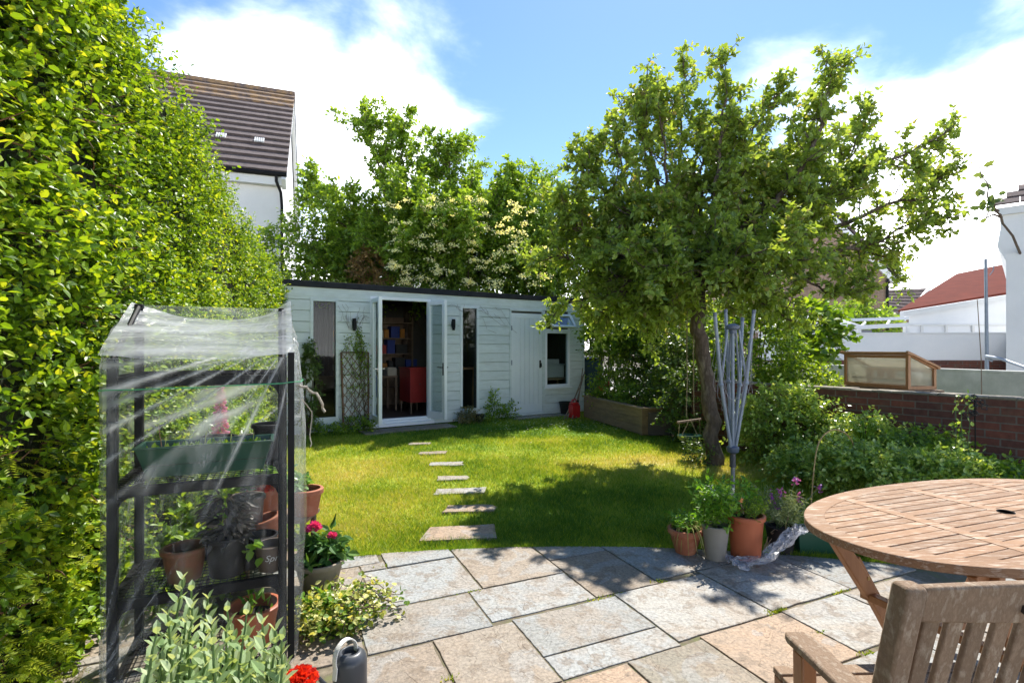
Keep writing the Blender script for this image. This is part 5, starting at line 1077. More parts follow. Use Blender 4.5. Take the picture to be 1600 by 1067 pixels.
# props beside it
w = MB(); p0 = G(1051, 684); w.obox(p0 + np.array([0, 0, .02]), P(1070, 636, 8.3), .04, .02); tag(w.build('plank', M_greywood), 'pale loose plank leaning by the stone sided box', 'plank')
lp = [((905, 652), (878, 590), 'long'), ((885, 653), (910, 585), 'a'), ((880, 654), (907, 600), 'b'), ((893, 653), (912, 580), 'c'), ((899, 652), (909, 575), 'd')]
for i, (b_, t_, nm) in enumerate(lp[1:]):
    w = MB(); g0 = G(*b_); top = SW(s_of(t_[0]) - .02, -.06, z_of(t_[0], t_[1])); w.tube([g0 + np.array([0, -.12 - .0, 0]), top], [.014, .010], 7)
    tag(w.build('garden_pole', M_oldwood), ['long brown pole with its foot furthest out, leaning at the corner of the garden room', 'second brown pole of the leaning bundle, foot furthest left', 'thin brown pole leaning steeply nearest the red can', 'shortest thin pole standing almost upright at the wall corner'][i], 'pole', 'poles leaning at the garden room corner')
rc_ = thing('fuel_can', 'bright red plastic fuel can on the ground beside the raised bed', 'fuel can', G(898, 652)); c = G(898, 653); w = MB(frame((c[0], c[1] + .05, 0), .848, .53)); w.box(-.11, .11, -.06, .06, 0, .26); w.prism_y([(-.11, .261), (.11, .261), (.06, .31), (-.10, .31)], -.055, .055); w.build('body', M_red, rc_, bevel=.02)
w = MB(frame((c[0], c[1] + .05, 0), .848, .53)); w.tube([(-.07, 0, .31), (-.06, 0, .36), (.03, 0, .37), (.05, 0, .31)], .012, 8); w.build('handle', M_red, rc_, smooth=True)
w = MB(frame((c[0], c[1] + .05, 0), .848, .53)); w.tube([(.08, 0, .30), (.095, 0, .345)], .022, 10); w.build('cap', M_black, rc_)
bk = thing('bucket', 'black plastic bucket on the ground below the side window', 'bucket', SW(s_of(874), -.25)); q = SW(s_of(874), -.22); w = MB(); w.lathe([(.10, 0), (.14, .24), (.15, .245), (.15, .26), (.135, .26), (.10, .02)], (q[0], q[1], 0), 20); w.build('body', M_blackpot, bk, smooth=False)
w = MB(); w.tube([q + np.array([.15 * math.cos(a), -.02, .25 - .10 * math.sin(a) * 0 + .0 - .09 * math.sin(a)]) for a in np.linspace(0, math.pi, 12)], .004, 5); w.build('handle', M_grey_metal, bk)
wb = thing('water_butt', 'dark blue water butt half hidden at the corner of the garden room', 'water butt', SW(x_r + .35, .1)); q = SW(x_r + .38, .25); w = MB(); w.lathe([(.26, 0), (.30, .3), (.31, .6), (.29, 1.0), (.31, 1.05), (.31, 1.1), (.1, 1.14)], (q[0], q[1], 0), 24); w.build('barrel', surf('blue_plastic', (.03, .07, .11), (.04, .09, .13), 4, .5, .1), wb, smooth=True)
w = MB(); w.lathe([(.32, 1.101), (.32, 1.13), (.05, 1.17)], (q[0], q[1], 0.03), 24); w.build('lid', M_blackpot, wb)
# rope swing
sw = thing('rope_swing', 'rope swing with a small green seat hanging from the apple tree', 'swing', P(1078, 660, 7.2)); D_ = 6.55
w = MB(); w.tube(limb_path([P(1073, 440, D_), P(1074, 560, D_), P(1073, 652, D_)], 10, .004), .007, 6); w.build('rope', M_rope, sw); w = MB(); w.tube(limb_path([P(1083, 440, D_ + .05), P(1083, 560, D_ + .05), P(1085, 650, D_ + .05)], 10, .004), .007, 6); w.build('rope', M_rope, sw)
w = MB(); 
for c in (P(1073, 592, D_), P(1083, 578, D_ + .05), P(1073, 480, D_)): w.ball(c, .016, 7)
w.build('knot', M_rope, sw, smooth=True)
w = MB(); w.tube([P(1058, 660, D_), P(1095, 655, D_ + .1)], .016, 8); w.build('bar', M_oldwood, sw)
w = MB()
for a_, b_ in (((1062, 659), (1060, 682)), ((1093, 656), (1094, 681)), ((1076, 658), (1065, 682)), ((1080, 658), (1090, 681))): w.tube([P(*a_, D_), P(*b_, D_ + .05)], .005, 5)
w.build('rope', M_rope, sw); c = P(1077, 684, D_ + .08); w = MB(); w.lathe([(.13, -.03), (.17, .0), (.18, .035), (.17, .04), (.14, .01)], (c[0], c[1], max(c[2], .05)), 18, sx=.85, sy=.6); w.build('seat', M_greenpl, sw, smooth=False)

# ------------------------------------------------------------------ rotary clothes dryer
dc = np.array([(1145 - 800) / FPX * 4.32, 4.32, 0]); rd = thing('rotary_dryer', 'folded grey rotary clothes dryer standing on the lawn behind the pots', 'clothes dryer', dc)
zh = CH - 157 * 4.32 / FPX; zt_ = CH + 33 * 4.32 / FPX
w = MB(); w.tube([dc + np.array([0, 0, -.1]), dc + np.array([0, 0, zh - .13])], .017, 12); w.build('pole', surf('pole_metal', (.30, .31, .32), (.24, .25, .26), 14, .4, .05, metal=.3), rd, smooth=True)
w = MB(); w.tube([dc + np.array([0, 0, zh - .13]), dc + np.array([0, 0, zh - .02])], .023, 12); w.tube([dc + np.array([0, 0, zh - .145]), dc + np.array([0, 0, zh - .13])], .027, 12); w.build('collar', surf('dark_plastic', (.09, .09, .10), (.07, .07, .08), 9, .5, .1), rd)
w = MB(); w.tube([dc + np.array([0, 0, zh - .02]), dc + np.array([0, 0, zt_ + .02])], .014, 12); w.build('mast', M_grey_metal, rd, smooth=True)
w = MB(); w.lathe([(.03, -.03), (.045, -.02), (.05, .0), (.05, .02), (.03, .03)], dc + np.array([0, 0, zh]), 16); w.build('hub', surf('slate_plastic', (.10, .13, .18), (.08, .10, .15), 9, .4, .1), rd)
w = MB(); w.lathe([(.028, -.05), (.03, -.02), (.052, -.01), (.055, .015), (.03, .03), (.012, .035)], dc + np.array([0, 0, zt_]), 16); w.build('head', bpy.data.materials['slate_plastic'], rd)
tips = [(1117, 492, -.08), (1134, 487, .12), (1178, 488, -.02), (1160, 500, .18)]
lines_ = MB()
for i, (px, py, dy) in enumerate(tips):
    tpz = P(px, py, 4.32 + dy); b0 = dc + np.array([(tpz[0] - dc[0]) * .12, (tpz[1] - dc[1]) * .2, zh + .01])
    mid = b0 + (tpz - b0) * .48 + np.array([(tpz[0] - dc[0]) * .10, 0, 0]); w = MB(); w.tube([b0, mid, tpz], [.0145, .015, .0145], 8)
    ar = w.build('arm', M_grey_metal, rd, smooth=True); w = MB(); w.tube([tpz - (tpz - mid) * .02, tpz + nrm(tpz - mid) * .02], .0165, 8)
    w.build('tip_cap', bpy.data.materials['slate_plastic'], ar)
    w = MB(); hd_ = dc + np.array([(tpz[0] - dc[0]) * .3, (tpz[1] - dc[1]) * .3, zt_ - .02]); w.tube([hd_, mid], .0095, 8); w.ball(mid, .022, 7); w.build('strut', M_grey_metal, rd, smooth=True)
r3 = np.random.default_rng(9); lw = []
T3 = [P(px, py, 4.32 + dy) for px, py, dy in tips]; order = [0, 1, 3, 2]
for i in range(4):
    a, b = T3[order[i]], T3[order[(i + 1) % 4]]; ba, bb_ = dc + (a - dc) * np.array([.12, .2, 0]) + np.array([0, 0, zh]), dc + (b - dc) * np.array([.12, .2, 0]) + np.array([0, 0, zh])
    for k in range(7):
        f_ = .35 + .09 * k; p, q = ba + (a - ba) * f_, bb_ + (b - bb_) * f_; sag = r3.uniform(.25, .55) * f_; outw = ((p + q) / 2 - dc) * np.array([1, 1, 0]) * r3.uniform(.1, .6)
        lines_.tube(limb_path([p, (p * .8 + q * .2) + np.array([0, 0, -sag * .8]) + outw, (p + q) / 2 + np.array([0, 0, -sag]) + outw, (p * .2 + q * .8) + np.array([0, 0, -sag * .8]) + outw, q], 12, .006, r3), .0015, 4)
lines_.build('line', M_steel if False else surf('grey_cord', (.35, .33, .36), (.28, .27, .3), 9, .6, 0), rd)

# ------------------------------------------------------------------ pots along the patio edge
def pot(mb, c, r0, r1, h, rim=.012, rh_=.03, lip=True, n=28):
    pr = [(r0, 0), (r1 * .985, h - rh_)] + ([(r1 + rim, h - rh_ + .002), (r1 + rim, h - .004), (r1 + rim * .5, h)] if lip else [(r1, h - .003), (r1 * .99, h)]) + [(r1 - .008, h), (r1 - .012, h - .03), (r0 * .9, .015)]
    mb.lathe(pr, c, n); return mb
def potted(name, label, px, py, r0, r1, h, mat, rimv=True, rim=.012, rh_=.03, cat='potted plant', z=0, group=None):
    c = G(px, py, z) if not isinstance(px, np.ndarray) else px
    root = thing(name, label, cat, c, group); w = MB(); pot(w, c, r0, r1, h, rim, rh_, rimv); w.build('pot', mat, root, smooth=False, bevel=.0015)
    w = MB(); w.lathe([(r1 - .014, h - .05), (r1 - .013, h - .03), (.001, h - .022)], c, 20); w.build('soil', M_soil, root); return root, c
def leafy(root, c, r, h0, hh, ntw, L, mat, seed, W=.8, part='foliage', vb=.5, tw=.1, nl=7):
    rr3 = np.random.default_rng(seed); a = rr3.uniform(0, 6.28, ntw); q = rr3.uniform(0, 1, ntw) ** .6 * r; S = c + np.stack([np.cos(a) * q, np.sin(a) * q, h0 + rr3.uniform(0, hh, ntw)], 1)
    D = np.stack([np.cos(a) * .5, np.sin(a) * .5, np.ones(ntw)], 1) + rr3.normal(size=(ntw, 3)) * .35; lm = MB(); sm = MB(); twigs(lm, sm, S, D, tw * rr3.uniform(.6, 1.3, ntw), nl, L, vb, .22, .1, W, 'ov', .9, .0012, True, rr3)
    for k in range(8): b = c + np.array([rr3.normal() * r * .3, rr3.normal() * r * .3, h0 - .01]); sm.tube([b, S[k]], .0025, 5)
    lm.build(part, mat, root); sm.build('stems', M_greenstem, root)
M_mint = leafm('herb_leaves', [(.05, .14, .015), (.10, .25, .02), (.17, .34, .03), (.27, .42, .06)], .38, .4, 1.6)
M_strap = leafm('strap_leaves', [(.14, .2, .05), (.3, .3, .1), (.45, .4, .2)], .3)
rp_, c = potted('terracotta_pot', 'round terracotta bowl with trailing grassy leaves, leftmost pot on the patio edge', 1071, 862, .065, .107, .165, M_terra, rim=.01, rh_=.035)
leafy(rp_, c, .08, .15, .05, 40, .035, M_mint, 201, tw=.08); blades('trailing_leaves', '', c + np.array([0, 0, .15]), 46, .15, .16, M_strap, .007, 17, .5, parent=rp_, arch=2.35)
rp_, c = potted('grey_pot', 'tall grey plastic pot full of mint and white blooms', 1118, 872, .062, .086, .225, M_greypot, rim=.004, rh_=.012)
leafy(rp_, c, .08, .2, .22, 120, .04, M_mint, 202, tw=.13); fm = MB(); r3 = np.random.default_rng(5)
for px, py in ((1098, 772), (1112, 766), (1145, 770), (1103, 780)):
    q = P(px, py, c[1]); fm.tube([c + np.array([0, 0, .3]), q], .0015, 4); kk = 14; leaves(fm, q + r3.normal(size=(kk, 3)) * np.array([.008, .008, .018]), r3.normal(size=(kk, 3)), r3.normal(size=(kk, 3)), .016, .5, 1.2)
fm.build('blossom', M_daisy, rp_)
rp_, c = potted('orange_pot', 'big orange terracotta coloured pot with low herbs and a watering spike', 1165, 869, .092, .112, .285, M_terra_b, rim=.012, rh_=.03)
leafy(rp_, c, .09, .27, .05, 70, .03, M_elder, 203, tw=.10, W=.4); leafy(rp_, c + np.array([.02, .03, 0]), .03, .3, .12, 12, .04, M_mint, 204, tw=.1, part='herb_sprig')
w = MB(); q = c + np.array([-.035, -.07, .26]); tip_ = q + np.array([-.03, 0, .12]); w.tube([q, tip_], .006, 8); so_ = thing('watering_spike', 'copper capped watering spike stuck in the big orange pot', 'watering spike', q); w.build('stem', glassm('spike_glass', (.8, .8, .75)), so_); w = MB(); w.lathe([(.010, 0), (.017, .005), (.017, .03), (.010, .034)], tip_, 14); w.build('cap', surf('copper', (.7, .28, .14), (.6, .22, .1), 9, .35, 0, metal=.6), so_)
rp_, c = potted('black_pot', 'black plastic pot with lavender stems and purple blooms, beside the crumpled plastic', 1220, 860, .075, .098, .175, M_blackpot, rim=.004, rh_=.01)
M_lav = leafm('lavender_leaves', [(.12, .16, .09), (.20, .26, .15), (.28, .34, .2)], .3); M_purple = leafm('purple_petals', [(.20, .05, .30), (.34, .10, .42)], .35)
leafy(rp_, c, .10, .16, .14, 110, .035, M_lav, 205, W=.28, tw=.14, nl=10); fm = MB(); sm = MB()
for px, py in ((1213, 794), (1205, 778), (1243, 752), (1249, 778), (1279, 764), (1220, 770)):
    q = P(px, py, c[1] + .02); sm.tube(limb_path([c + np.array([0, 0, .16]), (c + q) / 2 + np.array([.01, 0, .12]), q], 7, .004, r3), .0016, 5); kk = 26; leaves(fm, q + r3.normal(size=(kk, 3)) * np.array([.011, .011, .018]), r3.normal(size=(kk, 3)), r3.normal(size=(kk, 3)), .017, r3.uniform(0, 1, kk), 1.2)
fm.build('blossom', M_purple, rp_); sm.build('stem', M_lav, rp_); w = MB()
for a_ in ((1232, 800, 1226, 830), (1200, 838, 1195, 858), (1215, 828, 1205, 832)): w.tube(limb_path([c + np.array([0, 0, .15]), P(a_[2], a_[3], c[1] - .06), P(a_[0], a_[1], c[1] - .08)], 7, .006, r3), .003, 5)
w.build('woody_stem', M_oldwood, rp_)
tg = thing('trough', 'long dark green plastic trough at the lawn edge behind the table', 'planter', G(1300, 858)); c = G(1310, 866); Mt = frame((c[0], c[1] + .08, 0), .98, .02)
w = MB(Mt)
def trough(w, L, Wd, h, z=0, th=.006, tp=.015, rim=.012):
    o0 = [(-L + tp, -Wd + tp), (L - tp, -Wd + tp), (L - tp, Wd - tp), (-L + tp, Wd - tp)]; o1 = [(-L, -Wd), (L, -Wd), (L, Wd), (-L, Wd)]; i1 = [(x * (1 - th / L), y * (1 - th / Wd)) for x, y in o1]; r1 = [(x + (rim if x > 0 else -rim), y + (rim if y > 0 else -rim)) for x, y in o1]
    V = [(x, y, z) for x, y in o0] + [(x, y, z + h - .008) for x, y in o1] + [(x, y, z + h - .008) for x, y in r1] + [(x, y, z + h) for x, y in r1] + [(x, y, z + h) for x, y in i1] + [(x * .95, y * .95, z + .01) for x, y in o0]
    F = [(3, 2, 1, 0), (20, 21, 22, 23)] + [(4 * k + i, 4 * k + (i + 1) % 4, 4 * k + 4 + (i + 1) % 4, 4 * k + 4 + i) for k in range(5) for i in range(4)]; w.add(V, F)
trough(w, .27, .085, .15); w.build('trough_body', M_greenpl, tg); w = MB(Mt); w.box(-.25, .25, -.07, .07, .1, .125); w.build('soil', M_soil, tg)
cc = (Mt @ np.array([0, 0, 0, 1]))[:3]; 
for k in range(1): leafy(tg, cc, .16, .12, .04, 40, .03, M_elder, 206, tw=.08)
# crumpled clear plastic sheet
mf, t, bs, out = newmat('crumpled_film'); tr = t.nodes.new('ShaderNodeBsdfTransparent'); bs.inputs['Base Color'].default_value = (.62, .62, .66, 1); bs.inputs['Roughness'].default_value = .18
nz = noise_n(t, 14, 6, .7, (1, 3, 1)); mx = t.nodes.new('ShaderNodeMixShader'); t.links.new(ramp_n(t, nz, [(.35, (.22,) * 3), (.7, (.75,) * 3)]), mx.inputs[0]); t.links.new(tr.outputs[0], mx.inputs[1]); t.links.new(bs.outputs[0], mx.inputs[2]); t.links.new(mx.outputs[0], out.inputs['Surface']); bump_n(t, bs, noise_n(t, 30, 6, .7, (1, 2, 1), dist=1), .8, .01)
pth = [P(1252, 826, 3.42) , P(1245, 832, 3.38), P(1222, 850, 3.30), P(1198, 874, 3.24), G(1172, 884), G(1142, 884)]
for q in pth: q[2] = max(q[2], .012)
pth = limb_path(pth, 30, 0); w = MB(); wd_ = np.interp(np.linspace(0, 1, 30), [0, .1, .5, .75, 1], [.03, .05, .05, .09, .10]); V = []; nc = 15; r3 = np.random.default_rng(31)
T_ = nrm(np.gradient(pth, axis=0)); 
for i in range(30):
    sd = nrm(np.cross(T_[i], (0, 0, 1)) + np.array([0, 0, .0])); up_ = np.cross(sd, T_[i])
    for j in range(nc): u = j / (nc - 1) * 2 - 1; p = pth[i] + sd * u * wd_[i] + np.array([0, 0, 1.]) * (.022 * abs(math.sin(j * 1.7 + i * .13)) + .012 * math.sin(i * .9 + j)) ; p[2] = max(p[2], .008 + .004 * math.sin(i * 1.3 + j * 2)); V.append(p + r3.normal(size=3) * .004)
w.add(V, [(i * nc + j, i * nc + j + 1, (i + 1) * nc + j + 1, (i + 1) * nc + j) for i in range(29) for j in range(nc - 1)]); tag(w.build('plastic_sheet', mf, smooth=True), 'crumpled clear plastic sheet trailing from the pots onto the paving', 'plastic sheet')

# ------------------------------------------------------------------ greenhouse
gO = np.array([-1.551, 1.987, 0]); MG = frame(gO, .913, .408); gw, gd = .634, .452; zf_, zb_ = 1.345, 1.585
gh_ = thing('mini_greenhouse', 'small shelf greenhouse with black frame and loose clear plastic cover beside the hedge', 'greenhouse', gO)
pw = .034
for x in (0, gw - pw):
    w = MB(MG); w.box(x, x + pw, 0, pw, 0, zf_); w.build('post', M_black, gh_, bevel=.005); w = MB(MG); w.box(x, x + pw, gd - pw, gd, 0, zb_); w.build('post', M_black, gh_, bevel=.005)
lv = [.06, .40, .835, 1.262]
for z_ in lv:
    w = MB(MG)
    for y in (0.002, gd - pw + .002):
        w.box(pw, gw - pw, y, y + .026, z_ - .032, z_ + .008)
        for s_, x in ((1, pw), (-1, gw - pw)): # rounded gussets
            w.prism_y([(x, z_ - .032), (x + s_ * .055, z_ - .032), (x + s_ * .030, z_ - .037), (x + s_ * .012, z_ - .050), (x, z_ - .078)][::s_], y + .002, y + .022)
    for x in (.002, gw - pw + .002): w.box(x, x + .026, pw, gd - pw, z_ - .03, z_ + .006)
    w.build('shelf_frame', M_black, gh_, bevel=.004)
    w = MB(MG); rw = .0016
    for k in range(24): x = .03 + (gw - .06) * k / 23; w.tube([(x, .02, z_ + .010), (x, gd - .02, z_ + .010)], rw, 4)
    for k in range(12): y = .03 + (gd - .06) * k / 11; w.tube([(.02, y, z_ + .0135), (gw - .02, y, z_ + .0135)], rw, 4)
    w.build('shelf_mesh', M_black, gh_)
w = MB(MG)
for x in (pw / 2, gw - pw / 2): w.tube([(x, pw / 2, zf_ - .01), (x, gd - pw / 2, zb_ - .01)], .012, 8)
w.build('roof_rail', M_black, gh_)
# cover
mf2, t, bs, out = newmat('clear_cover'); tr = t.nodes.new('ShaderNodeBsdfTransparent'); tr.inputs[0].default_value = (.97, .975, .97, 1); bs.inputs['Base Color'].default_value = (.72, .74, .76, 1); bs.inputs['Roughness'].default_value = .16
gl = t.nodes.new('ShaderNodeBsdfGlossy'); gl.inputs['Roughness'].default_value = .10; gl.inputs[0].default_value = (1, 1, 1, 1)
s1 = noise_n(t, 5, 7, .62, (3.2, 1, .55), rot=(0, R(38), R(20)), dist=.35); s2 = noise_n(t, 9, 6, .7, (1, 1, 6), rot=(0, R(-12), 0), dist=.4)
bmp = t.nodes.new('ShaderNodeBump'); bmp.inputs['Strength'].default_value = .8; bmp.inputs['Distance'].default_value = .012; t.links.new(math_n(t, 'ADD', s1, math_n(t, 'MULTIPLY', s2, .35)), bmp.inputs['Height'])
t.links.new(bmp.outputs[0], bs.inputs['Normal']); t.links.new(bmp.outputs[0], gl.inputs['Normal'])
streak = ramp_n(t, s1, [(.50, (.01,) * 3), (.57, (.10,) * 3), (.61, (.5,) * 3), (.64, (.08,) * 3)])
cr = math_n(t, 'ADD', math_n(t, 'MULTIPLY', streak, .25), math_n(t, 'MULTIPLY', attr_n(t), .85), True); m1 = t.nodes.new('ShaderNodeMixShader'); t.links.new(cr, m1.inputs[0]); t.links.new(tr.outputs[0], m1.inputs[1])
mtl = t.nodes.new('ShaderNodeBsdfTranslucent'); mtl.inputs[0].default_value = (.75, .77, .78, 1); m0 = t.nodes.new('ShaderNodeMixShader'); m0.inputs[0].default_value = .45; t.links.new(bs.outputs[0], m0.inputs[1]); t.links.new(mtl.outputs[0], m0.inputs[2]); t.links.new(m0.outputs[0], m1.inputs[2])
fr = t.nodes.new('ShaderNodeFresnel'); fr.inputs[0].default_value = 1.4; t.links.new(bmp.outputs[0], fr.inputs['Normal']); m2 = t.nodes.new('ShaderNodeMixShader'); t.links.new(math_n(t, 'MULTIPLY', fr.outputs[0], .16), m2.inputs[0]); t.links.new(m1.outputs[0], m2.inputs[1]); t.links.new(gl.outputs[0], m2.inputs[2]); t.links.new(m2.outputs[0], out.inputs['Surface'])
rcv = np.random.default_rng(77)
def cover_pt(u, zt):   # u in 0..4 round the frame: front, right, back, left; zt 0..1 up the wall
    e = .014; k = int(u) % 4; f_ = u - int(u)
    if k == 0: x, y = f_ * gw, -e
    elif k == 1: x, y = gw + e, f_ * gd
    elif k == 2: x, y = gw * (1 - f_), gd + e
    else: x, y = -e, gd * (1 - f_)
    top = zf_ + (zb_ - zf_) * np.clip(y / gd, 0, 1); z = .02 + (top - .02) * zt; bl = math.sin(math.pi * f_) * .014
    if k == 1: x += bl * 1.0 + .05 * (1 - zt) * 0 + .055 * math.sin(math.pi * min(zt * 1.02, 1)) ** .5
    if k == 0: y -= bl * .4
    if k == 2: y += bl
    if k == 3: x -= bl
    return np.array([x, y, z])
def fan(x, z, cx, cz, fr, seed):   # creases fanning out of one pulled corner
    th = np.arctan2(z - cz, x - cx); r_ = np.hypot(x - cx, z - cz); q = np.stack([th * fr, r_ * .9, 0 * th], -1); n = vnoise(q, 1.0, seed); n2 = vnoise(q * np.array([2.3, 1.5, 1]), 1.0, seed + 1)
    return np.clip(1 - np.abs(n) * 3.2, 0, 1) * (.6 + .4 * n2), n
nu, nz_ = 420, 150; uu = np.arange(nu) * 4 / nu; V = []; A = []
for j in range(nz_ + 1):
    P_ = np.array([cover_pt(u, j / nz_) for u in uu]); x, y, z = P_.T; fx_ = np.where(uu < 1, x, np.where(uu < 2, gw + y, np.where(uu < 3, 2 * gw + gd - x, -y)))
    c1, n1 = fan(fx_, z, gw + .03, 1.45, 17, 5); c2, n2 = fan(fx_, z, -.03, .10, 13, 15); c3, n3 = fan(fx_, z, gw * .4, 2.3, 10, 25)
    up_ = np.clip((z - .55) / .5, 0, 1); lo_ = np.clip((.9 - z) / .5, 0, 1)
    front = (uu < 1); crease = c1 * up_ + c2 * lo_ * np.clip(1 - fx_ / .5, 0, 1) + .3 * c3
    disp = .007 * n1 * up_ + .006 * n2 * lo_ + .004 * n3 + .006 * crease
    dxy = P_[:, :2] - np.array([gw / 2, gd / 2]); P_[:, :2] += dxy / np.linalg.norm(dxy, axis=1)[:, None] * (disp + .004)[:, None]
    edge = np.exp(-((uu % 1) * 14) ** 2) + np.exp(-((1 - uu % 1) * 14) ** 2); side = np.where((uu >= 1) & (uu < 2), .06, 0)
    V.append(P_); A.append(np.clip(-.02 + 1.0 * np.clip(crease, 0, 1) ** 1.5 + .25 * np.clip((z - 1.26) / .1, 0, 1) * (.6 + .5 * n3) + .10 * edge + side, 0, 1))
F = np.array([(j * nu + i, j * nu + (i + 1) % nu, (j + 1) * nu + (i + 1) % nu, (j + 1) * nu + i) for j in range(nz_) for i in range(nu)])
w = MB(MG); w.add(np.concatenate(V), F, np.concatenate(A)); n1_ = 110; n2_ = 70
U_, V_ = np.meshgrid(np.linspace(0, 1, n1_ + 1), np.linspace(0, 1, n2_ + 1), indexing='ij'); x = -.02 + (gw + .045) * U_; y = -.02 + (gd + .04) * V_
sagline = V_ + .35 * (U_ - .5) ** 2 * 4 * .5     # hanging folds strung between the two corners
fo1 = vnoise(np.stack([sagline * 9, U_ * 1.2, 0 * U_], -1), 1.6, 9); fo2 = vnoise(np.stack([sagline * 22, U_ * 2, 0 * U_], -1), 1.3, 19); cr_f = np.clip(1 - np.abs(fo1) * 2.6, 0, 1)
z = zf_ + (zb_ - zf_) * V_ ** .85 + .012 - .075 * np.sin(np.pi * U_) * (.2 + .8 * V_) - .01 * np.sin(np.pi * V_) + (.014 * fo1 + .006 * fo2) * np.sin(np.pi * np.clip(U_, .03, .97)) ** .5 + .03 * np.exp(-((U_ - 1) * 9) ** 2) * V_
w.add(np.stack([x, y, z], -1).reshape(-1, 3), np.array([(i * (n2_ + 1) + j, (i + 1) * (n2_ + 1) + j, (i + 1) * (n2_ + 1) + j + 1, i * (n2_ + 1) + j + 1) for i in range(n1_) for j in range(n2_)]), np.clip(.40 + .35 * cr_f + .18 * fo2 + .2 * V_, 0, 1).ravel())
w.build('cover', mf2, gh_, smooth=True)
w = MB(MG); w.tube(limb_path([(-.02, -.02, lv[3] - .04), (gw * .5, -.026, lv[3] - .035), (gw + .03, -.022, lv[3] - .025), (gw + .06, gd * .5, lv[3] - .02)], 16, .002), .0022, 5); w.build('green_tie', surf('green_cord', (.05, .35, .15), rough=.5, bump=0), gh_)
w = MB(MG); w.tube(limb_path([(gw + .05, .02, 1.22), (gw + .09, .02, 1.20), (gw + .13, .0, 1.16), (gw + .155, .0, 1.10)], 10, .004), .006, 6); w.tube(limb_path([(gw + .06, .02, 1.16), (gw + .10, .03, 1.10), (gw + .09, .02, 1.0), (gw + .095, .0, .95)], 10, .004), .0025, 5); w.build('loose_tie', surf('tan_tape', (.42, .36, .28), (.34, .29, .22), 9, .7, .1), gh_)
w = MB(MG); w.box(gw + .004, gw + .03, -.022, -.006, .05, zf_ + .02); w.build('zip_edge', M_black, gh_, bevel=.003)

def GP(x, y, z): return (MG @ np.array([x, y, z, 1]))[:3]
# on the shelves
tr_ = thing('seed_trough', 'dark green trough of seedlings on the upper greenhouse shelf', 'seed trough', GP(.33, .14, .85)); Mt = MG.copy(); Mt[:3, 3] = GP(.325, .15, .852)
w = MB(Mt); trough(w, .25, .085, .13, 0, .005, .035, .008); w.build('trough_body', M_greenpl, tr_, bevel=.002); w = MB(Mt); w.box(-.225, .225, -.065, .065, .05, .095); w.build('soil', M_soil, tr_)
rr3 = np.random.default_rng(3); lw = MB(Mt); kk = 60; S = np.stack([rr3.uniform(-.22, .22, kk), rr3.uniform(-.06, .06, kk), np.full(kk, .095)], 1); leaves(lw, S, rr3.normal(size=(kk, 3)) * .5 + np.array([0, 0, 1.]), rr3.normal(size=(kk, 3)), .04, rr3.uniform(.3, 1, kk), .8); lw.build('seedling', M_mint, tr_)
for i, x in enumerate((-.17, -.02, .08, .17)):
    w = MB(Mt); w.obox((x, .05 - .02 * i, .09), (x + .006, .05 - .02 * i, .15), .012, .002); tag(w.build('plant_label', surf('lime_tag', (.5, .55, .12), (.45, .5, .1), 5, .5, 0) if i == 0 else bpy.data.materials['lime_tag']), ['yellow green plant tag nearest the wooden stick in the seedling trough', 'second yellow green tag from the left in the seedling trough', 'third yellow green tag from the left in the seedling trough', 'yellow green tag nearest the right end of the seedling trough'][i], 'plant label', 'plant tags in the trough')
w = MB(Mt); w.obox((-.16, -.04, .09), (-.175, -.045, .21), .012, .002); tag(w.build('plant_stick', M_cedar), 'orange brown wooden stick standing in the seedling trough', 'stick')
def simple_pot(name, label, c, r0, r1, h, mat, tilt=None, group=None, rim=.008, soil=True, rh_=.02):
    root = thing(name, label, 'plant pot', c, group); w = MB(); pot(w, np.array([0, 0, 0.]), r0, r1, h, rim, rh_, True, 26); o = w.build('pot', mat, None, bevel=.001); o.parent = root
    if soil: w = MB(); w.lathe([(r1 - .016, h * .6), (r1 - .015, h * .7), (.001, h * .74)], (0, 0, 0), 18); o2 = w.build('soil', M_soil, None); o2.parent = root
    if tilt: root.rotation_euler = tilt
    return root
simple_pot('plant_pot', 'wide black pot behind the green trough on the upper greenhouse shelf', GP(.33, .34, .85), .07, .09, .12, M_blackpot)
simple_pot('plant_pot', 'brown pot between the two black pots on the upper greenhouse shelf', GP(.47, .36, .85), .06, .075, .11, M_brownpot)
simple_pot('plant_pot', 'tall dark pot at the back right of the upper greenhouse shelf', GP(.56, .34, .85), .055, .072, .17, M_blackpot)
simple_pot('plant_pot', 'rust brown pot with green rim at the left of the middle greenhouse shelf', GP(.24, .12, .415), .062, .082, .135, surf('rust_pot', (.25, .09, .05), (.17, .075, .04), 9, .6, .2, c3=(.16, .14, .06)))
simple_pot('plant_pot', 'tall black pot in the middle of the greenhouse shelf holding withered leaves', GP(.40, .10, .415), .065, .088, .17, M_blackpot)
cr_ = MB(); r3 = np.random.default_rng(19); c = GP(.40, .10, .56)
n = 260; a = r3.uniform(0, 6.28, n); q = r3.uniform(.02, .085, n); S = c + np.stack([np.cos(a) * q, np.sin(a) * q, r3.uniform(0, .19, n)], 1); leaves(cr_, S, np.stack([np.cos(a), np.sin(a), r3.normal(size=n) * .4 - .2], 1), r3.normal(size=(n, 3)) * .4 + np.array([0, 0, 1.]), .05, r3.uniform(0, 1, n), .7)
wp = tag(cr_.build('withered_plant', leafm('withered', [(.03, .028, .026), (.09, .08, .07), (.16, .14, .12)], .1, .6)), 'dark withered leafy plant standing in the middle black pot', 'plant')
sp_c = GP(.575, .08, .415); spp = simple_pot('plant_pot', 'brown pot with white chalk writing at the right front of the middle greenhouse shelf', sp_c, .052, .07, .11, M_brownpot, rim=.003, rh_=.006)
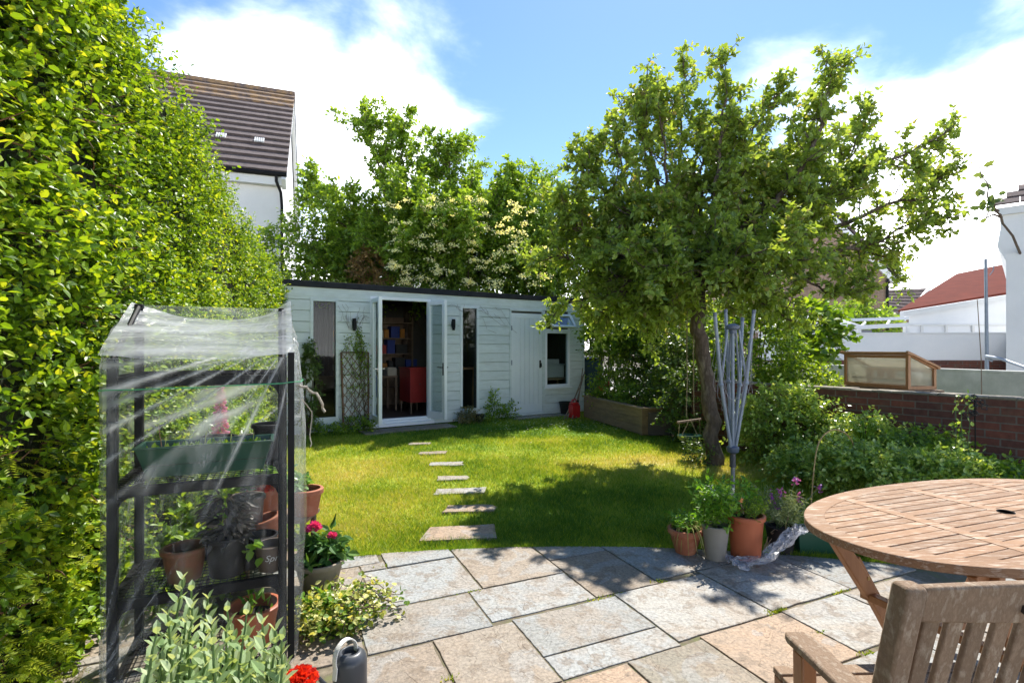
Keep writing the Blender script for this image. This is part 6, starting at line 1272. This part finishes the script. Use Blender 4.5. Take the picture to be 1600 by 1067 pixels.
# chalk writing wrapped round the pot
cu_ = bpy.data.curves.new('txt', 'FONT'); cu_.body = 'Spri'; cu_.size = .040; cu_.shear = .35; cu_.extrude = 0; to = bpy.data.objects.new('txt', cu_); COL.objects.link(to); dg = bpy.context.evaluated_depsgraph_get(); me = bpy.data.meshes.new_from_object(to.evaluated_get(dg)); bpy.data.objects.remove(to)
tv = np.array([v.co[:] for v in me.vertices]); ctr = math.atan2(-sp_c[1], -sp_c[0]) - .15
for v, p in zip(me.vertices, tv):
    z = .052 + p[1]; r_ = np.interp(z, [0, .105], [.052, .069]) + .0016; th = ctr + (p[0] - .02) / r_; v.co = (r_ * math.cos(th), r_ * math.sin(th), z)
me.materials.clear(); me.materials.append(surf('chalk', (.6, .6, .58), (.5, .5, .5), 30, .9, 0)); to = bpy.data.objects.new('writing', me); COL.objects.link(to); to.parent = spp
simple_pot('plant_pot', 'black pot right behind the chalk marked pot', GP(.53, .22, .415), .052, .07, .11, M_blackpot, rim=.003, rh_=.006)
simple_pot('plant_pot', 'small black pot squeezed between withered plant and chalk marked pot', GP(.485, .13, .415), .035, .05, .10, M_blackpot, rim=.003, rh_=.006)
simple_pot('plant_pot', 'tilted terracotta pot at the back right of the middle greenhouse shelf', GP(.57, .36, .445), .05, .068, .12, M_terra, (R(8), R(-14), 0))
simple_pot('plant_pot', 'tall brown pot behind the withered plant on the middle greenhouse shelf', GP(.46, .36, .415), .06, .078, .26, M_brownpot)
lw = MB(); kk = 14; S = GP(.505, .06, .50) + r3.normal(size=(kk, 3)) * .02; leaves(lw, S, r3.normal(size=(kk, 3)) * .6 + np.array([0, -.6, .2]), np.tile((0, -.5, 1.), (kk, 1)), .05, .8, 1.1); tag(lw.build('seedling', M_mint), 'light green seedling leaning out of the small black pot', 'seedling')
lp_, c = potted('red_pot', 'red terracotta pot with a green seedling on the lowest greenhouse shelf', GP(.50, .16, .075), 0, .07, .095, .14, M_terra_b, rim=.01) if False else (None, None)
rr_pot = simple_pot('plant_pot', 'red terracotta pot on the lower greenhouse shelf behind the sage plant', GP(.50, .14, .075 + .0), .075, .105, .17, M_terra_b, rim=.012)
c = GP(.50, .14, .20); leafy(rr_pot, np.array([0, 0, 0.]) + 0, .05, .15, .05, 16, .045, M_mint, 222, tw=.1) if False else None
lw = MB(); kk = 26; S = c + r3.normal(size=(kk, 3)) * np.array([.03, .03, .03]) + np.array([0, 0, .04]); leaves(lw, S, r3.normal(size=(kk, 3)) * .5 + np.array([0, 0, 1.]), r3.normal(size=(kk, 3)), .05, r3.uniform(0, 1, kk), .6); tag(lw.build('seedling', M_mint), 'upright seedling growing in the red terracotta pot', 'seedling')

# behind the greenhouse: stand with geraniums, foxglove
def mk(px, py, D): return P(px, py, D)
sd_ = thing('plant_stand', 'low wooden plant stand hidden behind the greenhouse', 'plant stand', (-1.28, 3.05, 0)); w = MB(); zt3 = .42; w.box(-1.62, -1.16, 2.92, 3.14, zt3 - .02, zt3); w.build('top', M_oldwood, sd_)
for x in (-1.60, -1.20):
    for y in (2.94, 3.10): w = MB(); w.box(x, x + .025, y, y + .025, 0, zt3 - .021); w.build('leg', M_oldwood, sd_)
w = MB(); w.box(-1.60, -1.18, 2.93, 3.13, .15, .165); w.build('shelf', M_oldwood, sd_)
M_redp = leafm('scarlet_petals', [(.55, .02, .01), (.75, .06, .02)], .3, .5, 1.2); M_pinkp = leafm('magenta_petals', [(.50, .02, .20), (.70, .08, .34)], .35, .5, 1.2); M_ger = leafm('geranium_leaves', [(.06, .16, .03), (.12, .26, .05), (.2, .36, .08)], .35)
def petals(mb, c, r, n, L, rr3): d = nrm(rr3.normal(size=(n, 3))); d[:, 2] = np.abs(d[:, 2]) * .9; leaves(mb, c + d * r * .7, d + rr3.normal(size=(n, 3)) * .3, rr3.normal(size=(n, 3)), L, rr3.uniform(0, 1, n), 1.3)
q = np.array([-1.20, 3.03, zt3]); g1_ = thing('geranium_pot', 'terracotta pot poking out right of the greenhouse with geranium', 'potted plant', q); w = MB(); pot(w, q, .065, .088, .15, .010); w.build('pot', M_terra, g1_, bevel=.001); w = MB(); w.lathe([(.07, .10), (.072, .12), (.001, .125)], q, 16); w.build('soil', M_soil, g1_); leafy(g1_, q + np.array([-.05, 0, 0]), .05, .12, .05, 14, .05, M_ger, 231, 1.1, tw=.06)
q = np.array([-1.44, 3.03, zt3]); g2_ = thing('geranium_pot', 'terracotta pot with scarlet geranium seen through the greenhouse cover', 'potted plant', q); w = MB(); pot(w, q, .075, .10, .16, .012); w.build('pot', M_terra_b, g2_, bevel=.001); leafy(g2_, q, .09, .15, .10, 50, .06, M_ger, 232, 1.1, tw=.09); w = MB(); 
for px, py in ((412, 768), (425, 764), (404, 776)): petals(w, P(px, py, 2.95), .03, 40, .028, r3)
w.build('blossom', M_redp, g2_)
fx = thing('foxglove', 'pink foxglove spike standing behind the greenhouse', 'foxglove', (-1.80, 3.35, 0)); w = MB(); b0 = np.array([-1.86, 3.3, 0]); tp3 = P(345, 598, 3.25); w.tube([b0, tp3], [.006, .003], 6); w.build('stem', M_greenstem, fx); w = MB(); lw = MB(); kk = 60
for k in range(kk):
    z_ = tp3[2] - .42 * (k / kk) ; cc = b0 + (tp3 - b0) * (z_ / tp3[2]); a = k * 2.4; d = np.array([math.cos(a), math.sin(a), -.5]); rr4 = .010 + .012 * min(1, k / 20)
    w.tube([cc, cc + d * .010 * (1 + k / 25), cc + d * .019 * (1 + k / 25)], [.002, rr4 * .45, rr4 * .6], 7, cap=False)
w.build('blossom', leafm('pink_bells', [(.42, .10, .28), (.55, .22, .40)], .4), fx); kk = 30; S = np.tile(b0, (kk, 1)) + r3.normal(size=(kk, 3)) * .06 + np.array([0, 0, .25]); leaves(lw, S, r3.normal(size=(kk, 3)) + np.array([0, 0, .3]), np.tile((0, 0, 1.), (kk, 1)), .18, .5, .8); lw.build('foliage', M_mint, fx)
bush('shrub', 'bright leafy shrub growing against the hedge behind the greenhouse', 'shrub', (-2.25, 4.0, .45), (.28, .5, .45), 350, 8, .05, M_light, None, .18, seed=240, base=0, vb=.5)
bush('border_plant', 'lush low green growth directly behind the greenhouse at ground level', 'plant', (-1.85, 2.95, .12), (.30, .30, .22), 260, 7, .05, M_light, M_greenstem, .14, seed=242, base=0, vb=.4)
bush('border_plant', 'leafy green border plant behind the plant stand', 'plant', (-1.75, 3.35, .3), (.28, .25, .3), 260, 7, .055, M_light, M_greenstem, .16, seed=241, base=0, vb=.5)

# dahlia pot, ivy, watering can, foreground sage and marigold
q = G(499, 924); dh = thing('dahlia_pot', 'buff stone pot of magenta dahlias on the patio beside the greenhouse', 'potted plant', q); w = MB(); w.lathe([(.075, 0), (.10, .05), (.118, .12), (.124, .155), (.136, .158), (.138, .182), (.128, .186), (.118, .18), (.11, .13)], q, 30); w.build('pot', M_stonepot, dh, bevel=.001); w = MB(); w.lathe([(.108, .12), (.110, .14), (.001, .145)], q, 20); w.build('soil', M_soil, dh)
M_dl = leafm('dahlia_leaves', [(.03, .09, .025), (.06, .15, .035), (.12, .22, .05)], .25, .6, 1.6, .2); leafy(dh, q, .08, .14, .12, 42, .075, M_dl, 251, .85, tw=.10)
w = MB(); s2m = MB()
for px, py, rr4 in ((490, 826, .034), (519, 838, .022), (478, 850, .022), (458, 850, .02), (514, 878, .012)):
    c = P(px, py, q[1] - .02); petals(w, c, rr4, 70, rr4 * .85, r3); s2m.tube(limb_path([q + np.array([0, 0, .14]), (q + c) / 2 + np.array([0, 0, .08]), c], 6, .003, r3), .0022, 5)
w.build('blossom', M_pinkp, dh); s2m.build('stem', M_greenstem, dh); w = MB(); 
for px, py in ((505, 847), (498, 859), (510, 852)): w.ball(P(px, py, q[1] - .02), .008, 6)
w.build('bud', surf('bud', (.3, .05, .06), rough=.5, bump=0), dh)
iv = thing('ivy', 'variegated yellow and green ivy trailing over the paving', 'ivy', G(530, 960)); w = MB(); lw = MB(); M_ivy = leafm('variegated', [(.05, .12, .02), (.14, .24, .03), (.42, .44, .10), (.62, .60, .24)], .3, .4)
base_ = G(512, 985); rr3 = np.random.default_rng(61)
ends = [(632, 945), (622, 960), (600, 955), (610, 940), (586, 935), (560, 930), (575, 965), (545, 990), (530, 1000), (560, 985), (520, 935), (500, 960), (505, 1010), (550, 950), (590, 970)]
for px, py in ends * 2:
    e = G(px + rr3.normal() * 6, py + rr3.normal() * 5); e[2] = rr3.uniform(.02, .07); mid = (base_ + e) / 2 + np.array([rr3.normal() * .03, rr3.normal() * .03, rr3.uniform(.05, .13)]); pt = limb_path([base_ + rr3.normal(size=3) * np.array([.05, .05, 0]), mid, e], 10, .008, rr3); pt[:, 2] = np.maximum(pt[:, 2], .012); w.tube(pt, .0022, 5)
    kk = 34; S = pt[rr3.integers(0, 10, kk)] + rr3.normal(size=(kk, 3)) * .018; S[:, 2] = np.maximum(S[:, 2], .01); leaves(lw, S, rr3.normal(size=(kk, 3)) * np.array([1, 1, .4]) + np.array([0, -.3, .2]), rr3.normal(size=(kk, 3)) * .4 + np.array([0, 0, 1.]), rr3.uniform(.018, .038, kk), rr3.uniform(0, 1, kk), 1.3)
w.build('stem', M_twig, iv); lw.build('foliage', M_ivy, iv)
bush('leafy_plant', 'fresh green leafy plant between dahlia pot and ivy beside the greenhouse', 'plant', tuple(G(512, 975)[:2]) + (.05,), (.09, .08, .05), 70, 6, .035, M_mint, M_greenstem, .10, seed=252, base=0, vb=.5)
bush('leafy_plant', 'yellow flecked foliage at the near right foot of the greenhouse', 'plant', tuple(G(492, 985)[:2]) + (.06,), (.07, .08, .08), 80, 6, .03, M_ivy, M_greenstem, .10, seed=253, base=0, vb=.6)
q = G(547, 1083); wc = thing('watering_can', 'small dark grey watering can with cream handle at the bottom of the picture', 'watering can', q); M_can = surf('can_grey', (.055, .06, .07), (.05, .055, .065), 5, .38, 0)
w = MB(); w.lathe([(.062, 0), (.066, .006), (.066, .135), (.060, .155), (.046, .168), (.034, .172), (.032, .170), (.03, .15)], q, 32); w.build('body', M_can, wc, smooth=True)
w = MB(); w.tube(limb_path([q + np.array([-.045, -.035, .03]), q + np.array([-.075, -.06, .07]), q + np.array([-.10, -.085, .125])], 8, 0), np.linspace(.014, .006, 8), 10); w.build('spout', M_can, wc, smooth=True)
w = MB(); A_ = np.linspace(-.25, math.pi + .45, 20); hp = [q + np.array([-.012 + .038 * math.cos(a) * .75, -.052 * math.cos(a) * .0 - .02 + .045 * math.cos(a), .165 + .062 * math.sin(a)]) for a in A_]; hp[0] = q + np.array([.02, .04, .13]); hp += [hp[-1] + np.array([-.003, -.006, -.045])]
for a, b in zip(hp[:-1], hp[1:]): w.obox(a, b, .005, .022, up=(.8, -.5, .0))
w.build('handle', surf('cream_plastic', (.82, .80, .73), (.78, .76, .7), 5, .45, 0), wc, bevel=.001)
w = MB(); r3 = np.random.default_rng(55)
M_sage = leafm('sage_leaves', [(.12, .22, .08), (.20, .31, .13), (.31, .42, .21), (.48, .56, .36)], .3, .7, 1.3, .15)
sgc = np.array([-.62, 1.15, 0]); sg = thing('sage_plant', 'pale green felted leafy plant in the foreground before the greenhouse', 'plant', sgc); lm = MB(); sm = MB()
tops = [(285, 905), (325, 935), (355, 955), (300, 950), (262, 960), (385, 960), (410, 975), (430, 985), (440, 1000), (270, 1000), (330, 985), (365, 1000), (395, 1010), (250, 1020), (300, 1030), (345, 1035), (415, 1030), (380, 1050), (280, 1060), (320, 1000), (435, 1030), (245, 990), (355, 1060), (400, 1060)]
for i, (px, py) in enumerate(tops + [(x_ + 14 - (k_ * 37) % 29, y_ + 18 + (k_ * 53) % 31) for k_, (x_, y_) in enumerate(tops)]):
    D_ = 1.15 + r3.uniform(-.12, .14); tp4 = P(px, py, D_); b0 = tp4 + np.array([r3.normal() * .03, r3.normal() * .03, -.42]); pt = limb_path([b0, (b0 + tp4) / 2 + r3.normal(size=3) * .01, tp4], 12, .002, r3); sm.tube(pt, np.linspace(.004, .002, 12), 6)
    for k in range(13):
        t_ = 1 - k / 13 * .85; pp = b0 + (tp4 - b0) * t_
        for sgn in (0, 1):
            a = k * 1.57 + sgn * math.pi + i; d = np.array([math.cos(a), math.sin(a), 0]); el_ = np.interp(k, [0, 3, 12], [1.7, 1.0, .6]); L_ = np.interp(k, [0, 4, 9, 12], [.026, .043, .056, .060]) * r3.uniform(.85, 1.15)
            leaves(lm, pp[None], (d + np.array([0, 0, el_]))[None], (np.array([0, 0, 1.]) - d * .5)[None], L_, np.array([.85 - .05 * k + r3.normal() * .12]), .85)
lm.build('foliage', M_sage, sg); sm.build('stems', M_greenstem, sg)
mgc = P(470, 1062, 1.1); mg = thing('geranium', 'scarlet ruffled flower head at the bottom edge before the greenhouse', 'flower', (mgc[0], mgc[1], 0)); w = MB(); d = nrm(r3.normal(size=(260, 3))); d[:, 2] = np.abs(d[:, 2]) * .7; leaves(w, mgc + d * np.array([.022, .022, .018]), d + r3.normal(size=(260, 3)) * .35, r3.normal(size=(260, 3)), .016, r3.uniform(0, 1, 260), 1.5); w.build('blossom', M_redp, mg); w = MB(); w.tube([(mgc[0], mgc[1], 0), mgc], .004, 6); w.build('stem', M_greenstem, mg)
w = MB(); c0 = np.array([mgc[0], mgc[1], .0]); kk = 16; leaves(w, c0 + r3.normal(size=(kk, 3)) * .04 + np.array([0, 0, .5]), r3.normal(size=(kk, 3)), np.tile((0, 0, 1.), (kk, 1)), .05, r3.uniform(0, 1, kk), 1.2); w.build('foliage', M_ger, mg)

# ------------------------------------------------------------------ table and chair
TC = np.array([1.955, 2.06, 0]); tu = nrm(np.array([.94, .335])); MT = frame(TC, tu[0], tu[1]); a_, b_, ze_, zt_ = .89, .448, 2.25, .735; th_ = .030
tbx = thing('garden_table', 'oval slatted teak garden table with folding legs and a parasol hole', 'table', TC)
def sup(t_, s=1.0, aa=a_, bb=b_): c, s_ = math.cos(t_), math.sin(t_); return (aa * s * math.copysign(abs(c) ** (2 / ze_), c), bb * s * math.copysign(abs(s_) ** (2 / ze_), s_))
w = MB(MT); N = 96; rim = .072; T2 = [2 * math.pi * i / N for i in range(N)]
outp = [sup(t_) for t_ in T2]; inp = [sup(t_, 1, a_ - rim, b_ - rim) for t_ in T2]
V = []; 
for o, i_ in zip(outp, inp): V += [(o[0], o[1], zt_ - th_), (o[0], o[1], zt_), (i_[0], i_[1], zt_), (i_[0], i_[1], zt_ - th_)]
segs = 10; vv = np.zeros(len(V))
for i in range(N): vv[4 * i:4 * i + 4] = .35 + .3 * ((i * segs // N) % 2)
w.add(V, [(4 * i + k, 4 * i + (k + 1) % 4, 4 * ((i + 1) % N) + (k + 1) % 4, 4 * ((i + 1) % N) + k) for i in range(N) for k in range(4)], vv); w.build('rim', M_teak, tbx, bevel=.003)
w = MB(MT); sh_ = .0455; ns = int(2 * (b_ - rim) / sh_); y0 = -(b_ - rim); sh_ = 2 * (b_ - rim) / ns
def xin(y): aa, bb = a_ - rim + .012, b_ - rim + .010; y = min(abs(y), bb * .9999); return aa * (1 - (y / bb) ** ze_) ** (1 / ze_)
rails = [-.42, 0.0, .42]
for k in range(ns):
    ya, yb = y0 + k * sh_ + .0022, y0 + (k + 1) * sh_ - .0022; xm_ = min(xin(ya), xin(yb)); xe_a, xe_b = xin(ya), xin(yb)
    edges = [-1] + [r_ for r_ in rails] + [1]
    for e0, e1 in zip(edges[:-1], edges[1:]):
        for part_ in (0,):
            xa = -1 if e0 == -1 else e0 + .0285; xb = 1 if e1 == 1 else e1 - .0285
            A0_ = -xe_a if xa == -1 else xa; A1_ = -xe_b if xa == -1 else xa; B0_ = xe_a if xb == 1 else xb; B1_ = xe_b if xb == 1 else xb
            if A0_ >= B0_ or A1_ >= B1_: continue
            w.prism([(A0_, ya), (B0_, ya), (B1_, yb), (A1_, yb)], zt_ - th_ + .004, zt_ - .0015 + rng.uniform(-.0008, .0006), rng.uniform(0, 1))
sl_o = w.build('slat', M_teak, tbx, bevel=.0015)
w = MB(MT)
for r_ in rails: 
    w.box(r_ - .027, r_ + .027, -(b_ - rim) + .002, (b_ - rim) - .002, zt_ - th_ + .002, zt_ - .0005, .9)
w.build('cross_rail', M_teak, tbx, bevel=.0015)
w = MB(MT); w.lathe([(.001, zt_ + .0004), (.024, zt_ + .0004), (.027, zt_ + .003), (.029, zt_ + .0004)], (0.0, 0.0, 0), 20); w.build('parasol_hole', M_black, tbx)
w = MB(MT); w.box(-.60, .60, -.24, -.21, zt_ - th_ - .045, zt_ - th_ - .001); w.box(-.60, .60, .21, .24, zt_ - th_ - .045, zt_ - th_ - .001); w.box(-.62, -.59, -.3, .3, zt_ - th_ - .046, zt_ - th_ - .002); w.box(.59, .62, -.3, .3, zt_ - th_ - .046, zt_ - th_ - .002); w.build('underframe', M_teakleg, tbx, bevel=.003)
for sx in (-1, 1):
    for sy in (-1, 1):
        w = MB(MT); w.obox((sx * .66, sy * .26, zt_ - th_ - .003), (sx * .40, sy * .255, .36), .028, .060, up=(1, 0, 0)); w.obox((sx * .46, sy * .286, .50), (sx * .12, sy * .286, 0.0), .028, .055, up=(1, 0, 0)); l_ = w.build('leg', M_teakleg, tbx, bevel=.004)
        w = MB(MT); w.tube([(sx * .43, sy * .24, .435), (sx * .43, sy * .305, .435)], .008, 10); w.build('bolt', surf('brass', (.5, .35, .15), (.45, .3, .12), 9, .35, 0, metal=.9) if (sx, sy) == (-1, -1) else bpy.data.materials['brass'], l_)
w = MB(MT); w.box(-.43, -.39, -.28, .28, .34, .37); w.box(.39, .43, -.28, .28, .34, .37); w.box(-.39, .39, -.02, .02, .33, .355); w.build('stretcher', M_teakleg, tbx, bevel=.003)

CX0, CX1, CY = .805, 1.42, 1.065; ch_ = thing('garden_chair', 'weathered grey teak armchair seen from behind at the near side of the table', 'chair', ((CX0 + CX1) / 2, 1.3, 0))
Lc = np.eye(4); ang = R(2); Lc[:2, 0] = (math.cos(ang), math.sin(ang)); Lc[:2, 1] = (-math.sin(ang), math.cos(ang)); Lc[:3, 3] = (CX0, CY, 0); Wc = CX1 - CX0
def lean(z): return np.interp(z, [0, .42, .93], [.05, .12, 0.0])
for x in (0, Wc - .042):
    w = MB(Lc); V = []
    for z in (0, .2, .42, .6, .8, .884, .893): 
        t_ = .020 if z < .89 else .014
        V += [(x, lean(z) - t_, z), (x + .042, lean(z) - t_, z), (x + .042, lean(z) + t_ + .01, z), (x, lean(z) + t_ + .01, z)]
    w.add(V, [(4 * k + i, 4 * k + (i + 1) % 4, 4 * k + 4 + (i + 1) % 4, 4 * k + 4 + i) for k in range(6) for i in range(4)] + [(3, 2, 1, 0), (24, 25, 26, 27)], .5); w.build('rear_leg', M_greywood, ch_, bevel=.006)
w = MB(Lc); n_ = 16; V = []
for i in range(n_ + 1):
    x = .0425 + (Wc - .085) * i / n_; ar = .022 * math.sin(math.pi * i / n_); zc = .850
    for z, off in ((zc - .040, 0), (zc + .040 + ar * .55, 0)): 
        y = lean(z) - .012 - .012 * math.sin(math.pi * i / n_); V += [(x, y, z), (x, y + .026, z)]
w.add(V, [(4 * i + a, 4 * i + b, 4 * i + 4 + b, 4 * i + 4 + a) for i in range(n_) for a, b in ((0, 1), (1, 3), (3, 2), (2, 0))] + [(0, 2, 3, 1), (4 * n_, 4 * n_ + 1, 4 * n_ + 3, 4 * n_ + 2)], .6)
w.build('top_rail', M_greywood, ch_, bevel=.006)
w = MB(Lc); w.lathe([(.001, 0), (.02, 0)], (0, 0, 0), 4); w = MB(Lc); cxr = Wc / 2 - .02; w.tube([(cxr - .045, lean(.86) - .0245, .846), (cxr + .045, lean(.86) - .0245, .846)], [.009, .009], 8); w.build('hand_slot', surf('slot_shadow', (.04, .03, .025), rough=.9, bump=0), ch_)
w = MB(Lc); w.box(.0425, Wc - .0425, .105, .135, .50, .555); w.build('lower_rail', M_greywood, ch_, bevel=.004); nsl = 10
for k in range(nsl):
    x = .058 + (Wc - .116 - .032) * k / (nsl - 1); w = MB(Lc); w.obox((x + .016, lean(.55) + .004, .552), (x + .016, lean(.83) - .002, .825), .034, .014, rng.uniform(0, 1), up=(0, 1, 0)); w.build('slat', M_greywood, ch_, bevel=.003)
for x in (-.055, Wc - .012):
    w = MB(Lc); V = []; 
    prof = [(.03, .025), (.12, .03), (.26, .034), (.335, .033), (.36, .025)]
    for y, hw in prof:
        zz2 = .603 + .012 * math.sin((y - .03) * 8)
        V += [(x + .033 - hw, y, zz2 - .022), (x + .033 + hw, y, zz2 - .022), (x + .033 + hw, y, zz2), (x + .033 - hw, y, zz2)]
    w.add(V, [(4 * k + i, 4 * k + (i + 1) % 4, 4 * k + 4 + (i + 1) % 4, 4 * k + 4 + i) for k in range(4) for i in range(4)] + [(0, 1, 2, 3)[::-1], (16, 17, 18, 19)], .5); w.build('armrest', M_greywood, ch_, bevel=.005)
    w = MB(Lc); w.obox((x + .033, .30, 0), (x + .033, .31, .580), .04, .045, up=(0, 1, 0)); w.build('front_leg', M_teakleg, ch_, bevel=.005)
w = MB(Lc)
for k in range(8): y = .10 + k * .052; w.box(.0, Wc, y, y + .042, .405, .425, rng.uniform(0, 1))
w.build('seat', M_greywood, ch_, bevel=.003)
w = MB(Lc); w.box(0, .02, .08, .5, .345, .404); w.box(Wc - .02, Wc, .08, .5, .345, .404); w.box(.021, Wc - .021, .49, .51, .345, .404); w.build('seat_rail', M_teakleg, ch_, bevel=.003)
